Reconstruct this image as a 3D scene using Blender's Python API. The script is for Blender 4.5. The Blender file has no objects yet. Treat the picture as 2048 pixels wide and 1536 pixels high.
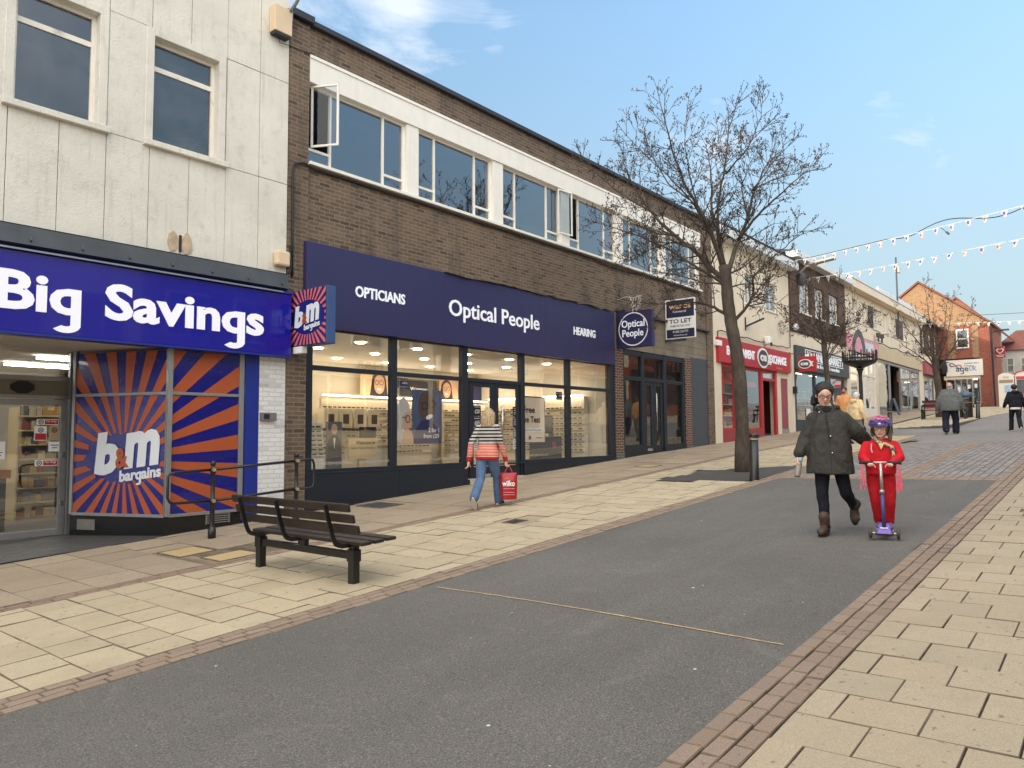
import bpy, bmesh, math, random
from mathutils import Vector, Matrix
random.seed(7)
R = math.radians
D = bpy.data
SC = bpy.context.scene
COL = SC.collection

# ------------------------------------------------------------------ camera
cam = D.cameras.new("camera"); cam.sensor_width = 36.0; cam.lens = 1500/2048*36; cam.clip_end = 2000; cam.clip_start = .05
cam_ob = D.objects.new("camera", cam); COL.objects.link(cam_ob); SC.camera = cam_ob
CAMZ = 1.66
def aim(yaw, pitch, roll):
    f = Vector((math.cos(yaw)*math.cos(pitch), math.sin(yaw)*math.cos(pitch), math.sin(pitch)))
    r0 = Vector((math.sin(yaw), -math.cos(yaw), 0)); u0 = r0.cross(f)
    r = math.cos(roll)*r0+math.sin(roll)*u0; u = -math.sin(roll)*r0+math.cos(roll)*u0
    return Matrix((r, u, -f)).transposed().to_4x4()
cam_ob.matrix_world = Matrix.Translation((0, 0, CAMZ)) @ aim(R(39.3618), R(3.9134), R(-.4))

# ------------------------------------------------------------------ sky, sun, exposure
SUN_EL, SUN_AZ = R(13), R(157)          # azimuth from +X towards +Y: low, behind the row of shops and behind the viewer
SUN_DIR = Vector((math.cos(SUN_AZ)*math.cos(SUN_EL), math.sin(SUN_AZ)*math.cos(SUN_EL), math.sin(SUN_EL)))
w = D.worlds.new("World"); SC.world = w; w.use_nodes = True
nt = w.node_tree; nt.nodes.clear()
def N(t, **k):
    n = nt.nodes.new(t)
    for a, b in k.items(): setattr(n, a, b)
    return n
out = N('ShaderNodeOutputWorld'); bg = N('ShaderNodeBackground'); bg.inputs[1].default_value = .15
sky = N('ShaderNodeTexSky', sky_type='NISHITA'); sky.sun_disc = False; sky.sun_elevation = SUN_EL
sky.sun_rotation = math.pi/2-SUN_AZ; sky.dust_density = 1.4; sky.ozone_density = 1.3; sky.air_density = 1.0
tc = N('ShaderNodeTexCoord'); mp = N('ShaderNodeMapping'); mp.inputs['Scale'].default_value = (1, 1, 2.6)
nz = N('ShaderNodeTexNoise'); nz.inputs['Scale'].default_value = 4.3; nz.inputs['Detail'].default_value = 9; nz.inputs['Roughness'].default_value = .62; nz.inputs['Distortion'].default_value = .5
rp = N('ShaderNodeMapRange'); rp.inputs[1].default_value = .63; rp.inputs[2].default_value = .84
# unseen bright veil added to the sky behind the viewer as main fill light
dt = N('ShaderNodeVectorMath', operation='DOT_PRODUCT'); dt.inputs[1].default_value = (-.80, -.28, .62)
vr = N('ShaderNodeMapRange', interpolation_type='SMOOTHSTEP'); vr.inputs[1].default_value = .12; vr.inputs[2].default_value = .75
mxf = N('ShaderNodeMath', operation='MAXIMUM')
hz = N('ShaderNodeSeparateXYZ'); hr = N('ShaderNodeMapRange', interpolation_type='SMOOTHSTEP'); hr.inputs[1].default_value = .55; hr.inputs[2].default_value = -.02
hm = N('ShaderNodeMath', operation='MULTIPLY'); hm.inputs[1].default_value = .8
mixh = N('ShaderNodeMix', data_type='RGBA'); mixh.inputs[7].default_value = (2.0, 2.4, 2.62, 1)
mixc = N('ShaderNodeMix', data_type='RGBA'); mixc.inputs[7].default_value = (3.6, 3.8, 4.1, 1)
mixv = N('ShaderNodeMix', data_type='RGBA'); mixv.inputs[7].default_value = (10.4, 10.1, 9.7, 1)
tint = N('ShaderNodeMix', data_type='RGBA', blend_type='MULTIPLY'); tint.inputs[0].default_value = 1; tint.inputs[7].default_value = (1.27, 1.36, 1.34, 1)
L = nt.links.new
L(tc.outputs['Generated'], mp.inputs[0]); L(mp.outputs[0], nz.inputs[0]); pass
L(tc.outputs['Generated'], dt.inputs[0]); L(dt.outputs['Value'], vr.inputs[0])
L(tc.outputs['Generated'], hz.inputs[0]); L(hz.outputs[2], hr.inputs[0]); L(hr.outputs[0], hm.inputs[0])
dz = N('ShaderNodeMapRange'); dz.inputs[1].default_value = .05; dz.inputs[2].default_value = .50; dz.inputs[3].default_value = .30; dz.inputs[4].default_value = 1.0
dm = N('ShaderNodeMix', data_type='RGBA', blend_type='MULTIPLY'); dm.inputs[0].default_value = 1
L(hz.outputs[2], dz.inputs[0]); L(dz.outputs[0], dm.inputs[7])
L(sky.outputs[0], tint.inputs[6]); L(tint.outputs[2], dm.inputs[6]); L(dm.outputs[2], mixh.inputs[6]); L(hm.outputs[0], mixh.inputs[0])
cf = N('ShaderNodeMath', operation='MULTIPLY'); cf.inputs[1].default_value = .75
prev = None
for (cdir, c0, c1, amt) in (((0.5236, 0.7022, 0.4824), 0.99, 0.9985, 0.2), ((0.6191, 0.5991, 0.5077), 0.9965, 0.9995, 0.13), ((0.6901, 0.5498, 0.4706), 0.9985, 0.9998, 0.16), ((0.9167, 0.1722, 0.3607), 0.9985, 0.9998, 0.13)):
    dd_ = N('ShaderNodeVectorMath', operation='DOT_PRODUCT'); l_ = math.sqrt(sum(c*c for c in cdir)); dd_.inputs[1].default_value = tuple(c/l_ for c in cdir); L(tc.outputs['Generated'], dd_.inputs[0])
    mr_ = N('ShaderNodeMapRange', interpolation_type='SMOOTHSTEP'); mr_.inputs[1].default_value = c0; mr_.inputs[2].default_value = c1; mr_.inputs[4].default_value = amt; L(dd_.outputs['Value'], mr_.inputs[0])
    if prev is None: prev = mr_.outputs[0]
    else: ad_ = N('ShaderNodeMath', operation='ADD'); L(prev, ad_.inputs[0]); L(mr_.outputs[0], ad_.inputs[1]); prev = ad_.outputs[0]
ns_ = N('ShaderNodeMath', operation='ADD'); L(nz.outputs[0], ns_.inputs[0]); L(prev, ns_.inputs[1]); L(ns_.outputs[0], rp.inputs[0])
L(rp.outputs[0], cf.inputs[0])
L(mixh.outputs[2], mixc.inputs[6]); L(cf.outputs[0], mixc.inputs[0])
L(mixc.outputs[2], mixv.inputs[6]); L(vr.outputs[0], mixv.inputs[0])
L(mixv.outputs[2], bg.inputs[0]); L(bg.outputs[0], out.inputs[0])

sl = D.lights.new("sun", 'SUN'); sl.energy = 2.0; sl.angle = R(.6); sl.color = (1.0, .86, .68)
so = D.objects.new("sun", sl); COL.objects.link(so); so.rotation_euler = SUN_DIR.to_track_quat('Z', 'Y').to_euler()
vs = SC.view_settings; vs.view_transform = 'Standard'; vs.look = 'None'; vs.exposure = 1.0; vs.gamma = 1
SC.cycles.use_denoising = True; SC.cycles.max_bounces = 7; SC.cycles.transparent_max_bounces = 16; SC.cycles.sample_clamp_indirect = 6

# ------------------------------------------------------------------ helpers
BX = [-60, 0, 20, 32.5, 46, 58, 68, 200, 600]; BZ = [-3.0, 0, 1.2, 1.83, 2.72, 3.35, 3.8, 9.5, 26]
def g(x, y):
    for i in range(len(BX)-1):
        if x <= BX[i+1] or i == len(BX)-2:
            t = (x-BX[i])/(BX[i+1]-BX[i]); z = BZ[i]+t*(BZ[i+1]-BZ[i]); break
    return z-.02*max(-6, min(y, 6))
def S(x, z, y):                      # a point read on the plane of the shop fronts (y = 11), moved along its sight line to y
    return x*y/11, CAMZ+(z-CAMZ)*y/11
OFF = {}
def props(o, label=None, cat=None, group=None, kind=None):
    if label: o['label'] = label
    if cat: o['category'] = cat
    if group: o['group'] = group
    if kind: o['kind'] = kind
    return o
def E(name, label, cat, loc=(0, 0, 0), rz=0, group=None, local=False):
    o = D.objects.new(name, None); o.empty_display_size = .2; COL.objects.link(o); o.location = loc; o.rotation_euler = (0, 0, rz)
    OFF[o] = Vector((0, 0, 0)) if local else Vector(loc)
    return props(o, label, cat, group)
class MB:
    def __init__(s): s.v = []; s.f = []; s.m = []
    def add(s, vs, fs, m=0):
        n = len(s.v); s.v += [tuple(v) for v in vs]; s.f += [tuple(i+n for i in f) for f in fs]; s.m += [m]*len(fs); return s
    def box(s, x0, x1, y0, y1, z0, z1, m=0):
        x0, x1 = min(x0, x1), max(x0, x1); y0, y1 = min(y0, y1), max(y0, y1); z0, z1 = min(z0, z1), max(z0, z1)
        return s.add([(x0,y0,z0),(x1,y0,z0),(x1,y1,z0),(x0,y1,z0),(x0,y0,z1),(x1,y0,z1),(x1,y1,z1),(x0,y1,z1)],
              [(0,3,2,1),(4,5,6,7),(0,1,5,4),(1,2,6,5),(2,3,7,6),(3,0,4,7)], m)
    def obox(s, mat, sx, sy, sz, m=0):
        vs = [mat @ Vector((a*sx/2, b*sy/2, c*sz/2)) for c in (-1, 1) for a, b in ((-1,-1),(1,-1),(1,1),(-1,1))]
        return s.add(vs, [(0,3,2,1),(4,5,6,7),(0,1,5,4),(1,2,6,5),(2,3,7,6),(3,0,4,7)], m)
    def bar(s, p, q, w, h, m=0, up=(0, 0, 1)):
        p, q = Vector(p), Vector(q); d = (q-p); l = d.length; d = d/l; u = Vector(up)
        if abs(d.dot(u)) > .98: u = Vector((1, 0, 0))
        a = u.cross(d).normalized(); b = d.cross(a)
        M = Matrix((d, a, b)).transposed().to_4x4(); M.translation = (p+q)/2
        return s.obox(M, l, w, h, m)
    def tube(s, pts, r, n=8, m=0, cap=True, sx=1.0):
        pts = [Vector(p) for p in pts]; k = len(pts); rs = r if isinstance(r, (list, tuple)) else [r]*k
        ref = Vector((0, 0, 1)) if abs((pts[-1]-pts[0]).normalized().z) < .9 else Vector((1, 0, 0))
        base = len(s.v); a = None
        for i, p in enumerate(pts):
            d = (pts[min(i+1, k-1)]-pts[max(i-1, 0)])
            d = d.normalized() if d.length > 1e-9 else Vector((0, 0, 1))
            a = (ref-d*ref.dot(d)) if a is None else (a-d*a.dot(d))
            if a.length < 1e-6: a = d.orthogonal()
            a.normalize(); b = d.cross(a)
            for j in range(n):
                t = 2*math.pi*j/n; s.v.append(tuple(p+(a*math.cos(t)+b*math.sin(t)*sx)*rs[i]))
        for i in range(k-1):
            for j in range(n):
                s.f.append((base+i*n+j, base+i*n+(j+1)%n, base+(i+1)*n+(j+1)%n, base+(i+1)*n+j)); s.m.append(m)
        if cap:
            s.f.append(tuple(base+j for j in reversed(range(n)))); s.m.append(m)
            s.f.append(tuple(base+(k-1)*n+j for j in range(n))); s.m.append(m)
        return s
    def lathe(s, prof, c=(0, 0, 0), n=16, m=0):
        return s.tube([(c[0], c[1], c[2]+z) for r, z in prof], [max(r, 1e-4) for r, z in prof], n, m)
    def loft(s, rings, m=0, cap=True):           # rings: lists of points, same count
        base = len(s.v); n = len(rings[0])
        for r in rings: s.v += [tuple(p) for p in r]
        for i in range(len(rings)-1):
            for j in range(n): s.f.append((base+i*n+j, base+i*n+(j+1)%n, base+(i+1)*n+(j+1)%n, base+(i+1)*n+j)); s.m.append(m)
        if cap:
            s.f.append(tuple(base+j for j in reversed(range(n)))); s.f.append(tuple(base+(len(rings)-1)*n+j for j in range(n))); s.m += [m, m]
        return s
    def ball(s, c, rx, ry=None, rz=None, n=12, k=8, m=0, rot=None):
        ry = ry or rx; rz = rz or rx; c = Vector(c); rings = []
        for i in range(1, k):
            t = math.pi*i/k-math.pi/2; ring = []
            for j in range(n):
                p = Vector((rx*math.cos(t)*math.cos(2*math.pi*j/n), ry*math.cos(t)*math.sin(2*math.pi*j/n), rz*math.sin(t)))
                ring.append(c+(rot @ p if rot else p))
            rings.append(ring)
        b = len(s.v); s.loft(rings, m, cap=False)
        lo = c+(rot @ Vector((0, 0, -rz)) if rot else Vector((0, 0, -rz))); hi = c+(rot @ Vector((0, 0, rz)) if rot else Vector((0, 0, rz)))
        a = len(s.v); s.v += [tuple(lo), tuple(hi)]
        for j in range(n):
            s.f.append((a, b+(j+1) % n, b+j)); s.m.append(m)
            s.f.append((a+1, b+(k-2)*n+j, b+(k-2)*n+(j+1) % n)); s.m.append(m)
        return s
    def prism(s, poly, vec, m=0):
        poly = [Vector(p) for p in poly]; v = Vector(vec); n = len(poly); b = len(s.v)
        s.v += [tuple(p) for p in poly]+[tuple(p+v) for p in poly]
        s.f.append(tuple(b+i for i in range(n))); s.f.append(tuple(b+n+i for i in reversed(range(n)))); s.m += [m, m]
        for i in range(n): s.f.append((b+i, b+n+i, b+n+(i+1) % n, b+(i+1) % n)); s.m.append(m)
        return s
    def quad(s, a, b, c, d, m=0): return s.add([a, b, c, d], [(0, 1, 2, 3)], m)
    def build(s, name, mats, parent=None, smooth=False, bevel=0, label=None, cat=None, group=None, kind=None, rec=True, subsurf=0):
        off = OFF.get(parent, Vector((0, 0, 0))) if parent else Vector((0, 0, 0))
        me = D.meshes.new(name); me.from_pydata([(v[0]-off.x, v[1]-off.y, v[2]-off.z) for v in s.v], [], s.f)
        if not isinstance(mats, (list, tuple)): mats = [mats]
        for x in mats: me.materials.append(x)
        me.polygons.foreach_set('material_index', s.m)
        if rec:
            bm = bmesh.new(); bm.from_mesh(me); bmesh.ops.recalc_face_normals(bm, faces=bm.faces); bm.to_mesh(me); bm.free()
        if smooth: me.polygons.foreach_set('use_smooth', [True]*len(me.polygons))
        me.update()
        o = D.objects.new(name, me); COL.objects.link(o)
        if parent: o.parent = parent
        OFF[o] = off
        if bevel:
            md = o.modifiers.new('bevel', 'BEVEL'); md.width = bevel; md.segments = 2; md.limit_method = 'ANGLE'; md.angle_limit = R(40); md.harden_normals = False
        if subsurf:
            md = o.modifiers.new('sub', 'SUBSURF'); md.levels = md.render_levels = subsurf
        return props(o, label, cat, group, kind)
def copy_tree(o, parent=None, **pr):
    c = o.copy(); COL.objects.link(c)
    if parent: c.parent = parent
    for ch in o.children: copy_tree(ch, c)
    return props(c, **pr)
def lerp(a, b, t): return a+(b-a)*t
def lv(a, b, t): return tuple(a[i]+(b[i]-a[i])*t for i in range(len(a)))

# text: outlines of the built-in font as flat, slightly raised lettering
def glyphs(txt, bold=0., shear=0., spacing=1.):
    cu = D.curves.new('t', 'FONT'); cu.body = txt; cu.size = 1; cu.offset = bold; cu.shear = shear; cu.space_character = spacing; cu.resolution_u = 3
    o = D.objects.new('t', cu); COL.objects.link(o); dg = bpy.context.evaluated_depsgraph_get()
    me = D.meshes.new_from_object(o.evaluated_get(dg)); vs = [v.co.copy() for v in me.vertices]; fs = [tuple(p.vertices) for p in me.polygons]
    D.objects.remove(o); D.curves.remove(cu); D.meshes.remove(me)
    return vs, fs
CAPH = None
def text(mb, txt, a, b, org, ux, uz, cap, m=0, th=.01, bold=0., shear=0., spacing=1., keep=False, gsub=True):
    """letters from a to b along ux (a/b metres), baseline at 0 along uz from org, capital height cap; th = thickness towards the viewer"""
    global CAPH
    if CAPH is None:
        v, _ = glyphs('H'); CAPH = max(p.y for p in v)
    hooks = []
    if gsub and 'g' in txt:
        src = txt; txt = txt.replace('g', 'q')
        for i, ch_ in enumerate(src):
            if ch_ != 'g': continue
            pv, _ = glyphs(txt[:i+1], bold, 0, spacing); xR = max(p.x for p in pv[-200:]); ym = min(p.y for p in pv); low = [p.x for p in pv if p.y < ym+.03 and p.x > xR-.35]; hooks.append((min(low), max(low), ym))
    vs, fs = glyphs(txt, bold, shear, spacing)
    for (a_, b_, ym) in hooks:
        tk = (b_-a_); cxh = b_-.21-tk*.1; oy = ym+.035; n0 = len(vs); K = 12
        for k in range(K+1):
            t = -math.pi*.80*k/K
            for rr in (0, 1):
                rx_, ry_ = (b_-cxh-(tk*.98 if rr else 0)), (.165-(tk*.86 if rr else 0)); px_, py_ = cxh+rx_*math.cos(t), oy+ry_*math.sin(t); vs.append(Vector((px_+shear*py_, py_, .0015)))
        fs += [(n0+2*k, n0+2*k+2, n0+2*k+3, n0+2*k+1) for k in range(K)]
    x0, x1 = min(p.x for p in vs), max(p.x for p in vs)
    sz = cap/CAPH; sx = (b-a)/(x1-x0)
    if keep: sx = sz
    org, ux, uz = Vector(org), Vector(ux), Vector(uz); n = ux.cross(uz)       # towards the viewer
    k = len(vs); P = [org+ux*(a+(p.x-x0)*sx)+uz*(p.y*sz) for p in vs]
    base = len(mb.v); mb.v += [tuple(p+n*(th+q.z)) for p, q in zip(P, vs)]
    for f in fs: mb.f.append(tuple(base+i for i in f)); mb.m.append(m)
    if th > .004:
        mb.v += [tuple(p) for p in P]; cnt = {}
        for f in fs:
            for i in range(len(f)):
                e = (f[i], f[(i+1) % len(f)]); cnt[e] = 1
        for (i, j) in cnt:
            if (j, i) not in cnt: mb.f.append((base+j, base+i, base+k+i, base+k+j)); mb.m.append(m)
    return mb
FX, FZ = (1, 0, 0), (0, 0, 1)            # a front facing the street
GX = (0, -1, 0)                          # a face looking down the street

# ------------------------------------------------------------------ materials
def lin(c): return tuple((x/255/12.92 if x/255 <= .04045 else ((x/255+.055)/1.055)**2.4) for x in c)+(1,)
MATS = {}
class NT:
    def __init__(s, name):
        s.m = D.materials.new(name); s.m.use_nodes = True; s.t = s.m.node_tree; s.p = s.t.nodes['Principled BSDF']; s.o = s.t.nodes['Material Output']
    def n(s, t, ins=None, **k):
        nd = s.t.nodes.new(t)
        for a, b in k.items(): setattr(nd, a, b)
        for a, b in (ins or {}).items():
            if hasattr(b, 'is_output'): s.t.links.new(b, nd.inputs[a])
            else: nd.inputs[a].default_value = b
        return nd
    def l(s, a, b): s.t.links.new(a, b)
    def obj(s): return s.n('ShaderNodeTexCoord').outputs['Object']
    def noise(s, vec, scale, detail=4, rough=.55, dist=0.): return s.n('ShaderNodeTexNoise', {'Vector': vec, 'Scale': scale, 'Detail': detail, 'Roughness': rough, 'Distortion': dist}).outputs['Fac']
    def ramp(s, v, a, b, lo=0., hi=1.): return s.n('ShaderNodeMapRange', {0: v, 1: a, 2: b, 3: lo, 4: hi}).outputs[0]
    def mix(s, f, a, b, bt='MIX'):
        nd = s.n('ShaderNodeMix', data_type='RGBA', blend_type=bt)
        for k, v in ((0, f), (6, a), (7, b)):
            if hasattr(v, 'is_output'): s.l(v, nd.inputs[k])
            else: nd.inputs[k].default_value = v
        return nd.outputs[2]
    def bump(s, h, st=.3, d=.01):
        b = s.n('ShaderNodeBump', {'Height': h, 'Strength': st, 'Distance': d}); s.l(b.outputs[0], s.p.inputs['Normal'])
    def base(s, c): s.l(c, s.p.inputs['Base Color'])
def scale(c, k): return (c[0]*k, c[1]*k, c[2]*k, 1)
def pm(name, rgb, rough=.6, var=.18, sc=3., bump=.15, bs=60., metal=0., island=0., spec=.5, coat=0., streak=0., dirt=None, dirt_a=.0):
    if name in MATS: return MATS[name]
    t = NT(name); c = lin(rgb); v = t.obj()
    n1 = t.noise(v, sc, 6)
    col = t.mix(t.ramp(n1, .3, .7), scale(c, 1-var), scale(c, 1+var*.6))
    if streak:
        mp = t.n('ShaderNodeMapping', {'Vector': v, 'Scale': (6, 6, .35)}); sn = t.noise(mp.outputs[0], 2., 5)
        col = t.mix(t.ramp(sn, .52, .75, 0, streak), col, scale(c, .45))
    if dirt:
        dn = t.noise(v, 1.7, 7, .65); col = t.mix(t.ramp(dn, .55, .72, 0, dirt_a), col, lin(dirt))
    if island:
        rnd = t.n('ShaderNodeNewGeometry').outputs['Random Per Island']
        col = t.mix(1, col, t.n('ShaderNodeCombineColor', {0: t.ramp(rnd, 0, 1, 1-island, 1+island*.6), 1: t.ramp(rnd, 0, 1, 1-island, 1+island*.6), 2: t.ramp(rnd, 0, 1, 1-island*1.15, 1+island*.5)}).outputs[0], 'MULTIPLY')
    t.base(col); t.p.inputs['Roughness'].default_value = rough; t.p.inputs['Metallic'].default_value = metal
    t.p.inputs['Specular IOR Level'].default_value = spec; t.p.inputs['Coat Weight'].default_value = coat
    rr = t.ramp(t.noise(v, sc*4, 4), .3, .7, rough*.85, min(1, rough*1.15)); t.l(rr, t.p.inputs['Roughness'])
    if bump: t.bump(t.noise(v, bs, 4), bump, .004)
    MATS[name] = t.m; return t.m
def emit(name, rgb, st):
    if name in MATS: return MATS[name]
    t = NT(name); t.p.inputs['Base Color'].default_value = lin(rgb); t.p.inputs['Emission Color'].default_value = lin(rgb); t.p.inputs['Emission Strength'].default_value = st
    MATS[name] = t.m; return t.m
def brick(name, c1, c2, mortar, bw=.225, bh=.075, ms=.010, dark=.35, bump=.6, painted=False, stain=0.):
    if name in MATS: return MATS[name]
    t = NT(name); v = t.n('ShaderNodeNewGeometry').outputs['Position']; sp = t.n('ShaderNodeSeparateXYZ', {0: v})
    ad = t.n('ShaderNodeMath', {0: sp.outputs[0], 1: sp.outputs[1]}, operation='ADD')
    cv = t.n('ShaderNodeCombineXYZ', {0: ad.outputs[0], 1: sp.outputs[2]})
    dn = t.n('ShaderNodeTexNoise', {'Vector': v, 'Scale': 9.}); dv = t.n('ShaderNodeVectorMath', {0: dn.outputs['Color'], 1: (.5, .5, .5)}, operation='SUBTRACT')
    ds = t.n('ShaderNodeVectorMath', {0: dv.outputs[0], 3: .012}, operation='SCALE'); vv = t.n('ShaderNodeVectorMath', {0: cv.outputs[0], 1: ds.outputs[0]}, operation='ADD').outputs[0]
    b = t.n('ShaderNodeTexBrick', {'Vector': vv, 'Scale': 1., 'Mortar Size': ms, 'Mortar Smooth': .25, 'Brick Width': bw, 'Row Height': bh, 'Color1': lin(c1), 'Color2': lin(c2), 'Mortar': lin(mortar), 'Bias': 0.}, offset=.5)
    b2 = t.n('ShaderNodeTexBrick', {'Vector': vv, 'Scale': 1., 'Mortar Size': 0., 'Brick Width': bw, 'Row Height': bh, 'Color1': (0, 0, 0, 1), 'Color2': (1, 1, 1, 1), 'Bias': 0.}, offset=.5)
    big = t.noise(v, .5, 6, .6)
    col = t.mix(t.ramp(big, .35, .7, 0, dark), b.outputs[0], scale(lin(c2), .45))
    one = t.ramp(b2.outputs[0], .86, .97, 0, .55)
    col = t.mix(t.n('ShaderNodeMath', {0: one, 1: t.ramp(b.outputs['Fac'], 0, 1, 1, 0)}, operation='MULTIPLY').outputs[0], col, scale(lin(c2), .3))
    fine = t.noise(v, 42, 5); col = t.mix(t.ramp(fine, .3, .7, 0, .32), col, scale(lin(c1), .5))
    if stain:
        mp = t.n('ShaderNodeMapping', {'Vector': v, 'Scale': (2.2, 2.2, .45)}); sn = t.noise(mp.outputs[0], 1.3, 6, .6)
        col = t.mix(t.ramp(sn, .51, .72, 0, stain), col, (.03, .028, .025, 1))
    t.base(col); t.p.inputs['Roughness'].default_value = .5 if painted else .88
    h = t.n('ShaderNodeMath', {0: t.ramp(b.outputs['Fac'], 0, 1, 1, 0), 1: t.ramp(fine, 0, 1, 0, .25)}, operation='ADD').outputs[0]
    t.bump(h, bump, .008); MATS[name] = t.m; return t.m
def glass(name, tint=(1, 1, 1), boost=1.7, rough=.0, dirt=0.):
    if name in MATS: return MATS[name]
    t = NT(name); t.t.nodes.remove(t.p)
    ge = t.n('ShaderNodeNewGeometry'); ca = t.n('ShaderNodeVectorMath', {0: ge.outputs['Normal'], 1: ge.outputs['Incoming']}, operation='DOT_PRODUCT'); ab = t.n('ShaderNodeMath', {0: ca.outputs['Value']}, operation='ABSOLUTE')
    om = t.n('ShaderNodeMath', {0: 1., 1: ab.outputs[0]}, operation='SUBTRACT'); p5 = t.n('ShaderNodeMath', {0: om.outputs[0], 1: 5.}, operation='POWER')
    fr = t.n('ShaderNodeMath', {0: p5.outputs[0], 1: .92, 2: .08}, operation='MULTIPLY_ADD'); k = t.n('ShaderNodeMath', {0: fr.outputs[0], 1: boost}, operation='MULTIPLY', use_clamp=True)
    tr = t.n('ShaderNodeBsdfTransparent', {'Color': tuple(tint)+(1,)}); gl = t.n('ShaderNodeBsdfGlossy', {'Roughness': rough, 'Color': (.95, .97, 1, 1)})
    v = t.n('ShaderNodeNewGeometry').outputs['Position']
    bp = t.n('ShaderNodeBump', {'Height': t.noise(v, 1.1, 2), 'Strength': .06, 'Distance': .03}); t.l(bp.outputs[0], gl.inputs['Normal'])
    m = t.n('ShaderNodeMixShader', {0: k.outputs[0], 1: tr.outputs[0], 2: gl.outputs[0]}); o = m.outputs[0]
    if dirt:
        df = t.n('ShaderNodeBsdfDiffuse', {'Color': (.5, .5, .48, 1)}); m2 = t.n('ShaderNodeMixShader', {0: t.ramp(t.noise(v, 2.3, 6), .4, .8, dirt*.3, dirt), 1: o, 2: df.outputs[0]}); o = m2.outputs[0]
    t.l(o, t.o.inputs[0]); MATS[name] = t.m; return t.m
# ================================================================== GROUND
def asphalt(name, rgb, fleck=.5, gum=True):
    t = NT(name); v = t.n('ShaderNodeNewGeometry').outputs['Position']; c = lin(rgb)
    big = t.noise(v, .35, 6, .6); fine = t.noise(v, 95, 3, .7); mid = t.noise(v, 24, 3, .6)
    col = t.mix(t.ramp(big, .3, .7), scale(c, .8), scale(c, 1.15))
    mps = t.n('ShaderNodeMapping', {'Vector': v, 'Scale': (.12, 1.6, 1)}); col = t.mix(t.ramp(t.noise(mps.outputs[0], 1.4, 5, .6), .5, .72, 0, .28), col, scale(c, 1.55))
    col = t.mix(t.ramp(fine, .32, .62), scale(c, .36), col)
    col = t.mix(t.ramp(fine, .60, .76, 0, fleck), col, lin((196, 190, 182)))
    col = t.mix(t.ramp(mid, .55, .75, 0, .25), col, scale(c, .7))
    col = t.mix(t.ramp(t.noise(v, 1.3, 7, .7), .55, .72, 0, .3), col, scale(c, .62)); col = t.mix(t.ramp(t.noise(v, .8, 5, .6, 2.5), .60, .70, 0, .07), col, lin((168, 162, 152)))
    if gum:
        for sc, th, gate in ((1.9, .013, .45), (2.7, .011, .5), (.8, .019, .5), (4.1, .007, .5)):
            vo = t.n('ShaderNodeTexVoronoi', {'Vector': v, 'Scale': sc, 'Randomness': 1.}); sp = t.n('ShaderNodeSeparateColor', {0: vo.outputs['Color']})
            near = t.n('ShaderNodeMath', {0: vo.outputs['Distance'], 1: th*sc}, operation='LESS_THAN'); ok = t.n('ShaderNodeMath', {0: sp.outputs[0], 1: gate}, operation='GREATER_THAN')
            col = t.mix(t.n('ShaderNodeMath', {0: near.outputs[0], 1: ok.outputs[0]}, operation='MULTIPLY').outputs[0], col, lin((205, 202, 196)))
    t.base(col); t.p.inputs['Roughness'].default_value = .85; t.p.inputs['Specular IOR Level'].default_value = .35
    t.bump(fine, .35, .005); return t.m
def slabmat(name, rgb, isl=.17, dirt=(110, 98, 84), da=.35):
    t = NT(name); v = t.n('ShaderNodeNewGeometry'); p = v.outputs['Position']; c = lin(rgb)
    rnd = v.outputs['Random Per Island']
    col = t.mix(t.ramp(rnd, 0, 1), scale(c, 1-isl), scale(c, 1+isl*.7))
    hue = t.n('ShaderNodeMath', {0: rnd, 1: 7.31}, operation='MULTIPLY'); hf = t.n('ShaderNodeMath', {0: hue.outputs[0]}, operation='FRACT')
    col = t.mix(t.ramp(hf.outputs[0], 0, 1, 0, .35), col, (c[0]*1.05, c[1]*.93, c[2]*.8, 1))
    col = t.mix(t.ramp(t.noise(p, 1.1, 7, .65), .48, .72, 0, da), col, lin(dirt))
    col = t.mix(t.ramp(t.noise(p, 6.5, 6, .7), .5, .75, 0, .3), col, scale(c, .62))
    sand = t.noise(p, 130, 2, .8); col = t.mix(t.ramp(sand, .35, .62), scale(c, .68), col)
    col = t.mix(t.ramp(t.noise(p, 21, 2, .4), .69, .72, 0, .6), col, scale(c, .3))
    t.base(col); t.p.inputs['Roughness'].default_value = .9; t.p.inputs['Specular IOR Level'].default_value = .25
    t.bump(t.n('ShaderNodeMath', {0: sand, 1: t.noise(p, 9, 5)}, operation='ADD').outputs[0], .4, .006); MATS[name] = t.m; return t.m
M_ROAD = asphalt('asphalt', (113, 109, 103)); M_FAR = asphalt('worn asphalt', (140, 134, 128), .3)
M_PATCH = asphalt('tree pit tarmac', (84, 80, 77), .2, False)
M_SLAB = slabmat('buff slabs', (190, 176, 148), .15, da=.35); M_SLAB2 = slabmat('brown slabs', (168, 152, 130), .2, da=.45); M_SLABR = slabmat('buff grey slabs', (180, 166, 142), .12, da=.32)
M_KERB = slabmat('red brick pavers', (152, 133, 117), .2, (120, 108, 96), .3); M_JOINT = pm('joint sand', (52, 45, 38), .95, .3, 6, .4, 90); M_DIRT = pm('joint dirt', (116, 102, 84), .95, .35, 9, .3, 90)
M_BAND = slabmat('dull red pavers', (148, 126, 110), .22)
M_BASE = pm('town ground', (120, 112, 104), .9, .2, .4)

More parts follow.
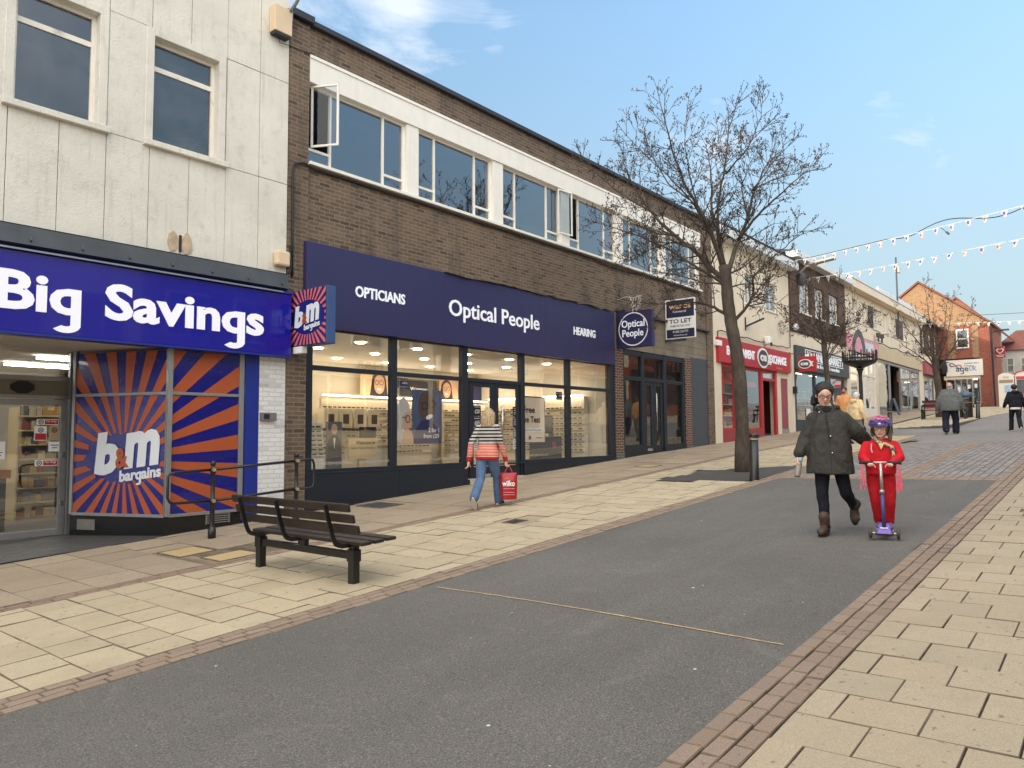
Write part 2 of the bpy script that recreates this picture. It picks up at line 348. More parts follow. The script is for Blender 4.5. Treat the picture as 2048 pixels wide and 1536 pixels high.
def sheet(mb, x0, x1, y0, y1, h, st=1.0, m=0):
    xs = [x0]; 
    while xs[-1] < x1-1e-6: xs.append(min(x1, xs[-1]+st))
    ys = sorted({y0, y1} | {y for y in (-6., 0., 3., 6.) if y0 < y < y1})
    b = len(mb.v)
    for x in xs:
        for y in ys: mb.v.append((x, y, g(x, y)+h))
    k = len(ys)
    for i in range(len(xs)-1):
        for j in range(k-1): mb.f.append((b+i*k+j, b+(i+1)*k+j, b+(i+1)*k+j+1, b+i*k+j+1)); mb.m.append(m)
def poly_sheet(mb, pts, h, m=0, th=0.004):
    b = len(mb.v); n = len(pts); cx = sum(p[0] for p in pts)/n; cy = sum(p[1] for p in pts)/n
    for p in pts: mb.v.append((p[0], p[1], g(*p)+h))
    mb.v.append((cx, cy, g(cx, cy)+h))
    for i in range(n): mb.f.append((b+i, b+(i+1) % n, b+n)); mb.m.append(m)
def slab(mb, x0, x1, y0, y1, h, ch=.0055, jit=.0018, m=0):
    b = len(mb.v); z = [g(x, y)+h+random.uniform(-jit, jit) for x, y in ((x0, y0), (x1, y0), (x1, y1), (x0, y1))]
    jx = [random.uniform(-.002, .002) for _ in range(4)]
    o = [(x0, y0), (x1, y0), (x1, y1), (x0, y1)]
    i_ = [(x0+ch, y0+ch), (x1-ch, y0+ch), (x1-ch, y1-ch), (x0+ch, y1-ch)]
    for k in range(4): mb.v.append((o[k][0]+jx[k], o[k][1]+jx[3-k], z[k]-.03))
    for k in range(4): mb.v.append((o[k][0]+jx[k], o[k][1]+jx[3-k], z[k]-ch))
    for k in range(4): mb.v.append((i_[k][0], i_[k][1], z[k]))
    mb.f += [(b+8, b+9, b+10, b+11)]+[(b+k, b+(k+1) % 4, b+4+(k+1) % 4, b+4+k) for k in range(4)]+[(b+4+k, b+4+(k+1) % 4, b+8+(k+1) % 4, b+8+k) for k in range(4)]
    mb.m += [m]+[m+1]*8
HS = .018
mb = MB()
for (x0, x1, y0, y1, st) in ((-80, 90, -70, 160, 2.), (90, 600, -300, 400, 20.)): sheet(mb, x0, x1, y0, y1, -.03, st)
mb.build('ground', M_BASE, kind='structure', rec=False)
mb = MB(); sheet(mb, -25, 14.7, 1.70, 5.33, HS-.008, .5); mb.build('road', M_ROAD, kind='structure', rec=False)
mb = MB(); sheet(mb, 24.6, 120, -3.9, 5.0, HS-.010, 1.); sheet(mb, 26, 120, 5.0, 12.0, HS-.012, 1.); mb.build('road_beyond', M_FAR, kind='structure', rec=False)
# paved strip between asphalt and the upper road: small stone blocks with a brick channel
t = NT('stone blocks'); v = t.n('ShaderNodeNewGeometry').outputs['Position']
dn = t.n('ShaderNodeTexNoise', {'Vector': v, 'Scale': 5.}); ds = t.n('ShaderNodeVectorMath', {0: dn.outputs['Color'], 3: .03}, operation='SCALE'); vv = t.n('ShaderNodeVectorMath', {0: v, 1: ds.outputs[0]}, operation='ADD').outputs[0]
b = t.n('ShaderNodeTexBrick', {'Vector': vv, 'Scale': 1., 'Mortar Size': .010, 'Mortar Smooth': .4, 'Brick Width': .21, 'Row Height': .13, 'Color1': lin((150, 140, 132)), 'Color2': lin((118, 110, 106)), 'Mortar': lin((62, 58, 56))}, offset=.5)
blot = t.noise(v, 7.5, 3, .5); col = t.mix(t.ramp(blot, .56, .68, 0, .6), b.outputs[0], lin((84, 79, 76)))
t.base(col); t.p.inputs['Roughness'].default_value = .85; t.bump(t.ramp(b.outputs['Fac'], 0, 1, 1, 0), .6, .012); M_SETT = t.m
mb = MB(); sheet(mb, 14.7, 24.6, 1.70, 5.33, HS-.006, .6); mb.build('block_paving', M_SETT, kind='structure', rec=False)
mb = MB()
def run(y0, rows, x0, x1, wid=.104, ln=.205, along=True):
    for r in range(rows):
        x = x0-(r % 2)*ln/2-.05*r
        while x < x1:
            if x+ln > x0: slab(mb, max(x, x0)+.003, min(x+ln, x1)-.003, y0+r*wid+.003, y0+(r+1)*wid-.003, HS+random.uniform(-.003, .003), .006, .002)
            x += ln
run(1.41, 3, -8, 42); run(5.315, 3, -8, 27)
run(3.08, 3, 15.2, 24.3)
for i in range(18): 
    for j in range(5): slab(mb, 14.70+j*.1, 14.795+j*.1, 1.73+i*.2, 1.92+i*.2, HS, .007)
for i in range(16): slab(mb, 24.3, 24.5, 1.73+i*.22, 1.94+i*.22, HS, .007)
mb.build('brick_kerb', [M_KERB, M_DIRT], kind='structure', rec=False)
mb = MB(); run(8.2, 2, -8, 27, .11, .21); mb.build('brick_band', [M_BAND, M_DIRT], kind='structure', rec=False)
mb = MB(); sheet(mb, -25, 60, -4.1, 1.42, HS-.014, 1.); sheet(mb, -25, 28.8, 5.30, 11.2, HS-.014, 1.); sheet(mb, 34, 66, 5.3, 11.2, HS-.011, 1.)
mb.build('path_bed', M_JOINT, kind='structure', rec=False)
GAP = .0022
def near_cover(x0, x1, y0, y1, rects):
    return any(x0 < r[1] and x1 > r[0] and y0 < r[3] and y1 > r[2] for r in rects)
mb = MB(); i = 0; x = -8.0-.02
while x < 60:                                          # right pavement, courses across the street
    wd = .364; y = 1.405; first = True
    off = .2 if i % 2 else 0.
    while y > -4.1:
        ln = (.37 if not off else .17) if first else (.4 if random.random() < .9 else .6); first = False
        slab(mb, x+GAP, x+wd-GAP, max(y-ln, -4.1)+GAP, y-GAP, HS+random.uniform(-.003, .003), .0045, .002)
        y -= ln
    x += wd; i += 1
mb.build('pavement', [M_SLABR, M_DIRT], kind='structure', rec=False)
TREE_PIT = [(13.75, 7.52), (15.84, 7.42), (17.4, 5.62), (15.1, 5.62), (13.95, 5.78)]
def inpoly(px, py, P):
    c = False; n = len(P)
    for i in range(n):
        (x1, y1), (x2, y2) = P[i], P[(i+1) % n]
        if (y1 > py) != (y2 > py) and px < (x2-x1)*(py-y1)/(y2-y1)+x1: c = not c
    return c
def low_edge(x):
    P = [(34, 7.6), (35.9, 5.85), (41, 5.36), (49, 4.4), (62, 3.)]
    for (a, b), (c, d) in zip(P, P[1:]):
        if a <= x <= c: return b+(d-b)*(x-a)/(c-a)
    return 5.63
mb = MB(); x = -8.0; i = 0
COVER = [(8.36, 8.74, 6.83, 7.12)]
while x < 62:
    wd = .38; y = 8.195; off = .3 if i % 2 else 0; first = True
    while y > 2.9:
        ln = random.choice((.4, .4, .6, .6, .45)); ln = ln-off if first and off else ln; first = False; ln = max(ln, .15)
        ya = max(y-ln, 5.63 if x < 34 else low_edge(x))
        if y-ya > .06 and not (28.8 < x < 34) and not inpoly(x+wd/2, (ya+y)/2, TREE_PIT) and not near_cover(x, x+wd, ya, y, COVER):
            slab(mb, x+GAP, x+wd-GAP, ya+GAP, y-GAP, HS+random.uniform(-.003, .003), .006, .003)
        y -= ln
    x += wd; i += 1
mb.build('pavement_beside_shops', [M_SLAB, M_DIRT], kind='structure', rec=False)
mb = MB(); x = -8.0; i = 0
ICOV = [(4.64, 5.18, 9.17, 9.80), (4.76, 5.36, 8.42, 8.93), (8.64, 9.24, 10.02, 10.78), (16.2, 16.75, 8.9, 9.5)]
while x < 62:
    wd = .60; y = 8.43; k = 0
    while y < 11.0:
        ln = random.choice((.6, .9, .75)); yb = min(y+ln, 11.0)
        if yb-y > .05:
            if not (x > 27.5 and y < 8.6 and x < 34) and not near_cover(x, x+wd, y, yb, ICOV): slab(mb, x+GAP, x+wd-GAP, y+GAP, yb-GAP, HS+random.uniform(-.003, .003), .006, .003)
        y += ln
    x += wd; i += 1
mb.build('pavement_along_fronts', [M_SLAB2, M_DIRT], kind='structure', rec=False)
# infill of cut slabs round covers
mb = MB()
for (a, b, c, d) in ICOV+COVER: sheet(mb, a-.62, b+.62, max(8.43, c-.92) if c > 8 else c-.6, min(10.99, d+.92) if c > 8 else d+.6, HS-.009, .3)
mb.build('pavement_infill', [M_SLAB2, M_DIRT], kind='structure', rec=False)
mb = MB(); poly_sheet(mb, TREE_PIT, HS-.004); mb.build('tree_pit_ground', M_PATCH, kind='structure', rec=False)
M_LINO = pm('dark entrance floor', (74, 74, 74), .55, .15, 2, .1, 80)
mb = MB()
mb.prism([(-6, 10.96, g(-2, 11)-.3), (5.36, 10.96, g(5.3, 11)-.3), (4.62, 13.1, g(4.6, 11)-.3), (-6, 13.1, g(-2, 11)-.3)], (0, 0, .001))
mb2 = MB(); mb2.quad((-6, 10.96, g(-6, 11)+HS+.004), (5.40, 10.96, g(5.4, 11)+HS+.004), (4.60, 13.1, .15+HS), (-6, 13.1, .02)); mb2.build('entrance_floor', M_LINO, kind='structure', rec=False)
# painted line, covers, gully
mb = MB(); pts = []
for k in range(41):
    u = k/40; y = 5.19-u*3.37; x = 5.16-.13*u*u+.02*math.sin(5*u)+random.uniform(-.004, .004); pts.append((x, y))
for (a, b), (c, d) in zip(pts, pts[1:]):
    hw = random.uniform(.009, .015)
    mb.quad((a-hw, b, g(a, b)+HS-.004), (c-hw, d, g(c, d)+HS-.004), (c+hw, d, g(c, d)+HS-.004), (a+hw, b, g(a, b)+HS-.004))
props(mb.build('painted_line', pm('ochre chalk paint', (190, 160, 118), .9, .35, 40, 0), rec=False), 'thin faded ochre line drawn across the grey road', 'painted line')
M_IRON = pm('cover iron', (62, 60, 60), .6, .3, 20, .5, 60, metal=.3); M_YEL = slabmat('yellow cover infill', (192, 168, 122), .1)
def cover(name, x0, x1, y0, y1, m, fr, label, cat='manhole cover', bars=0):
    r = E(name, label, cat, ((x0+x1)/2, (y0+y1)/2, g((x0+x1)/2, (y0+y1)/2)))
    mb = MB(); w = .022; h = HS+.003
    for a, b, c, d in ((x0, x1, y0, y0+w), (x0, x1, y1-w, y1), (x0, x0+w, y0+w, y1-w), (x1-w, x1, y0+w, y1-w)): slab(mb, a, b, c, d, h, .003, 0)
    mb.build('frame', [fr, M_DIRT], r)
    mb = MB()
    if bars:
        sheet(mb, x0+w, x1-w, y0+w, y1-w, HS-.012, .5); mb.build('pit', pm('dark pit', (18, 18, 18), .9, .1), r, rec=False); mb = MB()
        k = int((y1-y0-2*w)/.035)
        for i in range(k):
            a = y0+w+i*(y1-y0-2*w)/k; slab(mb, x0+w, x1-w, a, a+.018, HS, .003, 0)
        slab(mb, (x0+x1)/2-.012, (x0+x1)/2+.012, y0+w, y1-w, HS+.002, .003, 0)
        mb.build('grating', [m, M_IRON], r)
    else:
        slab(mb, x0+w, x1-w, y0+w, y1-w, HS, .004, 0); mb.build('lid', [m, M_DIRT], r)
cover('manhole_cover', 4.66, 5.16, 9.19, 9.78, M_YEL, M_IRON, 'yellowish recessed cover in brown slabs, larger one near the black plinth')
cover('manhole_cover', 4.78, 5.34, 8.44, 8.91, M_YEL, M_IRON, 'yellowish recessed cover beside the brick band, just behind the bench')
cover('manhole_cover', 8.67, 9.21, 10.05, 10.75, pm('cover slate', (66, 68, 70), .5, .2, 8, .3), M_IRON, 'dark grey square cover set in slabs before the navy shop plinth')
cover('manhole_cover', 16.22, 16.73, 8.95, 9.45, M_YEL, M_IRON, 'yellowish cover before the right part of the navy opticians front')
cover('drain_cover', 8.40, 8.72, 6.86, 7.10, M_IRON, M_IRON, 'small dark drain cover in buff slabs near the woman with red bag', 'drain cover', 1)
cover('drain_cover', 8.38, 8.78, 1.40, 1.73, M_IRON, M_IRON, 'iron road gully grating set in the red brick kerb beside the scooter', 'drain cover', 1)
cover('manhole_cover', 11.2, 11.5, .55, 1.1, pm('cover slate', (66, 68, 70)), M_IRON, 'dark flush cover in the pavement at the right edge of the photo')
# ================================================================== BUILDINGS: the two near shop fronts
BR_BROWN = brick('brown brick', (118, 99, 82), (90, 73, 61), (134, 121, 104), stain=.55)
BR_LOW = brick('brown brick lower', (132, 112, 92), (104, 88, 72), (158, 140, 114), stain=.15, dark=.2)
BR_DARK = brick('dark brick', (104, 78, 62), (76, 56, 46), (104, 92, 80), stain=.25)
BR_PIER = brick('red brown brick', (104, 70, 56), (80, 56, 48), (158, 142, 124), dark=.1)
BR_GREYB = brick('blue grey brick', (96, 96, 98), (78, 80, 84), (140, 130, 116), dark=.1)
BR_WHITE = brick('white painted brick', (226, 226, 224), (218, 218, 216), (200, 200, 198), dark=.0, painted=True, bump=.5)
def render_wall(name, rgb):
    t = NT(name); v = t.n('ShaderNodeNewGeometry').outputs['Position']; c = lin(rgb)
    col = t.mix(t.ramp(t.noise(v, 1.1, 7, .65), .35, .7), scale(c, .90), scale(c, 1.05))
    col = t.mix(t.ramp(t.noise(v, 4.5, 8, .7), .54, .72, 0, .45), col, lin((168, 164, 156)))
    mp = t.n('ShaderNodeMapping', {'Vector': v, 'Scale': (7, 7, .45)}); col = t.mix(t.ramp(t.noise(mp.outputs[0], 1.6, 6, .65), .55, .75, 0, .35), col, lin((150, 138, 116)))
    col = t.mix(t.ramp(t.noise(v, 16, 5, .7), .66, .72, 0, .5), col, lin((128, 120, 106)))
    t.base(col); t.p.inputs['Roughness'].default_value = .85; t.bump(t.n('ShaderNodeMath', {0: t.noise(v, 5, 6, .7), 1: t.noise(v, 38, 4)}, operation='ADD').outputs[0], .55, .012); MATS[name] = t.m; return t.m
M_CREAM = render_wall('cream render', (212, 208, 196))
M_CREAM2 = pm('cream paint', (218, 206, 184), .8, .07, 1., .25, 40, streak=.1, dirt=(176, 160, 132), dirt_a=.25)
M_WPAINT = pm('white paint', (226, 222, 212), .55, .05, 3, .12, 40, streak=.10)
M_WHITE = pm('clean white', (232, 232, 230), .4, .03, 4, .03)
M_LEAD = pm('lead flashing', (70, 74, 78), .55, .25, 2.5, .4, 9, streak=.2)
M_NAVYF = pm('dark slate frames', (22, 30, 42), .42, .06, 4, .03, 60)
M_NAVYS = pm('navy sign', (43, 41, 84), .42, .04, 2, .02, 60)
M_BLUE = pm('royal blue sign', (16, 18, 140), .22, .08, .8, .02, 60, coat=.4)
M_BLUE2 = pm('blue panel', (24, 44, 132), .35, .08, 1.5, .02)
M_ORANGE = pm('orange vinyl', (164, 80, 44), .35, .05, 2, .02)
M_STEEL = pm('brushed frames', (150, 152, 152), .38, .1, 5, .05, 80, metal=.55)
M_BLACKST = pm('black granite', (22, 22, 24), .18, .3, 12, .02)
M_DARKROOM = pm('unlit room', (128, 132, 138), .9, .2, .6)
M_ROOF = pm('roof felt', (66, 66, 70), .9, .2, 1.5, .3)
M_COPING = pm('dark coping', (44, 46, 56), .6, .15, 2, .1, 20)
M_CABLE = pm('black cable', (26, 26, 26), .6, .1)
GL_UP = glass('upper glass', (.66, .70, .73), 2.8); GL_SHOP = glass('shop glass', (.93, .95, .94), 2.3); GL_DARK = glass('shop glass dim', (.72, .76, .78), 1.8)
GL_OLD = glass('old window glass', (.5, .55, .6), 1.7, dirt=.14)

def wall_holes(mb, x0, x1, z0, z1, y, holes, dep, m=0, mr=None):
    """street-facing wall face with rectangular openings and their reveals; holes: (x0,x1,z0,z1)"""
    mr = m if mr is None else mr
    xs = sorted({x0, x1} | {h[0] for h in holes} | {h[1] for h in holes}); zs = sorted({z0, z1} | {h[2] for h in holes} | {h[3] for h in holes})
    xs = [x for x in xs if x0-1e-6 <= x <= x1+1e-6]; zs = [z for z in zs if z0-1e-6 <= z <= z1+1e-6]
    def hole(i, k):
        cx, cz = (xs[i]+xs[i+1])/2, (zs[k]+zs[k+1])/2
        return any(h[0] < cx < h[1] and h[2] < cz < h[3] for h in holes)
    for i in range(len(xs)-1):
        for k in range(len(zs)-1):
            if not hole(i, k): mb.quad((xs[i], y, zs[k]), (xs[i+1], y, zs[k]), (xs[i+1], y, zs[k+1]), (xs[i], y, zs[k+1]), m)
    for h in holes:
        a, b, c, d = h
        mb.quad((a, y, c), (a, y, d), (a, y+dep, d), (a, y+dep, c), mr); mb.quad((b, y, d), (b, y, c), (b, y+dep, c), (b, y+dep, d), mr)
        mb.quad((a, y, d), (b, y, d), (b, y+dep, d), (a, y+dep, d), mr); mb.quad((b, y, c), (a, y, c), (a, y+dep, c), (b, y+dep, c), mr)
def room(mb, x0, x1, y0, y1, z0, z1, m=0, front=False):
    mb.quad((x0,y0,z0),(x1,y0,z0),(x1,y1,z0),(x0,y1,z0),m); mb.quad((x0,y0,z1),(x0,y1,z1),(x1,y1,z1),(x1,y0,z1),m)
    mb.quad((x0,y0,z0),(x0,y1,z0),(x0,y1,z1),(x0,y0,z1),m); mb.quad((x1,y0,z0),(x1,y0,z1),(x1,y1,z1),(x1,y1,z0),m)
    mb.quad((x0,y1,z0),(x1,y1,z0),(x1,y1,z1),(x0,y1,z1),m)
def shell_walls(root, x0, x1, y0, y1, zr, wm, rm, zlow=-1.5, side=True):
    """flank and back walls and the flat roof behind a shop front"""
    mb = MB(); mb.box(x0, x0+.15, y0+.3, y1, zlow, zr); mb.box(x1-.15, x1, y0+.3, y1, zlow, zr); mb.box(x0+.15, x1-.15, y1-.2, y1, zlow, zr)
    mb.build('flank_wall', wm, root)
    mb = MB(); mb.box(x0+.15, x1-.15, y0+.3, y1-.2, zr-.35, zr-.1); mb.build('roof', rm, root)
def window(root, x0, x1, z0, z1, y, fm, gm, vs=(), hs=(), fw=.05, fd=.06, part=None, skip=(), pw=.045):
    """framed window: mullions at vs, transoms (z, xa, xb) at hs; its panes are a sub-part"""
    mb = MB(); a, b = y, y+fd
    mb.box(x0, x0+fw, a, b, z0, z1); mb.box(x1-fw, x1, a, b, z0, z1); mb.box(x0+fw, x1-fw, a, b, z1-fw, z1); mb.box(x0+fw, x1-fw, a, b, z0, z0+fw)
    for v in vs: mb.box(v-fw/2, v+fw/2, a+.004, b-.004, z0+fw, z1-fw)
    for (z, xa, xb) in hs: mb.box(xa, xb, a+.007, b-.007, z-pw/2, z+pw/2)
    f = mb.build(part or 'window', fm, root)
    mb = MB(); yy = y+fd*.6
    cells = [x0+fw/2]+list(vs)+[x1-fw/2]
    for i in range(len(cells)-1):
        zz = [z0+fw/2]+sorted(z for (z, xa, xb) in hs if xa-.03 <= (cells[i]+cells[i+1])/2 <= xb+.03)+[z1-fw/2]
        for k in range(len(zz)-1):
            if (i, k) in skip: continue
            mb.quad((cells[i], yy, zz[k]), (cells[i+1], yy, zz[k]), (cells[i+1], yy, zz[k+1]), (cells[i], yy, zz[k+1]))
    if mb.f: mb.build('pane', gm, f)
    return f

# ---------- brown brick building with the opticians
ob = E('shop_building', 'long brown brick two-storey building with navy opticians front and white band of upper windows', 'building', (16, 11, g(16, 11)))
bays = [(7.76, 10.10), (10.43, 12.76), (13.12, 15.44), (15.80, 18.13), (18.47, 20.78), (21.06, 23.36)]
mb = MB()
wall_holes(mb, 7.36, 24.35, 5.1, 8.985, 11.0, [(7.755, 23.40, 6.455, 8.47)], .12)
mb.box(7.34, 7.74, 10.955, 11.3, -.6, 8.98); mb.box(23.86, 24.35, 10.96, 11.3, .9, 8.99)
mb.box(7.36, 24.3, 11.02, 11.3, 4.95, 5.1)
o = mb.build('wall', BR_BROWN, ob)
mb = MB()
for a, b in list(zip([x[1] for x in bays[:-1]], [x[0] for x in bays[1:]]))+[(23.36, 23.42)]: mb = MB(); mb.box(a, b, 10.985, 11.16, 6.512, 7.965); mb.build('pier', M_WPAINT, ob, bevel=.008)
mb = MB(); mb.box(7.75, 23.5, 10.955, 11.2, 7.965, 8.475); mb.box(7.75, 23.5, 10.935, 11.0, 8.40, 8.43); mb.build('lintel_band', M_WPAINT, ob, bevel=.008)
mb = MB(); mb.box(7.74, 23.5, 10.9, 11.2, 6.452, 6.512); mb.build('sill_band', M_WPAINT, ob, bevel=.006)
mb = MB(); mb.box(7.76, 24.38, 10.9, 11.35, 8.985, 9.085); mb.box(7.33, 7.78, 10.86, 11.35, 9.0, 9.13); mb.box(24.1, 24.45, 10.8, 11.3, 8.7, 9.16); mb.build('coping', M_COPING, ob, bevel=.01)
for i, (a, b) in enumerate(bays):
    lo = 6.79; sk = ()
    hs = [(lo, a+.03, a+.53), (lo, a+1.79, b-.03)]
    if i == 0: sk = ((0, 1),)
    if i == 3: sk = ((0, 1),)
    window(ob, a, b, 6.512, 7.965, 11.07, M_WPAINT, GL_UP, vs=(a+.53, a+1.79), hs=hs, fw=.042, skip=sk)
def sash(x, y, ang, w_, z0, z1):
    M = Matrix.Translation((x, y, 0)) @ Matrix.Rotation(ang, 4, 'Z'); mb = MB(); gl = MB()
    P = lambda u, z, d=0: tuple(M @ Vector((u, d, z)))
    for (u0, u1, za, zb) in ((0, .035, z0, z1), (w_-.035, w_, z0, z1), (.035, w_-.035, z1-.035, z1), (.035, w_-.035, z0, z0+.035)):
        mb.prism([P(u0, za), P(u1, za), P(u1, zb), P(u0, zb)], Vector(P(0, 0, .03))-Vector(P(0, 0)))
    f = mb.build('open_casement', M_WPAINT, ob); gl.quad(P(.02, z0+.02, .015), P(w_-.02, z0+.02, .015), P(w_-.02, z1-.02, .015), P(.02, z1-.02, .015)); gl.build('pane', glass('casement glass', (.72, .76, .8), .45), f)
sash(7.85, 11.06, R(-62), .53, 6.82, 7.95); sash(15.82, 10.93, R(172), .53, 6.80, 7.95)
mb = MB(); room(mb, 7.5, 23.8, 11.16, 15, 6.0, 8.2); mb.build('upper_room', M_DARKROOM, ob)
shell_walls(ob, 7.36, 24.35, 11, 22, 8.98, BR_DARK, M_ROOF)
# shop front frames
mb = MB(); F0, F1 = 10.99, 11.10
for a, b in ((7.76, 7.90), (9.72, 9.87), (11.72, 11.90), (13.73, 13.88), (15.61, 15.77), (17.66, 17.90)): mb.box(a, b, F0, F1, .3, 3.64)
for a, b in ((7.90, 9.72), (9.87, 11.72), (11.90, 13.73), (13.88, 15.61), (15.77, 17.66)):
    mb.box(a, b, F0+.008, F1-.008, 2.83, 2.915); mb.box(a, b, F0+.008, F1-.008, 3.55, 3.66)
    if a != 11.90: mb.box(a, b, F0+.008, F1-.008, .98, 1.09)
mb.build('shopfront_frame', M_NAVYF, ob, bevel=.006)
mb = MB(); mb.box(7.755, 9.90, 10.955, 10.985, -.2, 1.0); mb.box(9.904, 11.80, 10.955, 10.985, -.2, 1.0); mb.box(13.80, 17.90, 10.955, 10.985, .2, 1.0); mb.box(7.755, 17.9, 10.95, 10.985, 1.003, 1.035)
mb.box(11.80, 11.98, 10.94, 11.1, .2, .72); mb.build('stall_riser', M_NAVYF, ob, bevel=.004)
mb = MB()
for a, b in ((7.90, 9.72), (9.87, 11.72), (13.88, 15.61), (15.77, 17.66)): mb.quad((a-.01, 11.05, 1.07), (b+.01, 11.05, 1.07), (b+.01, 11.05, 2.85), (a-.01, 11.05, 2.85))
for a, b in ((7.90, 9.72), (9.87, 11.72), (11.90, 13.73), (13.88, 15.61), (15.77, 17.66)): mb.quad((a-.01, 11.05, 2.9), (b+.01, 11.05, 2.9), (b+.01, 11.05, 3.57), (a-.01, 11.05, 3.57))
mb.build('shopfront_glass', GL_SHOP, ob)
def leaf(x0, x1, z0, z1, y, fm, gm, root, st=.11, br=.2, hx=None, hz=None, plate=False, tr=.1):
    mb = MB(); mb.box(x0, x0+st, y, y+.05, z0, z1); mb.box(x1-st, x1, y, y+.05, z0, z1); mb.box(x0+st, x1-st, y+.003, y+.047, z1-tr, z1); mb.box(x0+st, x1-st, y+.003, y+.047, z0, z0+br)
    d = mb.build('door', fm, root, bevel=.004)
    mb = MB(); mb.quad((x0+st-.01, y+.025, z0+br-.01), (x1-st+.01, y+.025, z0+br-.01), (x1-st+.01, y+.025, z1-tr+.01), (x0+st-.01, y+.025, z1-tr+.01)); mb.build('pane', gm, d)
    if hx:
        mb = MB(); mb.tube([(hx, y-.06, hz[0]), (hx, y-.06, hz[1])], .014, 8); 
        for z in (hz[0]+.06, hz[1]-.06): mb.tube([(hx, y-.06, z), (hx, y+.01, z)], .009, 6)
        mb.build('handle', M_CHROME, d, smooth=True)
    if plate: mb = MB(); mb.box(*plate[:2], y-.012, y, *plate[2:]); mb.build('letter_plate', M_CHROME, d, bevel=.003)
    return d
M_CHROME = pm('satin chrome', (206, 206, 204), .22, .05, 5, .02, metal=.9)
leaf(11.98, 12.82, .735, 2.83, 11.02, M_NAVYF, GL_SHOP, ob, st=.13, br=.24, plate=(12.36, 12.66, .745, .815)); leaf(12.83, 13.72, .735, 2.83, 11.02, M_NAVYF, GL_SHOP, ob, st=.12, br=.24, hx=13.02, hz=(1.45, 2.36))
mb = MB(); mb.box(11.9, 13.8, 10.92, 11.2, .2, .73); mb.build('door_step', pm('pale concrete', (176, 168, 152), .9, .15, 5, .2), ob, bevel=.006)
# second unit under the same roof
for b_ in ((17.905, 18.32, 10.965, 11.3, 1.16, 4.09), (22.20, 22.62, 10.975, 11.3, 1.3, 4.1)): mb = MB(); mb.box(*b_); mb.build('brick_pier', BR_PIER, ob)
for b_ in ((17.903, 18.322, 10.96, 11.3, .4, 1.16), (22.198, 22.622, 10.97, 11.3, .6, 1.3)): mb = MB(); mb.box(*b_); mb.build('pier_base', BR_GREYB, ob)
mb = MB()
for a, b in ((18.325, 18.42), (19.41, 19.57), (20.76, 20.93), (22.05, 22.195)): mb.box(a, b, F0, F1, .6, 4.06)
for a, b in ((18.42, 19.41), (19.57, 20.76), (20.93, 22.05)):
    mb.box(a, b, F0+.008, F1-.008, 3.22, 3.33); mb.box(a, b, F0+.008, F1-.008, 3.94, 4.08)
    if a != 19.57: mb.box(a, b, F0+.008, F1-.008, 1.27, 1.36)
mb.build('shopfront_frame', M_NAVYF, ob, bevel=.006)
mb = MB(); mb.box(18.33, 19.56, 10.96, 10.985, .6, 1.3); mb.box(20.77, 22.19, 10.96, 10.985, .6, 1.3); mb.box(19.56, 20.77, 10.97, 11.08, .6, 1.115); mb.build('stall_riser', M_NAVYF, ob, bevel=.004)
mb = MB()
for a, b in ((18.42, 19.41), (20.93, 22.05)): mb.quad((a-.01, 11.05, 1.34), (b+.01, 11.05, 1.34), (b+.01, 11.05, 3.24), (a-.01, 11.05, 3.24))
for a, b in ((18.42, 19.41), (19.57, 20.76), (20.93, 22.05)): mb.quad((a-.01, 11.05, 3.3), (b+.01, 11.05, 3.3), (b+.01, 11.05, 3.96), (a-.01, 11.05, 3.96))
mb.build('shopfront_glass', GL_DARK, ob)
leaf(19.575, 20.16, 1.125, 3.215, 11.02, M_NAVYF, GL_DARK, ob, st=.15, br=.2, plate=(19.72, 20.02, 1.17, 1.24)); leaf(20.17, 20.755, 1.125, 3.215, 11.02, M_NAVYF, GL_DARK, ob, st=.15, br=.2, hx=20.24, hz=(1.75, 2.9))
mb = MB(); mb.box(22.625, 23.855, 10.99, 11.3, .8, 4.17); mb.build('blank_panel', pm('slate panel', (66, 72, 78), .5, .06, 2, .03), ob)
mb = MB(); 
for i in range(5): mb.box(17.93, 23.93, 11.0, 11.25, 4.10+i*.205, 4.10+(i+1)*.205-.006)
mb.build('weathered_fascia', pm('bare grey boards', (126, 116, 102), .9, .3, 1.6, .4, 30, streak=.35, dirt=(84, 74, 64), dirt_a=.5), ob)
mb = MB(); mb.box(18.0, 24.0, 10.86, 11.0, 5.13, 5.19); mb.build('fascia_flashing', M_LEAD, ob)
# interior of the opticians
M_SHOPWALL = pm('warm shop wall', (228, 220, 204), .8, .04, 1); M_SHOPFLOOR = pm('shop floor', (128, 118, 106), .5, .1, 1.5); M_UNIT = pm('white display', (236, 226, 204), .5, .03, 2); M_DK = pm('dark panel', (34, 34, 44), .5, .1, 2)
mb = MB(); room(mb, 7.5, 17.95, 11.12, 16.2, .72, 3.62, 0); mb.build('shop_room', [M_SHOPWALL], ob)
mb = MB(); mb.box(7.55, 17.9, 11.13, 16.15, .725, .74); mb.build('shop_floor', M_SHOPFLOOR, ob)
mb = MB(); room(mb, 18.0, 22.6, 11.12, 17, 1.1, 4.1, 0); mb.build('empty_shop_room', pm('bare plaster', (150, 142, 130), .9, .1, 1), ob)
M_LED = emit('warm downlight', (255, 238, 210), 26.)
M_LEDS = emit('warm shelf light', (255, 236, 206), 7)
for i, (x, y) in enumerate([(8.4+1.62*a, 12.3+1.45*b) for a in range(6) for b in range(3)]):
    mb = MB(); mb.lathe([(0, .0), (.10, .0), (.10, .012)], (x, y, 3.6), 14); mb.build('downlight', M_LED, ob)
mb = MB()
for x0, x1 in ((8.0, 11.2), (11.6, 15.4), (15.9, 17.8)): mb.box(x0, x1, 15.62, 15.72, 2.70, 2.73)
mb.build('shelf_light', M_LEDS, ob)
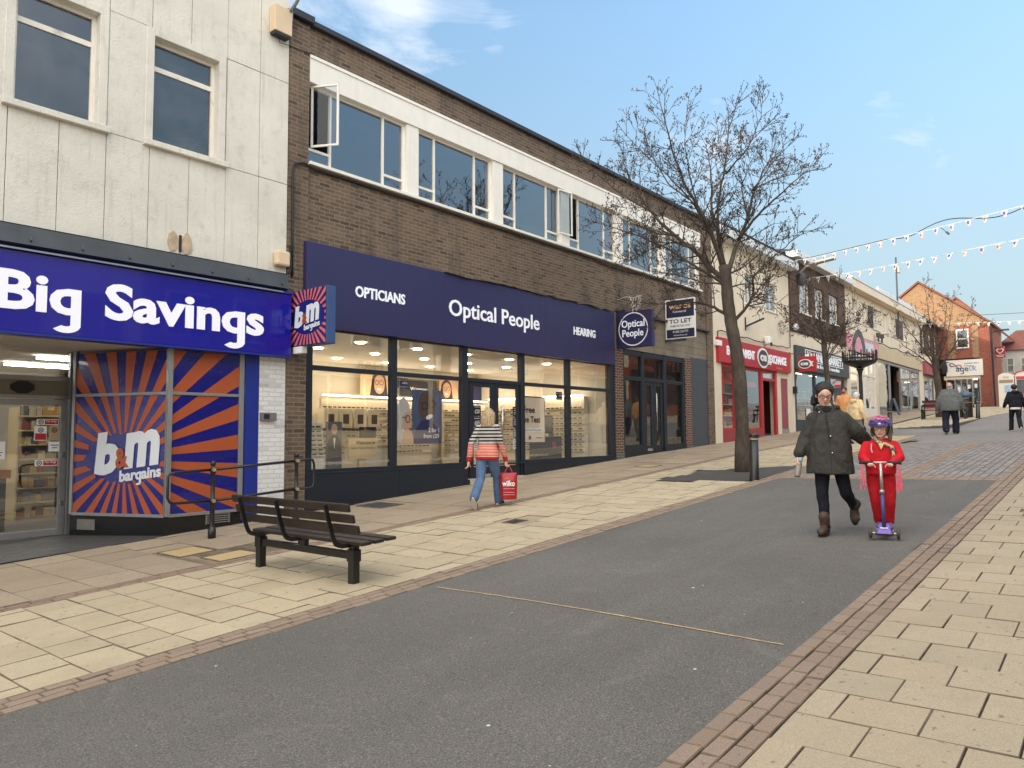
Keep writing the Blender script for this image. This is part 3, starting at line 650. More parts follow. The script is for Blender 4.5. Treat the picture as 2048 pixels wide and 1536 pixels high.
# fascia sign
fs = E('fascia_sign', 'long navy fascia board reading OPTICIANS, Optical People and HEARING in white', 'sign', (12.8, 10.9, 3.6))
mb = MB(); yb = 10.86
fx0, fz1 = S(7.755, 5.10, yb); fx1, fz0 = S(17.97, 3.645, yb)
mb.box(fx0, S(11.2, 0, yb)[0]-.002, yb, 11.0, S(0, 3.60, yb)[1], fz1); mb.box(S(11.2, 0, yb)[0]+.002, S(14.7, 0, yb)[0]-.002, yb, 11.0, S(0, 3.60, yb)[1], fz1); mb.box(S(14.7, 0, yb)[0]+.002, fx1, yb, 11.0, S(0, 3.60, yb)[1], fz1)
mb.build('board', M_NAVYS, fs, bevel=.004)
for txt, a, b, z, cap, bo in (('OPTICIANS', 8.83, 10.07, 4.265, .19, .028), ('Optical People', 11.32, 14.47, 4.215, .335, .012), ('HEARING', 15.94, 16.96, 4.265, .19, .028)):
    mb = MB(); xa, zz = S(a, z, yb); xb, _ = S(b, z, yb); text(mb, txt, xa, xb, (0, yb-.001, zz), FX, FZ, cap*yb/11, th=.012, bold=bo); mb.build('lettering', emit('white letters', (236, 240, 246), .06), fs)
# ragged flashing on the fascia board
mb = MB(); x = S(11.2, 5, yb)[0]; pv = None
while x < fx1:
    q = (x, yb-.03-random.uniform(0, .05), fz1+random.uniform(-.03, .03)); 
    if pv: mb.add([pv, q, (q[0], 11.0, fz1+.035), (pv[0], 11.0, fz1+.035)], [(0, 1, 2, 3)])
    pv = q; x += random.uniform(.12, .35)
props(mb.build('metal_flashing', pm('torn foil flashing', (150, 152, 150), .45, .25, 6, .3, 20, metal=.4)), 'crumpled grey metal flashing along the top edge of navy fascia board', 'flashing')
def proj_box(name, label, cat, xp, y0, y1, z0, z1, dx, m, m2=None):
    r = E(name, label, cat, (xp, y1, z0)); mb = MB(); mb.box(xp, xp+dx, y0, y1, z0, z1); mb.build('panel', m, r, bevel=.006); return r
ps = proj_box('projecting_sign', 'square navy projecting sign with white ring and Optical People lettering', 'sign', 18.02, 9.86, 10.96, 4.06, 5.07, .15, M_NAVYS)
mb = MB(); c = (18.015, 10.44, 4.565); ring = [[], []]
for k in range(48):
    t = 2*math.pi*k/48
    ring[0].append((18.012, c[1]-.465*math.cos(t), c[2]+.465*math.sin(t))); ring[1].append((18.012, c[1]-.435*math.cos(t), c[2]+.435*math.sin(t)))
for k in range(48): mb.quad(ring[0][k], ring[0][(k+1) % 48], ring[1][(k+1) % 48], ring[1][k])
mb.build('ring', M_WHITE, ps)
mb = MB(); text(mb, 'Optical', -.36, .36, (18.014, c[1], c[2]+.06), GX, FZ, .19, th=.012, bold=.012); mb.build('lettering', emit('white letters', (236, 240, 246), .06), ps); mb = MB(); text(mb, 'People', -.34, .32, (18.014, c[1], c[2]-.20), GX, FZ, .19, th=.012, bold=.012); mb.build('lettering', emit('white letters', (236, 240, 246), .06), ps)

# things in the opticians' window and shop
PO = lambda n, lb, x0, x1, z0, z1, y=11.13, cat='poster': E(n, lb, cat, (x0, y, z0))
def card(root, x0, x1, z0, z1, y, m, part='sheet'): mb = MB(); mb.box(x0, x1, y, y+.006, z0, z1); return mb.build(part, m, root)
SK = pm('printed skin', (206, 164, 138), .6, .1, 6, 0); SKD = pm('printed dark skin', (92, 66, 54), .5, .25, 9, 0); HAIRW = pm('printed white hair', (196, 192, 188), .6, .2, 30, 0); INK = pm('black ink', (26, 26, 30), .6, 0, 2, 0); PBLUE = pm('print blue', (76, 90, 124), .6, .25, 3, 0); PNAVY = pm('print navy', (38, 36, 92), .6, .05, 3, 0); LIP = pm('printed red', (170, 60, 70), .6, 0, 2, 0)
def disc(mb, cx, cz, rx, rz, y, rot=0., n=26, m=0):
    mb.prism([(cx+rx*math.cos(t)*math.cos(rot)-rz*math.sin(t)*math.sin(rot), y, cz+rx*math.cos(t)*math.sin(rot)+rz*math.sin(t)*math.cos(rot)) for t in [2*math.pi*k/n for k in range(n)]], (0, .003, 0), m)
def ringxz(mb, cx, cz, rx, rz, y, w_=.012, m=0, n=22):
    for k in range(n):
        t, u = 2*math.pi*k/n, 2*math.pi*(k+1)/n
        f = lambda a, s: (cx+(rx+s)*math.cos(a), y, cz+(rz+s)*math.sin(a))
        mb.quad(f(t, w_), f(u, w_), f(u, -w_), f(t, -w_), m)
def white_txt(root, lst, m=None, y=11.10, th=.003):
    for txt, a, b, z, cap, bo in lst: mb = MB(); text(mb, txt, a, b, (0, y, z), FX, FZ, cap, th=th, bold=bo); o = mb.build('lettering', m or M_WHITE, root)
    return o
p = PO('window_poster', 'tall window poster of two people in spectacles reading 2 for 1 from £59', 9.95, 11.24, 1.5, 2.6)
card(p, 10.40, 11.24, 1.5, 2.60, 11.135, PBLUE)
mb = MB(); disc(mb, 10.80, 2.26, .23, .32, 11.128, .12); mb.prism([(10.42, 11.126, 1.5), (11.2, 11.126, 1.5), (11.1, 11.126, 1.8), (10.95, 11.126, 1.98), (10.66, 11.126, 1.98), (10.5, 11.126, 1.8)], (0, .003, 0), 1)
disc(mb, 10.87, 2.05, .10, .045, 11.124, .3, m=2); ringxz(mb, 10.74, 2.27, .085, .07, 11.123, m=3); ringxz(mb, 10.95, 2.32, .085, .07, 11.123, m=3); mb.box(10.83, 10.87, 11.121, 11.124, 2.29, 2.305, 3)
disc(mb, 10.84, 2.19, .035, .05, 11.1235, 0, m=4)
mb.build('portrait_of_man', [SKD, PNAVY, M_WHITE, INK, pm('printed brown skin', (104, 76, 62), .5, .2, 9, 0)], p)
mb = MB(); disc(mb, 10.14, 1.98, .20, .45, 11.128, -.06, m=1); disc(mb, 10.26, 1.92, .115, .22, 11.124, .1); mb.prism([(9.98, 11.126, 1.5), (10.44, 11.126, 1.5), (10.40, 11.126, 1.72), (10.0, 11.126, 1.75)], (0, .003, 0), 0)
mb.prism([(10.36, 11.1255, 1.97), (10.41, 11.1255, 1.9), (10.36, 11.1255, 1.87)], (0, .003, 0), 0)
ringxz(mb, 10.27, 2.0, .055, .07, 11.121, .01, 2); mb.box(10.12, 10.22, 11.12, 11.123, 2.02, 2.035, 2); disc(mb, 10.34, 1.80, .04, .02, 11.12, 0, m=3); disc(mb, 10.06, 1.75, .07, .26, 11.1235, .1, m=1)
mb.build('portrait_of_woman', [SK, HAIRW, INK, LIP], p)
mb = MB(); mb.prism([(10.44+.17*math.cos(t), 11.12, 2.0-.05+.12*math.sin(t)) for t in [k*math.pi/8 for k in range(16)]], (0, .003, 0)); 
white_txt(p, [('2 for 1', 10.82, 11.12, 1.735, .085, .02), ('from £59', 10.68, 11.12, 1.615, .085, .02)])
for i, (lb, a, z) in enumerate((('small navy online sticker at the top of the pane above the window poster', 9.99, 2.61), ('small navy online sticker in the pane right of the doors', 15.30, 2.55))):
    p = PO('window_sticker', lb, a, a+.27, z, z+.19, cat='sticker'); card(p, a, a+.27, z, z+.2, 11.115, PNAVY); white_txt(p, [('Book your eye test', a+.03, a+.25, z+.15, .022, .0), ('online', a+.11, a+.25, z+.085, .05, .02), ('opticalpeople.co.uk', a+.03, a+.25, z+.02, .022, .0)], y=11.11)
PALE = pm('etched lettering', (170, 166, 158), .7, 0, 2, 0)
for lb, a, b, c_, d in (('pale opticalpeople.co.uk lettering along the lower edge of the first shop pane', 8.07, 8.83, 8.99, 9.74), ('pale opticalpeople.co.uk lettering along the lower edge of pane with poster', 10.08, 10.83, 10.98, 11.70)):
    wl_ = E('window_lettering', lb, 'lettering', (a, 11.05, 1.16))
    for u, v_ in ((a, b), (c_, d)): mb = MB(); text(mb, 'opticalpeople.co.uk', u, v_, (0, 11.046, 1.165), FX, FZ, .062, th=.002); mb.build('web_address', PALE, wl_)
    mb = MB(); disc(mb, (b+c_)/2, 1.19, .014, .014, 11.045); mb.build('dot', PALE, wl_)
for lb, a, b in (('pale web address lettering under the Free Eye Test poster', 14.1, 14.85), ('pale web address lettering at foot of the last opticians pane', 15.85, 16.6)):
    mb = MB(); text(mb, 'opticalpeople.co.uk', a, b, (0, 11.046, 1.165), FX, FZ, .06, th=.002); props(mb.build('window_lettering', PALE), lb, 'lettering')
GREY = pm('grey card', (110, 112, 118), .6, .05, 2, 0)
for side, a, lb0 in ((0, 12.135, 'left'), (1, 13.50, 'right')):
    for k, (z, m, tx) in enumerate(((2.09, INK, '£20'), (1.84, PNAVY, '£65'), (1.585, GREY, ''), (1.335, M_WHITE, ''))):
        names = ['black', 'navy', 'grey', 'white']; wh = ['showing £20', 'showing £65', 'with pale lines of text', 'lowest of the column'] if side == 0 else ['with lines of white text', 'with lines of small text', 'with pale lines of text', 'with blue mark']
        p = PO('door_notice', f'small {names[k]} notice {wh[k]} on the {lb0} door of the opticians', a, a+.24, z, z+.23, cat='notice'); card(p, a, a+.24, z, z+.232, 11.052, m)
        ls = [('Single vision', a+.03, a+.20, z+.19, .022, 0)]+([(tx, a+.04, a+.2, z+.06, .08, .03)] if tx and side == 0 else [('Opening hours and more', a+.03, a+.21, z+.14, .02, 0), ('for your eyes', a+.03, a+.18, z+.1, .02, 0), ('every day', a+.03, a+.15, z+.06, .02, 0)])
        ls = [l for l in ls if l]; mbx = MB()
        for t_ in range(len(ls)):
            if ls[t_][0].startswith('£'): text(mbx, ls[t_][0], ls[t_][1], ls[t_][2], (0, 11.05, ls[t_][3]), FX, FZ, ls[t_][4], th=.002, bold=ls[t_][5])
            else: mbx.box(ls[t_][1], ls[t_][2], 11.049, 11.052, ls[t_][3], ls[t_][3]+.012)
        mbx.build('lettering', INK if m is M_WHITE else M_WHITE, p)
p = PO('window_poster', 'large cream poster reading Free Eye Test in bold black beside the doors', 13.95, 14.87, 1.48, 2.58)
card(p, 13.90, 14.88, 1.47, 2.60, 11.16, INK, 'frame'); card(p, 13.92, 14.85, 1.49, 2.57, 11.15, pm('poster cream', (226, 206, 186), .6, .03, 2, 0)); card(p, 13.92, 14.85, 1.73, 1.83, 11.145, M_WHITE, 'band')
white_txt(p, [('Free', 14.0, 14.45, 2.20, .15, .02), ('Eye Test', 13.93, 14.66, 1.97, .14, .02), ('Digital Retinal Photography', 14.0, 14.7, 1.765, .04, 0)], INK, 11.142)
mb = MB(); disc(mb, 14.25, 1.60, .05, .05, 11.142); mb.box(14.5, 14.75, 11.142, 11.147, 1.59, 1.605); mb.build('roundel', INK, p)
# free-standing things in the shop
p = E('welcome_sign', 'cream board on the window ledge reading Welcome to', 'sign', (9.02, 11.4, .74)); mb = MB(); mb.prism([(9.02, 11.4, 1.23), (9.68, 11.4, 1.23), (9.74, 11.4, 1.63), (9.02, 11.4, 1.63)], (0, .02, 0)); mb.box(9.3, 9.45, 11.43, 11.5, .75, 1.23); mb.build('board', pm('oak cream', (206, 178, 128), .6, .1, 3), p)
white_txt(p, [('Welcome to', 9.19, 9.66, 1.51, .065, .02), ('Optical People Hinckley', 9.06, 9.66, 1.42, .04, 0)], INK, 11.398)
p = E('poster_stand', 'dark portrait poster of a suited figure with bow tie standing in the window', 'poster', (8.66, 11.6, .74)); mb = MB(); mb.box(8.66, 9.02, 11.6, 11.62, .75, 1.94); mb.build('board', pm('poster grey', (96, 96, 100), .6, .2, 3), p)
mb = MB(); disc(mb, 8.84, 1.80, .07, .10, 11.597, m=1); mb.prism([(8.68, 11.596, 1.2), (9.0, 11.596, 1.2), (9.0, 11.596, 1.55), (8.9, 11.596, 1.68), (8.78, 11.596, 1.68), (8.68, 11.596, 1.55)], (0, .003, 0)); mb.prism([(8.81, 11.593, 1.66), (8.87, 11.593, 1.66), (8.84, 11.593, 1.42)], (0, .003, 0), 2); mb.box(8.80, 8.88, 11.590, 11.593, 1.635, 1.665, 0); mb.build('portrait', [INK, SK, M_WHITE], p)
p = E('display_stand', 'angled white rack of spectacle frames standing behind the first shop pane', 'display stand', (8.3, 11.5, .74)); mb = MB(); mb.prism([(8.0, 11.55, .8), (8.6, 11.55, .8), (8.68, 11.75, 1.92), (8.05, 11.75, 1.92)], (0, .04, 0)); mb.build('back_board', M_UNIT, p)
mb = MB(); fr = MB()
for k in range(7):
    z = 1.3+k*.085; yy = 11.56+(z-.8)*.18
    mb.box(8.03, 8.62, yy-.06, yy, z, z+.012)
    for j in range(4): x = 8.08+j*.14; fr.box(x, x+.10, yy-.045, yy-.035, z+.02, z+.05)
mb.build('shelf', M_UNIT, p); fr.build('spectacle_frames', INK, p)
def rack(lb, x0, x1, z0, z1, y, rows, seed):
    random.seed(seed); p = E('spectacle_rack', lb, 'display rack', (x0, y, .74)); mb = MB(); mb.box(x0, x1, y, y+.08, .75, z1); mb.build('back_board', M_UNIT, p)
    mb = MB(); fr = MB()
    for k in range(rows):
        z = z0+(z1-z0-.1)*k/rows; mb.box(x0, x1, y-.07, y, z, z+.012); x = x0+.03
        while x < x1-.12: 
            if random.random() < .85: fr.box(x, x+.105, y-.06, y-.045, z+.02, z+.055)
            x += .15
    mb.build('shelf', M_UNIT, p); fr.build('spectacle_frames', pm('frame tortoise', (64, 46, 36), .4, .4, 30, 0), p)
rack('lit wall rack of spectacle frames at the left end of opticians shop', 7.9, 11.2, 1.2, 2.62, 15.7, 9, 3)
rack('lit wall rack of spectacle frames behind the doors of opticians shop', 11.55, 15.4, 1.2, 2.62, 15.7, 9, 4)
rack('lit wall rack of spectacle frames at the right end of opticians shop', 15.9, 17.8, 1.2, 2.62, 15.7, 9, 5)
for i in range(4):
    x = 11.36+i*.46; p = E('display_cube', ['square dark fronted display cube, leftmost of four on the left wall rack', 'square dark fronted display cube, second of four on the left wall rack', 'square dark fronted display cube, third of four on the left wall rack', 'square dark fronted display cube, rightmost of four on the left wall rack'][i], 'display cube', (x, 15.4, 1.88), group='display cubes in the opticians'); mb = MB(); mb.box(x, x+.40, 15.3, 15.6, 1.88, 2.36); mb.build('casing', M_UNIT, p); mb = MB(); mb.box(x+.11, x+.29, 15.29, 15.299, 1.98, 2.22); mb.build('opening', pm('brown recess', (86, 64, 50), .6), p)
def side_rack(lb, y0, y1, seed):
    random.seed(seed); p = E('spectacle_rack', lb, 'display rack', (17.7, y0, .74)); mb = MB(); mb.box(17.72, 17.9, y0, y1, .75, 2.75); mb.build('back_board', M_UNIT, p); mb = MB(); fr = MB()
    for k in range(9):
        z = 1.2+k*.15; mb.box(17.62, 17.72, y0, y1, z, z+.012); y = y0+.04
        while y < y1-.12:
            if random.random() < .85: fr.box(17.64, 17.655, y, y+.11, z+.02, z+.055)
            y += .16
    mb.build('shelf', M_UNIT, p); fr.build('spectacle_frames', INK, p); mb = MB(); mb.box(17.6, 17.66, y0, y1, 2.76, 2.79); mb.build('shelf_light', M_LEDS, p)
side_rack('lit rack of spectacle frames on the right side wall near the window', 11.9, 13.3, 41); side_rack('lit rack of spectacle frames on the right side wall further back', 13.6, 15.4, 42)
random.seed(11)
def panel(lb, x0, x1, z0, z1, y, m, face=None, txt=None):
    p = E('wall_picture', lb, 'picture', (x0, y, z0)); card(p, x0, x1, z0, z1, y, m, 'board')
    if face:
        fx, fz, s_ = face; mb = MB(); disc(mb, fx, fz+.03*s_, .15*s_, .17*s_, y-.006, m=1); mb.prism([(fx-.15*s_, y-.006, fz+.03*s_), (fx-.19*s_, y-.006, fz-.2*s_), (fx+.19*s_, y-.006, fz-.2*s_), (fx+.15*s_, y-.006, fz+.03*s_)], (0, .003, 0), 1); disc(mb, fx+.01, fz-.01, .115*s_, .155*s_, y-.010); ringxz(mb, fx-.05*s_, fz+.02*s_, .04*s_, .035*s_, y-.012, .004*s_, 2); ringxz(mb, fx+.05*s_, fz+.02*s_, .04*s_, .035*s_, y-.012, .004*s_, 2); disc(mb, fx, fz-.085*s_, .045*s_, .018*s_, y-.014, m=3); mb.build('portrait', [SK, pm('printed brown hair', (60, 42, 34), .6, .2, 20, 0), INK, M_WHITE], p)
    if txt: white_txt(p, [(txt[0], txt[1], txt[2], txt[3], .09, .02)], y=y-.005)
panel('bright portrait of smiling woman with glasses above the wall rack', 13.0, 14.3, 2.76, 3.45, 15.95, pm('photo cream', (222, 196, 160), .6, .1, 2, 0), (13.65, 3.10, 1.7))
panel('dark blue wall panel reading Women over the doors', 14.4, 15.9, 2.80, 3.3, 15.95, M_DK, None, ('Women', 14.8, 15.5, 2.98))
panel('reddish portrait panel above the left wall rack', 9.3, 10.4, 2.74, 3.15, 15.95, pm('photo russet', (150, 96, 78), .6, .3, 3, 0), (9.8, 2.95, .9))
panel('dark wall panel reading Women above the left wall rack', 10.45, 11.3, 2.74, 3.15, 15.95, M_DK, None, ('Women', 10.65, 11.1, 2.9))
panel('dark wall panel above the far left of wall rack', 8.0, 8.7, 2.74, 3.15, 15.95, pm('photo dark', (70, 44, 46), .6, .3, 3, 0))
panel('portrait panel over the Free Eye Test poster', 16.0, 16.8, 2.78, 3.4, 15.95, pm('photo cream2', (210, 170, 140), .6, .2, 2, 0), (16.3, 3.05, 1.5))
panel('navy panel reading men at the right end of shop', 16.9, 17.9, 2.78, 3.3, 15.95, PNAVY, None, ('men', 17.0, 17.5, 2.95))
p = E('display_cabinet', 'dark cabinet with small red mark in the last opticians pane', 'cabinet', (16.0, 12.3, .74)); mb = MB(); mb.box(15.95, 16.9, 12.1, 12.5, .75, 1.62); mb.build('carcass', M_DK, p, bevel=.01); mb = MB(); mb.box(16.45, 16.62, 12.09, 12.1, 1.3, 1.48); mb.build('mark', LIP, p)
p = E('display_screen', 'black framed stand on top of the dark cabinet', 'display stand', (16.4, 12.3, 1.62)); mb = MB(); mb.box(16.15, 16.7, 12.25, 12.3, 1.70, 2.2); mb.box(16.2, 16.24, 12.2, 12.35, 1.62, 1.7); mb.box(16.62, 16.66, 12.2, 12.35, 1.62, 1.7); mb.build('frame', INK, p); mb = MB(); mb.box(16.2, 16.65, 12.24, 12.249, 1.75, 2.15); mb.build('picture', pm('photo dark grey', (90, 90, 96), .5, .4, 5, 0), p)
for i, (x, y, lb) in enumerate(((9.0, 13.6, 'pale dispensing desk in the left part of opticians shop'), (11.0, 13.2, 'pale dispensing desk behind the window poster'), (15.0, 13.4, 'pale dispensing desk right of the doors inside the shop'))):
    p = E('desk', lb, 'desk', (x, y, .74)); mb = MB(); mb.box(x-.5, x+.5, y-.3, y+.3, 1.42, 1.47); mb.build('desk_top', pm('desk oak', (190, 160, 118), .5, .1, 3), p, bevel=.006); mb = MB(); mb.box(x-.45, x+.45, y-.25, y-.22, .75, 1.42); mb.box(x-.47, x-.43, y-.25, y+.25, .75, 1.42); mb.box(x+.43, x+.47, y-.25, y+.25, .75, 1.42); mb.build('pedestal', M_UNIT, p)
    q = E('monitor', lb.replace('pale dispensing desk', 'black computer screen on the desk'), 'monitor', (x, y, 1.47)); mb = MB(); mb.box(x-.25, x+.2, y-.02, y+.02, 1.57, 1.87); mb.build('screen', INK, q, bevel=.004); mb = MB(); mb.box(x-.06, x+.02, y-.02, y+.02, 1.47, 1.57); mb.box(x-.14, x+.1, y-.08, y+.08, 1.47, 1.485); mb.build('stand', INK, q)

# ---------- cream panelled building with the discount store
bm_ = E('shop_building', 'pale cream panelled building with peeling paint over a blue discount store front', 'building', (2, 11, 0))
WIN = [(-2.2, -1.17), (-.39, .64), (1.42, 2.45), (3.22, 4.25), (5.02, 6.05)]
mb = MB(); random.seed(5)
def pan(x0, x1, z0, z1):
    d = random.uniform(0, .006); mb.box(x0+.0045, x1-.0045, 10.985-d, 11.2, z0+.0045, z1-.0045)
xs = [3.165+.6055*k for k in range(-20, 7)]+[6.785, 7.335]; xs = sorted({round(x, 3) for x in xs if x < 6.3} | {6.19, 6.785, 7.335})
for a, b in zip(xs, xs[1:]):
    pan(a, b, 4.3, 5.985); pan(a, b, 7.775, 9.95)
    if not any(w0-.1 < (a+b)/2 < w1+.1 for w0, w1 in WIN): pan(a, b, 5.985, 7.775)
mb.build('wall_panels', M_CREAM, bm_, bevel=.007)
mb = MB(); wall_holes(mb, -9, 7.335, 3.1, 9.95, 11.03, [(w0-.01, w1+.01, 6.0, 7.70) for w0, w1 in WIN], .2); mb.build('wall', pm('joint shadow mortar', (150, 142, 128), .95, .15, 3), bm_)
mb = MB()
for w0, w1 in WIN:
    mb.box(w0-.118, w0, 10.972, 11.2, 5.985, 7.775); mb.box(w1, w1+.122, 10.972, 11.2, 5.985, 7.775); mb.box(w0, w1, 10.972, 11.2, 7.665, 7.775)
mb.build('window_surround', M_CREAM, bm_, bevel=.008)
mb = MB()
for w0, w1 in WIN: mb.box(w0-.14, w1+.15, 10.90, 11.2, 5.955, 6.045)
mb.build('sill', M_CREAM, bm_, bevel=.01)
M_PEEL = pm('peeling white paint', (222, 216, 204), .6, .06, 4, .4, 30, dirt=(110, 104, 98), dirt_a=.85)
for w0, w1 in WIN: window(bm_, w0, w1, 6.045, 7.665, 11.12, M_PEEL, GL_OLD, hs=((7.235, w0+.04, w1-.04),), fw=.055, fd=.05, pw=.075)
mb = MB(); room(mb, -8.8, 7.2, 11.24, 15, 5.6, 7.75); mb.build('upper_room', M_DARKROOM, bm_)
shell_walls(bm_, -9, 7.335, 11, 22, 9.95, BR_DARK, M_ROOF)
mb = MB(); mb.box(-9, 7.36, 10.9, 11.3, 9.95, 10.05); mb.build('coping', M_COPING, bm_)
# damaged spot with exposed slot above the lead
mb = MB(); 
for (cx, cz, rx, rz) in ((5.36, 4.60, .09, .16), (5.58, 4.60, .09, .17)):
    mb.prism([(cx+rx*math.cos(t)*random.uniform(.8, 1.1), 10.968, cz+rz*math.sin(t)*random.uniform(.8, 1.1)) for t in [2*math.pi*k/16 for k in range(16)]], (0, .02, 0))
mb.build('bare_concrete_patch', pm('broken concrete', (186, 166, 140), .95, .25, 10, .8, 30), bm_)
mb = MB(); mb.box(5.455, 5.49, 10.96, 10.99, 4.46, 4.72); mb.build('slot', pm('rusty iron', (54, 40, 34), .8, .4, 20, .5), bm_)
# lead band
mb = MB(); yl = 10.83; x0 = -8; 
def leadp(z, y): return S(0, z, y)[1]
mb.add([(x, y, z) for x in (x0, S(7.40, 0, yl)[0]) for (y, z) in ((10.99, leadp(4.42, 10.99)), (10.86, 4.39), (yl, leadp(4.19, yl)), (10.99, leadp(4.15, yl)))], [(0, 1, 5, 4), (1, 2, 6, 5), (2, 3, 7, 6), (0, 3, 2, 1), (4, 5, 6, 7)])
for k in range(18):
    x = S(7.3, 0, yl)[0]-.03-k*.62; mb.bar((x, 10.985, 4.425), (x, yl-.012, 4.2), .02, .03)
mb.build('lead_band', M_LEAD, bm_)
mb = MB(); mb.box(-8, 7.30, 10.93, 10.985, 4.395, 4.425); mb.build('sealant_line', M_CABLE, bm_)
# blue fascia sign
bs = E('fascia_sign', 'wide royal blue fascia sign reading Big Savings in large white letters', 'sign', (3.5, 10.8, 3.05)); yb = 10.80
sx1, sz1 = S(7.46, 4.15, yb); _, sz0 = S(0, 3.04, yb)
mb = MB(); mb.box(-7, sx1, yb, 11.0, sz0, sz1-.06); mb.build('board', M_BLUE, bs, bevel=.006)
mb = MB(); mb.box(-7, sx1+.02, yb-.03, 11.0, sz1-.055, sz1-.02); mb.box(-7, sx1+.02, yb-.025, 11.0, sz0-.035, sz0-.004); mb.build('trim', M_BLUE2, bs)
mb = MB(); mb.box(-6, sx1-.2, yb-.06, yb-.034, sz1-.052, sz1-.03); mb.build('light_trough', M_STEEL, bs)
mb = MB(); _, zb_ = S(0, 3.345, yb)
for wd_, a_, b_ in (('Big', 3.115, 4.12), ('Savings', 4.43, 6.93)): mb = MB(); text(mb, wd_, S(a_, 0, yb)[0], S(b_, 0, yb)[0], (0, yb-.001, zb_), FX, FZ, .47*yb/11, th=.012, bold=.031); mb.build('lettering', emit('white letters lit', (240, 240, 250), .05), bs)
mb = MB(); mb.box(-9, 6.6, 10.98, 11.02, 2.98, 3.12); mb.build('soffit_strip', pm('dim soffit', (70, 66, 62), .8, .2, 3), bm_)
# piers right of the entrance
mb = MB(); mb.box(6.85, 7.338, 10.97, 11.3, -.4, 3.04); mb.build('white_brick_pier', BR_WHITE, bm_)
mb = MB(); mb.box(6.60, 6.845, 10.975, 11.2, -.4, 3.02); mb.build('blue_panel', M_BLUE2, bm_)
# splayed starburst windows: first panel from A back to B, then along the front
A, B = (5.37, 11.0), (4.66, 12.70); LA = math.hypot(B[0]-A[0], B[1]-A[1]); eA = ((B[0]-A[0])/LA, (B[1]-A[1])/LA); nA = (-eA[1], eA[0])   # nA points to the entrance side
if nA[0] > 0: nA = (-nA[0], -nA[1])
W2 = 6.50-5.37
def PA(s, z, d=0.):                      # s: distance from the outer corner; negative runs along the street front
    if s >= 0: return (A[0]+eA[0]*s+nA[0]*d, A[1]+eA[1]*s+nA[1]*d, z)
    return (A[0]-s, A[1]-d, z)
Z0, Z1 = .53, 2.97; LP = 1.74
def star(mb_bg, mb_or, cx, cz, x0, x1, z0, z1, n, inner, P, d0, d1, split=None, ph=0.):
    """rays clipped to the rectangle, in panel coordinates (x grows towards the viewer's right)"""
    def edge(t):
        c, s_ = math.cos(t), math.sin(t); r = 1e9
        if c > 1e-9: r = min(r, (x1-cx)/c)
        if c < -1e-9: r = min(r, (x0-cx)/c)
        if s_ > 1e-9: r = min(r, (z1-cz)/s_)
        if s_ < -1e-9: r = min(r, (z0-cz)/s_)
        return r
    corners = [math.atan2(b-cz, a-cx) % (2*math.pi) for a in (x0, x1) for b in (z0, z1)]
    for k in range(n):
        t0, t1 = 2*math.pi*(k+ph)/n, 2*math.pi*(k+ph+.5)/n
        ts = sorted([t0+(t1-t0)*i/6 for i in range(7)]+[c+o for c in corners for o in (0, 2*math.pi) if t0 < c+o < t1])
        for a, b in zip(ts, ts[1:]):
            q = []
            for t in (a, b):
                ri = inner(t); ro = edge(t)
                q.append((ri, ro, t))
            if q[0][1] <= q[0][0] and q[1][1] <= q[1][0]: continue
            pts = [(cx+r*math.cos(t), cz+r*math.sin(t)) for r, t in ((q[0][0], a), (max(q[0]), a), (max(q[1]), b), (q[1][0], b))] if False else [(cx+min(q[0][0], q[0][1])*math.cos(a), cz+min(q[0][0], q[0][1])*math.sin(a)), (cx+q[0][1]*math.cos(a), cz+q[0][1]*math.sin(a)), (cx+q[1][1]*math.cos(b), cz+q[1][1]*math.sin(b)), (cx+min(q[1][0], q[1][1])*math.cos(b), cz+min(q[1][0], q[1][1])*math.sin(b))]
            def clip(pp, side):
                outp = []
                for i in range(len(pp)):
                    p_, q_ = pp[i], pp[(i+1) % len(pp)]; ins = (p_[0] <= split) if side < 0 else (p_[0] >= split); inq = (q_[0] <= split) if side < 0 else (q_[0] >= split)
                    if ins: outp.append(p_)
                    if ins != inq: u = (split-p_[0])/(q_[0]-p_[0]); outp.append((split, p_[1]+u*(q_[1]-p_[1])))
                return outp
            for side in ((-1, 1) if split is not None else (0,)):
                pp = clip(pts, side) if side else pts
                if len(pp) >= 3:
                    mid = sum(p_[0] for p_ in pp)/len(pp); base = len(mb_or.v); dx = 1e-5*(1 if side > 0 else -1)
                    mb_or.v += [P(p_[0]+dx if abs(p_[0]-(split if split is not None else 9e9)) < 1e-6 else p_[0], p_[1], d1) for p_ in pp]; mb_or.f.append(tuple(range(base, base+len(pp)))); mb_or.m.append(0)
PV = lambda x, z, d: PA(-x, z, d)        # viewer coordinates: x = -s
bw = E('window_display', 'blue and orange sunburst window graphic with white store name beside the glass door', 'window graphic', (A[0], A[1], Z0))
mb = MB(); 
for s0, s1 in ((.03, LP), (-W2, -.03)):
    mb.prism([PA(s0, Z0, -.03), PA(s1, Z0, -.03), PA(s1, Z1, -.03), PA(s0, Z1, -.03)], Vector(PA(s1, 0, .0))-Vector(PA(s1, 0, -.03)))
M_VBLUE = pm('blue vinyl', (14, 17, 112), .25, .06, 2, .02, coat=.3)
mb.build('vinyl_backing', M_VBLUE, bw)
def inn(t): 
    c, s_ = abs(math.cos(t)), abs(math.sin(t)); r = 1/math.sqrt((c/.73)**2+(s_/.37)**2); return r*(1+.06*math.sin(14*t))
mb = MB(); star(None, mb, -.80, 1.36, -LP, W2, Z0, Z1, 27, inn, PV, 0, .003, split=0., ph=.25); mb.build('sunburst', M_ORANGE, bw, rec=False)
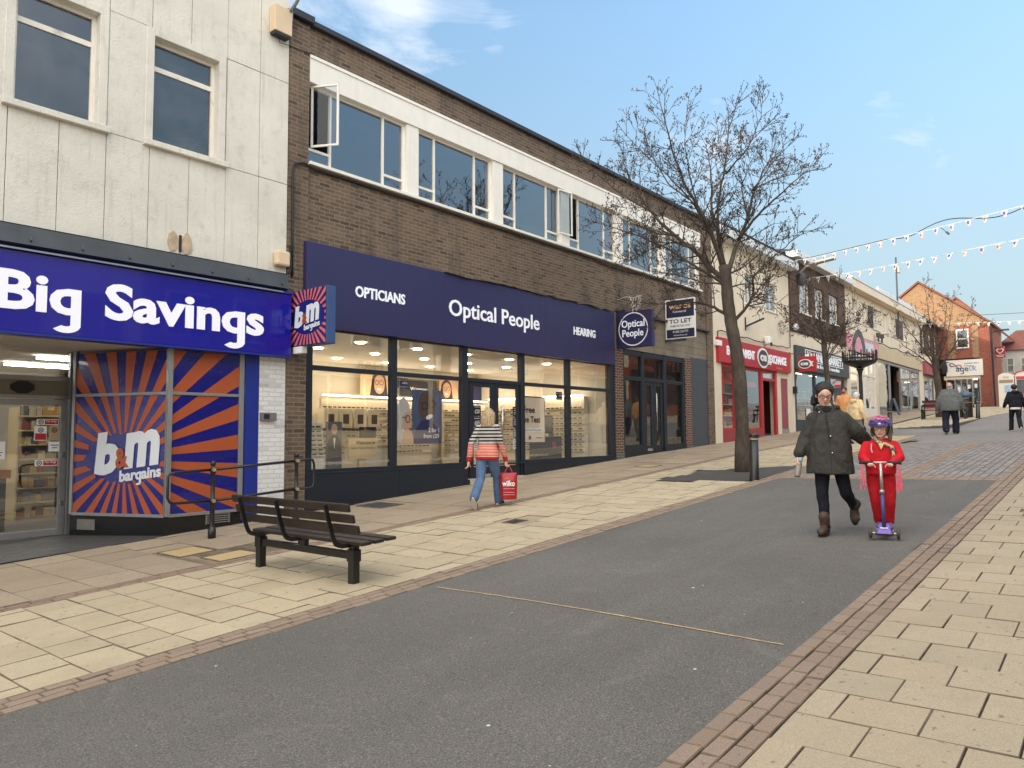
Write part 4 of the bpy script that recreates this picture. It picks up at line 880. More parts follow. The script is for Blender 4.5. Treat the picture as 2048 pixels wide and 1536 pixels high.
def bmlogo(org, ux, m_root, s=1.0, th=.006, uz=FZ):
    ux = Vector(ux); uz = Vector(uz); ca, sa = math.cos(R(7)), math.sin(R(7)); U = ux*ca+uz*sa; V = uz*ca-ux*sa; o = Vector(org); n = ux.cross(uz)*.003
    W_ = pm('logo white', (214, 220, 226), .4, .02, 2, 0)
    mb = MB(); text(mb, 'b', -.63*s, -.16*s, o-V*.20*s+n, U, V, .52*s, th=th, bold=.055, shear=.2); text(mb, 'm', -.10*s, .55*s, o-V*.16*s+n, U, V, .62*s, th=th, bold=.05, shear=.22); mb.build('large_letters', W_, m_root)
    mb = MB(); text(mb, 'bargains', -.20*s, .53*s, o-V*.37*s+n, U, V, .145*s, th=th, bold=.035, shear=.15); mb.build('small_letters', W_, m_root)
    mb = MB(); text(mb, '&', -.235*s, -.01*s, o-V*.17*s+n*2.5, U, V, .26*s, th=th+.004, bold=.04); mb.build('ampersand', M_ORANGE, m_root)
bmlogo(PV(-.70, 1.42, .004), (-eA[0], -eA[1], 0), bw, 1.06)
mb = MB()
for s0, s1 in ((LP, LP+.05), (-.035, .035), (-W2-.08, -W2)):
    if s0 == -.035: mb.box(5.335, 5.405, 10.95, 11.03, Z0-.03, Z1+.03)
    else: mb.prism([PA(s0, Z0-.03, -.04), PA(s1, Z0-.03, -.04), PA(s1, Z1+.05, -.04), PA(s0, Z1+.05, -.04)], Vector(PA(s1, 0, .03))-Vector(PA(s1, 0, -.04)))
for z0, z1 in ((Z0-.045, Z0), (2.30, 2.345)):
    for s0, s1 in ((.03, LP), (-W2, -.03)): mb.prism([PA(s0, z0, -.02), PA(s1, z0, -.02), PA(s1, z1, -.02), PA(s0, z1, -.02)], Vector(PA(s1, 0, .025))-Vector(PA(s1, 0, -.02)))
mb.build('window_frame', M_STEEL, bm_, bevel=.004)
mb = MB(); mb.prism([PA(LP+.05, -.5, 0), (A[0], A[1], -.5), (A[0]+W2+.08, A[1], -.5), (A[0]+W2+.08, A[1]+.3, -.5), (A[0]+.2, A[1]+.4, -.5), PA(LP+.05, -.5, -.3)], (0, 0, Z0-.045+.5)); mb.build('plinth', M_BLACKST, bm_, bevel=.004)
mb = MB()
for k in range(5): mb.box(6.0, 6.36, 10.985, 10.997, .34+k*.032, .355+k*.032)
mb.box(5.98, 6.0, 10.985, 10.999, .33, .50); mb.box(6.36, 6.38, 10.985, 10.999, .33, .50)
mb.build('vent_plate', pm('dull zinc', (112, 110, 106), .6, .2, 6), bm_); mb = MB()
mb.prism([PA(1.30, .27, .004), PA(1.64, .27, .004), PA(1.64, .43, .004), PA(1.30, .43, .004)], (nA[0]*.006, nA[1]*.006, 0)); mb.build('vent_plate', pm('dull zinc', (112, 110, 106), .6, .2, 6), bm_)
mb = MB(); mb.box(-9, 6.55, 11.02, 13.3, 3.02, 3.1); mb.build('entrance_ceiling', pm('entrance ceiling', (196, 190, 178), .8, .08, 1), bm_)
# entrance doors at the back of the recess
yd = 12.9; mb = MB()
mb.box(4.70, 4.83, yd-.03, yd+.05, .0, 3.03); mb.box(3.0, 4.70, yd-.02, yd+.04, 2.55, 2.62); mb.box(3.0, 4.70, yd-.02, yd+.04, 2.27, 2.33); mb.box(2.9, 3.0, yd-.03, yd+.05, 0, 3.03); mb.box(-5, 2.9, yd-.02, yd+.04, 2.3, 2.4)
mb.build('entrance_frame', M_STEEL, bm_, bevel=.004)
mb = MB(); mb.box(3.0, 4.70, yd, yd+.02, 2.33, 2.55); mb.build('transom_panel', pm('dull beige panel', (120, 112, 100), .6, .1, 2), bm_)
mb = MB(); 
for cx in (4.02, 3.34): mb.lathe([(.0, 0), (.15, 0), (.15, .03), (.0, .03)], (0, 0, 0), 8); n_ = len(mb.v)
for cx in (4.05, 3.36):
    mb = MB(); mb.prism([(cx+.17*math.cos(t), yd-.02, 2.44+.10*math.sin(t)) for t in [math.pi/8+k*math.pi/4 for k in range(8)]], (0, .03, 0)); mb.build('speaker', INK, bm_)
mb = MB(); mb.quad((3.0, yd+.01, 2.62), (4.70, yd+.01, 2.62), (4.70, yd+.01, 3.03), (3.0, yd+.01, 3.03)); mb.quad((-5, yd+.01, .1), (2.9, yd+.01, .1), (2.9, yd+.01, 3.0), (-5, yd+.01, 3.0)); mb.build('entrance_glass', GL_SHOP, bm_)
d = leaf(3.02, 4.69, .17, 2.26, yd, M_STEEL, GL_SHOP, bm_, st=.10, br=.10, tr=.09)
mb = MB(); mb.box(4.625, 4.665, yd-.012, yd, 1.36, 1.46); mb.box(4.625, 4.665, yd-.012, yd, .62, .70); mb.build('lock_plate', M_CHROME, d)
REDS = pm('notice red', (176, 30, 40), .5, .05, 3, 0)
for lb, x0, x1, z0, z1, kind in (('small white and red no dogs notice, topmost on the glass door', 4.27, 4.57, 1.87, 1.96, 0), ('small white over red notice on the glass door below the topmost one', 4.24, 4.41, 1.63, 1.85, 1), ('beige no smoking notice on the glass door', 4.44, 4.59, 1.63, 1.85, 2), ('plain white automatic door notice on the glass door', 4.44, 4.61, 1.46, 1.61, 3), ('small white and red no dogs notice, lowest on the glass door', 4.26, 4.58, 1.24, 1.33, 0), ('large pale paper notice at the left edge of the glass door', 3.45, 3.86, 1.36, 1.62, 3)):
    p = E('door_notice', lb, 'notice', (x0, yd, z0)); y = yd+.012; card(p, x0, x1, z0, z1, y, M_WHITE if kind != 2 else pm('beige notice', (170, 150, 120), .6, .05, 2, 0))
    mb = MB()
    if kind == 0: mb.box(x0+(x1-x0)*.36, x1-.008, y-.004, y, z0+.01, z1-.01)
    if kind == 1: mb.box(x0+.01, x1-.01, y-.004, y, z0+.01, (z0+z1)/2)
    if kind == 3: mb.box(x0+.03, x1-.03, y-.004, y, z0+.09, z0+.105); mb.box(x0+.05, x1-.05, y-.004, y, z0+.05, z0+.065)
    if mb.f: mb.build('panel', REDS if kind < 2 else GREY, p)
    if kind < 3: mb = MB(); cx = x0+(x1-x0)*(.18 if kind == 0 else .5); cz = (z0+z1)/2+(0 if kind == 0 else .05); ringxz(mb, cx, cz, .032, .032, y-.005, .006); mb.box(cx-.015, cx+.015, y-.005, y-.002, cz-.008, cz+.008); mb.build('symbol', INK, p)
    if kind == 0: white_txt(p, [('No dogs', x0+(x1-x0)*.42, x1-.03, z0+.045, .03, .01)], y=y-.005)
# discount store interior
mb = MB(); mb.box(-8.9, 7.2, 13.2, 20.5, .05, .08); mb.build('shop_floor', pm('pale vinyl floor', (176, 160, 138), .35, .06, 1), bm_)
mb = MB(); room(mb, -8.9, 7.2, 12.95, 20.6, .06, 3.25); mb.build('shop_room', pm('store wall', (206, 200, 188), .8, .05, 1), bm_)
mb = MB(); mb.box(4.9, 7.3, 12.96, 13.1, 0, 3.1); mb.build('partition', pm('store wall'), bm_) if False else None
M_TUBE = emit('strip light', (255, 250, 240), 13.)
for i, y in enumerate((14.2, 16.0, 17.8)):
    for x in (1.2, 3.6, 6.0):
        mb = MB(); mb.box(x-.75, x+.75, y-.03, y+.03, 3.17, 3.21); mb.build('strip_light', M_TUBE, bm_)
pal = [pm('pack red', (150, 80, 64), .5, .1, 9, 0), pm('pack gold', (190, 150, 80), .5, .1, 9, 0), pm('pack cream', (200, 184, 150), .5, .1, 9, 0), pm('pack grey', (110, 104, 96), .5, .1, 9, 0), pm('pack brown', (96, 70, 52), .5, .1, 9, 0)]
def store_shelf(lb, x0, x1, y0, y1, seed):
    random.seed(seed); r = E('store_shelving', lb, 'shelving', ((x0+x1)/2, (y0+y1)/2, .08)); mb = MB(); gd = MB()
    mb.box(x0, x1, y1-.03, y1, .08, 2.25); mb.box(x0-.03, x0, y0, y1, .08, 2.25); mb.box(x1, x1+.03, y0, y1, .08, 2.25)
    for k in range(8):
        z = .18+k*.27; mb.box(x0, x1, y0, y1-.03, z, z+.025); x = x0+.02
        while x < x1-.1:
            w_ = random.uniform(.06, .14); gd.box(x, x+w_*.92, y0+random.uniform(0, .05), y0+.22, z+.026, z+.026+random.uniform(.10, .2), random.randrange(5)); x += w_
    mb.build('shelves', pm('shelf beige', (206, 190, 150), .5, .05, 2), r); gd.build('goods', pal, r)
store_shelf('tall shelving full of small packets seen through the glass door', 5.0, 6.6, 16.0, 16.5, 2); store_shelf('tall shelving of goods further left inside the discount store', 3.1, 4.6, 17.6, 18.1, 8)
r = E('sales_counter', 'orange topped dark counter inside the discount store door', 'counter', (3.9, 15, .08)); mb = MB(); mb.box(3.2, 4.4, 14.6, 15.2, .08, 1.0); mb.build('front_panel', M_DK, r); mb = MB(); mb.box(3.15, 4.45, 14.55, 15.25, 1.0, 1.14); mb.build('counter_top', M_ORANGE, r)
# projecting store sign
random.seed(21)
pb = E('projecting_sign', 'square blue projecting sign with coral sunburst and store name', 'sign', (7.4, 10.9, 3.17))
mb = MB(); mb.box(7.40, 7.58, 9.935, 10.93, 3.17, 4.12); mb.build('box', pm('sign edge blue', (52, 78, 124), .45, .08, 3, .02), pb, bevel=.012)
mb = MB(); mb.box(7.392, 7.399, 9.945, 10.92, 3.18, 4.11); mb.build('face', pm('sign face blue', (24, 30, 110), .35, .05, 3, .02), pb)
PG = lambda x, z, d: (7.39-d, 10.4325-x, z)
mb = MB(); star(None, mb, 0, 3.64, -.485, .485, 3.185, 4.105, 30, lambda t: .40/math.sqrt(math.cos(t)**2*.75+(math.sin(t)/.62)**2*.75), PG, 0, .003, ph=.2); mb.build('sunburst', pm('coral vinyl', (206, 104, 92), .4, .05, 3, 0), pb, rec=False)
bmlogo((7.386, 10.43, 3.66), GX, pb, .60)
mb = MB(); mb.box(7.40, 7.50, 10.60, 10.85, 3.06, 3.17); mb.build('bracket', M_WHITE, pb)
# fittings on the walls
r = E('alarm_box', 'cream rectangular alarm box high on the pale panelled wall', 'alarm box', (7.1, 10.98, 8.5)); mb = MB(); mb.box(6.93, 7.27, 10.80, 10.975, 8.53, 8.99); mb.build('casing', pm('aged cream plastic', (214, 190, 158), .5, .08, 3, .05), r, bevel=.012); mb = MB(); mb.box(6.95, 7.25, 10.82, 10.97, 8.49, 8.528); mb.build('base_plate', M_COPING, r)
r = E('alarm_box', 'small rounded cream box at the end of lead band above blue sign', 'alarm box', (7.2, 10.98, 4.5)); mb = MB(); mb.box(7.06, 7.33, 10.84, 10.975, 4.53, 4.79); mb.build('casing', pm('aged cream plastic', (214, 190, 158)), r, bevel=.04)
r = E('street_lamp', 'grey wall-mounted street lamp arm at the top of pale building', 'street lamp', (7.2, 10.9, 8.9)); mb = MB(); mb.tube([(7.25, 10.9, 8.95), (7.2, 10.6, 9.02), (7.1, 10.2, 9.12)], .03, 8); mb.build('arm', M_STEEL, r, smooth=True)
mb = MB(); mb.ball((7.1, 9.85, 9.16), .16, .36, .07, 14, 8); mb.build('lantern', pm('lamp grey', (104, 106, 104), .45, .1, 3), r, smooth=True)
mb = MB(); mb.box(7.22, 7.32, 10.86, 10.98, 8.86, 9.05); mb.build('bracket', M_STEEL, r)
r = E('key_switch', 'small grey shutter switch box on the white brick pier', 'switch box', (7.0, 10.95, 1.95)); mb = MB(); mb.box(6.86, 7.14, 10.90, 10.968, 1.93, 2.06); mb.build('casing', pm('switch steel', (110, 110, 108), .4, .1, 4), r, bevel=.008); mb = MB(); mb.box(6.90, 7.0, 10.893, 10.899, 1.955, 2.035); mb.build('key_plate', INK, r)
def cable(lb, pts, rad=.012, name='cable', m=None): mb = MB(); mb.tube(pts, rad, 6); return props(mb.build(name, m or M_CABLE, smooth=True), lb, 'cable')
pts = [(7.42, 10.93, 4.4), (7.41, 10.93, 5.2), (7.40, 10.93, 6.2), (7.44, 10.93, 6.38), (7.6, 10.9, 6.43)]
x = 7.9
while x < 23.4: pts.append((x, 10.955, 6.40+random.uniform(-.012, .012)-(.05 if 17 < x < 19 else 0))); x += .45
cable('black cable running under the white sill band and down the brown brick pier', pts, .02)
cable('thin wire from the alarm box across the brown brick to the white lintel', [(7.08, 10.9, 8.49), (7.1, 10.92, 8.40), (7.35, 10.94, 8.44), (7.76, 10.94, 8.47)], .007)
cable('black cable looped beside the small cream box above blue sign', [(7.37, 10.94, 4.9), (7.40, 10.93, 4.6), (7.36, 10.9, 4.45), (7.3, 10.88, 4.42)], .014)
# ================================================================== THE ROW FURTHER UP
def onebox(name, mats, root, *b, bevel=0):
    mb = MB(); mb.box(*b); return mb.build(name, mats, root, bevel=bevel)
M_RED = pm('red shop paint', (176, 40, 48), .4, .06, 2, .02); M_MAROON = pm('faded red panel', (150, 72, 82), .6, .08, 3, .03); M_REDLO = pm('dull red riser', (150, 60, 66), .6, .08, 3, .05)
M_DKROOM = pm('dim shop inside', (84, 76, 68), .8, .2, .7); M_GUT = pm('white gutter board', (206, 212, 214), .5, .06, 1, .05, streak=.15)
M_SIGNBLK = pm('charcoal sign', (62, 64, 66), .5, .08, 2, .03); M_TEAL = pm('dark blue grey frames', (44, 56, 70), .45, .08, 3, .03)
def stock(root, x0, x1, y, z0, z1, rows, mats, seed, sw=.12):
    """shelves of goods seen through a shop window"""
    random.seed(seed); mb = MB(); gd = MB()
    for k in range(rows):
        z = z0+(z1-z0)*k/rows; mb.box(x0, x1, y, y+.3, z, z+.025); x = x0
        while x < x1-.2:
            w_ = random.uniform(.08, .26); h_ = random.uniform(.3, .85)*(z1-z0)/rows
            if random.random() < .85: gd.box(x+.01, x+w_, y+.03, y+.2, z+.025, z+.025+h_, random.randrange(len(mats)))
            x += w_+random.uniform(0, .1)
    mb.build('shelf', M_UNIT, root); gd.build('goods', mats, root)
# ---- red games exchange shop
cb = E('shop_building', 'cream rendered building with red games exchange shop and narrow upstairs windows', 'building', (28, 11, g(28, 11)))
W3 = [(25.35, 26.15), (27.45, 28.4), (29.55, 30.85)]
mb = MB(); wall_holes(mb, 24.35, 32.2, 5.05, 8.62, 11.02, [(a, b, 6.62, 7.78) for a, b in W3], .12); mb.build('wall', M_CREAM2, cb)
for a, b in W3: window(cb, a, b, 6.62, 7.78, 11.09, M_WPAINT, GL_UP, vs=((a+b)/2,), fw=.05); onebox('sill', M_WPAINT, cb, a-.05, b+.05, 10.97, 11.1, 6.56, 6.62)
mb = MB(); mb.box(24.36, 32.2, 10.55, 11.1, 8.6, 8.92); mb.build('eaves_board', M_GUT, cb, bevel=.02); onebox('gutter_edge', M_COPING, cb, 24.36, 32.25, 10.52, 11.2, 8.925, 8.98)
mb = MB(); room(mb, 24.5, 32.1, 11.2, 15, 6, 8.4); mb.build('upper_room', M_DARKROOM, cb); shell_walls(cb, 24.36, 32.2, 11, 21, 8.95, BR_DARK, M_ROOF)
for b in ((24.36, 25.0), (30.42, 30.84), (31.66, 32.2)): onebox('pier', M_CREAM2, cb, b[0], b[1], 10.98, 11.3, .8, 5.1 if b[0] < 25 else 4.25, bevel=.01)
onebox('side_panel', M_MAROON, cb, 30.87, 31.63, 11.0, 11.2, 1.86, 3.93); onebox('panel_head', M_CREAM2, cb, 30.84, 31.66, 10.99, 11.3, 3.935, 4.25); onebox('panel_base', pm('grey step', (150, 146, 138), .9, .2, 5), cb, 30.84, 31.66, 10.97, 11.2, 1.2, 1.85)
mb = MB(); 
for a, b in ((25.0, 25.1), (26.15, 26.40), (28.72, 28.92), (30.22, 30.42)): mb.box(a, b, 10.99, 11.1, 1.5, 4.2)
mb.box(25.1, 28.72, 11.0, 11.09, 4.05, 4.2); mb.box(25.1, 28.72, 11.0, 11.09, 1.78, 1.86); mb.box(28.92, 30.22, 11.0, 11.09, 3.74, 3.84); mb.box(28.92, 30.22, 11.0, 11.09, 4.1, 4.2)
mb.build('shopfront_frame', M_RED, cb, bevel=.006)
onebox('stall_riser', M_REDLO, cb, 25.0, 28.9, 10.975, 11.0, .9, 1.80)
mb = MB(); mb.quad((25.1, 11.05, 1.86), (28.72, 11.05, 1.86), (28.72, 11.05, 4.05), (25.1, 11.05, 4.05)); mb.build('shopfront_glass', GL_SHOP, cb); mb = MB(); mb.quad((28.92, 11.05, 3.84), (30.22, 11.05, 3.84), (30.22, 11.05, 4.1), (28.92, 11.05, 4.1)); mb.build('transom_glass', GL_SHOP, cb)
mb = MB(); room(mb, 24.6, 32, 11.12, 16, 1.5, 4.3); mb.build('shop_room', pm('maroon inside', (110, 66, 60), .8, .2, .8), cb)
stock(cb, 25.1, 28.7, 11.5, 1.9, 4.0, 5, [pm('box red', (176, 50, 46), .5, .1, 9, 0), pm('box pale', (196, 186, 176), .5, .1, 9, 0), pm('box blue', (70, 96, 140), .5, .1, 9, 0), pm('box grey', (90, 90, 94), .5, .1, 9, 0), pm('box gold', (190, 130, 70), .5, .1, 9, 0)], 31)
onebox('counter', M_RED, cb, 25.2, 28.6, 12.2, 12.4, 1.5, 2.6); onebox('header_strip', M_RED, cb, 25.12, 28.7, 11.2, 11.23, 3.45, 3.65)
onebox('transom_notice', M_WHITE, cb, 29.1, 30.0, 11.1, 11.12, 3.88, 4.07)
for i, x in enumerate((25.9, 27.4)): mb = MB(); mb.box(x-.5, x+.5, 12.95, 13.05, 4.2, 4.23); mb.build('strip_light', emit('cool strip', (255, 244, 226), 8), cb)
sg = E('fascia_sign', 'bright red fascia sign reading ENTERTAINMENT EXCHANGE with oval logo in white', 'sign', (28.5, 10.9, 4.2)); y_ = 10.86
a0, t0 = S(24.9, 5.08, y_); a1, b0 = S(32.12, 4.20, y_); mb = MB(); mb.box(a0, a1, y_, 11.0, b0, t0); mb.build('board', M_RED, sg, bevel=.008)
wl = emit('white letters', (236, 240, 246), .06)
def cexlogo(root, org, ux, w_, h_):
    ux = Vector(ux); n = ux.cross(Vector(FZ)); o = Vector(org)
    mb = MB(); mb.prism([o+ux*(w_*.5*math.cos(t)-.10*w_)+Vector(FZ)*(h_*.5*math.sin(t)) for t in [2*math.pi*k/28 for k in range(28)]], n*.02); mb.build('logo_oval', M_WHITE, root)
    mb = MB(); mb.prism([o+n*.021+ux*(w_*.42*math.cos(t)-.10*w_)+Vector(FZ)*(h_*.40*math.sin(t)) for t in [2*math.pi*k/28 for k in range(28)]], n*.006); mb.build('logo_field', M_SIGNBLK, root)
    mb = MB(); text(mb, 'ce', -.40*w_, .16*w_, o+n*.03-Vector(FZ)*h_*.14, ux, FZ, h_*.40, th=.02, bold=.04); text(mb, 'x', .20*w_, .55*w_, o+n*.03-Vector(FZ)*h_*.24, ux, FZ, h_*.62, th=.02, bold=.06); mb.build('logo_letters', M_WHITE, root)
for tx, xa, xb in (('ENTERTAINMENT', 25.55, 28.15), ('EXCHANGE', 29.75, 31.6)):
    mb = MB(); text(mb, tx, S(xa, 0, y_)[0], S(xb, 0, y_)[0], (0, y_, S(0, 4.50, y_)[1]), FX, FZ, .30, th=.015, bold=.03); mb.build('lettering', wl, sg)
mb = MB(); text(mb, 'webuy.com', S(30.4, 0, y_)[0], S(31.1, 0, y_)[0], (0, y_, S(0, 4.30, y_)[1]), FX, FZ, .07, th=.01); mb.build('lettering', pm('pale red print', (206, 140, 140)), sg)
cexlogo(sg, (S(29.1, 0, y_)[0], y_-.005, S(0, 4.62, y_)[1]), FX, 1.15, .78)
ps2 = E('projecting_sign', 'small red hanging sign with oval white logo beyond the red games shop', 'sign', (32.05, 10.9, 4.2)); mb = MB(); mb.box(32.0, 32.08, 9.90, 10.63, 4.25, 4.87); mb.build('panel', M_RED, ps2, bevel=.01)
mb = MB(); mb.bar((32.04, 9.88, 5.0), (32.04, 11.0, 5.03), .035, .035); mb.box(32.0, 32.08, 10.97, 11.02, 4.85, 5.1); mb.bar((32.04, 10.5, 4.87), (32.04, 10.5, 5.0), .02, .02); mb.bar((32.04, 10.05, 4.87), (32.04, 10.05, 5.0), .02, .02); mb.build('bracket', pm('rusty red iron', (116, 50, 44), .7, .2, 8), ps2)
cexlogo(ps2, (31.995, 10.30, 4.56), GX, .56, .40)
r = E('security_camera', 'white wall camera above the red fascia sign', 'camera', (29.2, 11, 5.2)); mb = MB(); mb.box(29.1, 29.35, 10.75, 10.98, 5.18, 5.5); mb.build('casing', M_WHITE, r, bevel=.05); mb = MB(); mb.box(29.18, 29.3, 10.72, 10.76, 5.1, 5.25); mb.build('lens', INK, r)
r = E('alarm_box', 'white twin box on the cream pier left of the red fascia sign', 'alarm box', (24.6, 11, 4.8)); mb = MB(); mb.box(24.45, 24.85, 10.85, 10.98, 4.72, 4.92); mb.build('casing', M_WHITE, r, bevel=.02)
cable('black cable looping over the top of the red fascia sign', [(24.7, 10.95, 4.95), (24.72, 10.95, 5.25), (25.0, 10.93, 5.30)]+[(25+.6*k, 10.94, 5.24+.03*math.sin(k*2)) for k in range(1, 12)]+[(32.0, 10.95, 5.3), (32.05, 10.96, 6.6)], .02)
r = E('wall_bracket', 'short dark angled bracket on the cream wall above red sign', 'bracket', (28.2, 11, 5.8)); mb = MB(); mb.box(27.3, 27.36, 10.98, 11.0, 5.55, 6.05); mb.bar((27.33, 10.98, 5.7), (27.9, 10.5, 6.02), .07, .07); mb.build('arm', M_CABLE, r)
# ---- charcoal health food shop with brick upper floor
hb = E('shop_building', 'dark brick fronted building with three tall white windows over charcoal health food shop', 'building', (36, 11, g(36, 11)))
W3 = [(33.35, 34.85), (35.5, 36.85), (37.65, 39.2)]; mb = MB(); wall_holes(mb, 32.2, 40.35, 6.12, 9.22, 10.95, [(a, b, 7.0, 8.42) for a, b in W3], .2); mb.box(32.2, 40.35, 10.97, 11.3, 6.05, 6.12); mb.box(32.2, 32.4, 10.96, 11.3, 6.1, 9.2); mb.box(40.15, 40.36, 10.96, 11.3, 6.1, 9.2); mb.build('wall', BR_DARK, hb)
for a, b in W3: window(hb, a, b, 7.0, 8.42, 11.05, M_WPAINT, GL_UP, vs=(a+.55, b-.42), fw=.07); onebox('sill', M_WPAINT, hb, a-.05, b+.05, 10.9, 11.1, 6.94, 7.0)
mb = MB(); mb.box(32.2, 40.5, 10.55, 11.1, 9.22, 9.5); mb.build('eaves_board', M_GUT, hb, bevel=.02)
mb = MB(); room(mb, 32.4, 40.1, 11.2, 15, 6.5, 9); mb.build('upper_room', M_DARKROOM, hb); shell_walls(hb, 32.2, 40.35, 11, 21, 9.4, BR_DARK, M_ROOF)
mb = MB(); mb.prism([(32.2, 10.6, 9.5), (32.2, 13, 10.0), (32.2, 13, 9.5)], (8.2, 0, 0)); mb.build('roof_slope', M_ROOF, hb)
onebox('white_band', M_CREAM2, hb, 32.21, 40.35, 11.01, 11.3, 5.4, 6.05); onebox('pier', M_CREAM2, hb, 32.21, 32.5, 10.99, 11.3, .8, 5.42)
mb = MB()
for x in (32.55, 35.2, 37.1, 39.7): mb.box(x, x+.18, 10.99, 11.1, 1.4, 4.5)
mb.box(32.73, 39.7, 11.0, 11.09, 4.30, 4.45); mb.box(32.73, 37.1, 11.0, 11.09, 2.15, 2.25); mb.build('shopfront_frame', M_TEAL, hb, bevel=.008); onebox('stall_riser', M_TEAL, hb, 32.55, 37.2, 10.98, 11.0, 1.2, 2.2)
mb = MB(); mb.quad((32.7, 11.05, 2.2), (37.15, 11.05, 2.2), (37.15, 11.05, 4.4), (32.7, 11.05, 4.4)); mb.build('shopfront_glass', GL_SHOP, hb); mb = MB(); mb.quad((37.2, 11.05, 1.9), (39.8, 11.05, 1.9), (39.8, 11.05, 4.4), (37.2, 11.05, 4.4)); mb.build('shopfront_glass', GL_SHOP, hb)
mb = MB(); room(mb, 32.5, 40.2, 11.12, 16, 1.8, 4.6); mb.build('shop_room', pm('oak shop inside', (150, 118, 80), .8, .2, .8), hb)
stock(hb, 33.0, 39.7, 12.6, 2.0, 4.1, 6, [pm('jar brown', (96, 66, 44), .5, .1, 9, 0), pm('jar cream', (196, 176, 136), .5, .1, 9, 0), pm('jar green', (70, 90, 60), .5, .1, 9, 0)], 17)
for x in (34.0, 36.4, 38.6): onebox('strip_light', emit('warm strip', (255, 220, 160), 9), hb, x-.5, x+.5, 12.1, 12.16, 4.5, 4.53)
onebox('window_notice', M_WHITE, hb, 34.0, 34.5, 11.0, 11.02, 2.25, 2.75)
sg = E('fascia_sign', 'charcoal fascia sign reading HOLLAND & BARRETT foods & natural remedies in white', 'sign', (36.5, 10.9, 4.4)); mb = MB(); mb.box(32.5, 40.36, 10.87, 11.0, 4.42, 5.46); mb.build('board', M_SIGNBLK, sg, bevel=.01)
mb = MB(); text(mb, 'HOLLAND & BARRETT', 33.6, 39.3, (0, 10.86, 4.92), FX, FZ, .36, th=.015, bold=.02); mb.build('lettering', wl, sg); mb = MB(); text(mb, 'foods & natural remedies', 34.6, 38.6, (0, 10.86, 4.62), FX, FZ, .17, th=.012, bold=.015); mb.build('lettering', wl, sg)
mb = MB(); 
for z in (4.84, 5.33): mb.box(33.6, 39.3, 10.855, 10.87, z, z+.03)
mb.build('rule', wl, sg)
r = E('wall_box', 'small black box on the white pier beside the charcoal shop', 'wall box', (32.35, 10.98, 3.4)); mb = MB(); mb.box(32.25, 32.45, 10.85, 10.985, 3.35, 3.65); mb.build('casing', INK, r, bevel=.01)
r = E('street_lamp', 'flat pale street lamp arm at the top corner of dark brick building', 'street lamp', (33.3, 11, 9.0)); mb = MB(); mb.tube([(33.2, 10.95, 8.6), (33.3, 10.6, 8.95), (33.6, 10.2, 9.05)], .05, 8); mb.build('arm', M_STEEL, r); mb = MB(); mb.prism([(33.2, 10.45, 9.0), (33.6, 10.45, 9.0), (33.6, 9.4, 9.12), (33.2, 9.4, 9.12)], (0, 0, .09)); mb.build('lantern', pm('lamp beige', (170, 160, 144), .5, .1, 3), r, bevel=.02); mb = MB(); mb.lathe([(.10, 0), (.16, .3), (.16, .55)], (33.15, 10.75, 8.1), 10); mb.build('floodlight', M_LEAD, r)
# ---- long cream building with pink and beige signs
rb = E('shop_building', 'long cream rendered building with row of windows over pink and beige shop signs', 'building', (49.5, 11, g(49, 11)))
W4 = [(41.9, 42.95), (43.8, 44.85), (46.05, 47.6), (48.4, 49.45), (50.25, 51.45), (53.4, 55.3)]
mb = MB(); wall_holes(mb, 40.36, 58.6, 6.05, 9.2, 11.02, [(a, b, 7.62, 8.80) for a, b in W4], .15); mb.build('wall', M_CREAM2, rb)
for a, b in W4: window(rb, a, b, 7.62, 8.80, 11.12, M_WPAINT, GL_UP, vs=((a+b)/2,) if b-a > 1.1 else (), fw=.06); onebox('sill', M_WPAINT, rb, a-.04, b+.04, 10.96, 11.1, 7.56, 7.62)
for a, b in ((45.0, 46.0), (51.5, 52.6), (52.65, 53.35)): onebox('brown_panel', pm('brown infill', (84, 70, 62), .6, .15, 3), rb, a, b, 10.99, 11.03, 7.6, 8.82)
mb = MB(); mb.box(40.37, 58.7, 10.6, 11.1, 9.2, 9.62); mb.build('eaves_board', M_CREAM2, rb, bevel=.02); mb = MB(); mb.box(40.37, 58.72, 10.56, 11.2, 9.625, 9.72); mb.build('gutter_edge', M_GUT, rb); onebox('parapet', M_GUT, rb, 48.6, 58.6, 11.25, 11.35, 9.72, 10.45)
mb = MB(); room(mb, 40.5, 58.4, 11.3, 15, 7, 9); mb.build('upper_room', M_DARKROOM, rb); shell_walls(rb, 40.37, 58.6, 11, 22, 9.7, BR_DARK, M_ROOF)
for a, b in ((40.37, 40.95), (45.95, 46.62), (57.7, 58.6)): onebox('pier', M_CREAM2, rb, a, b, 10.98, 11.3, 1.8, 6.1, bevel=.01)
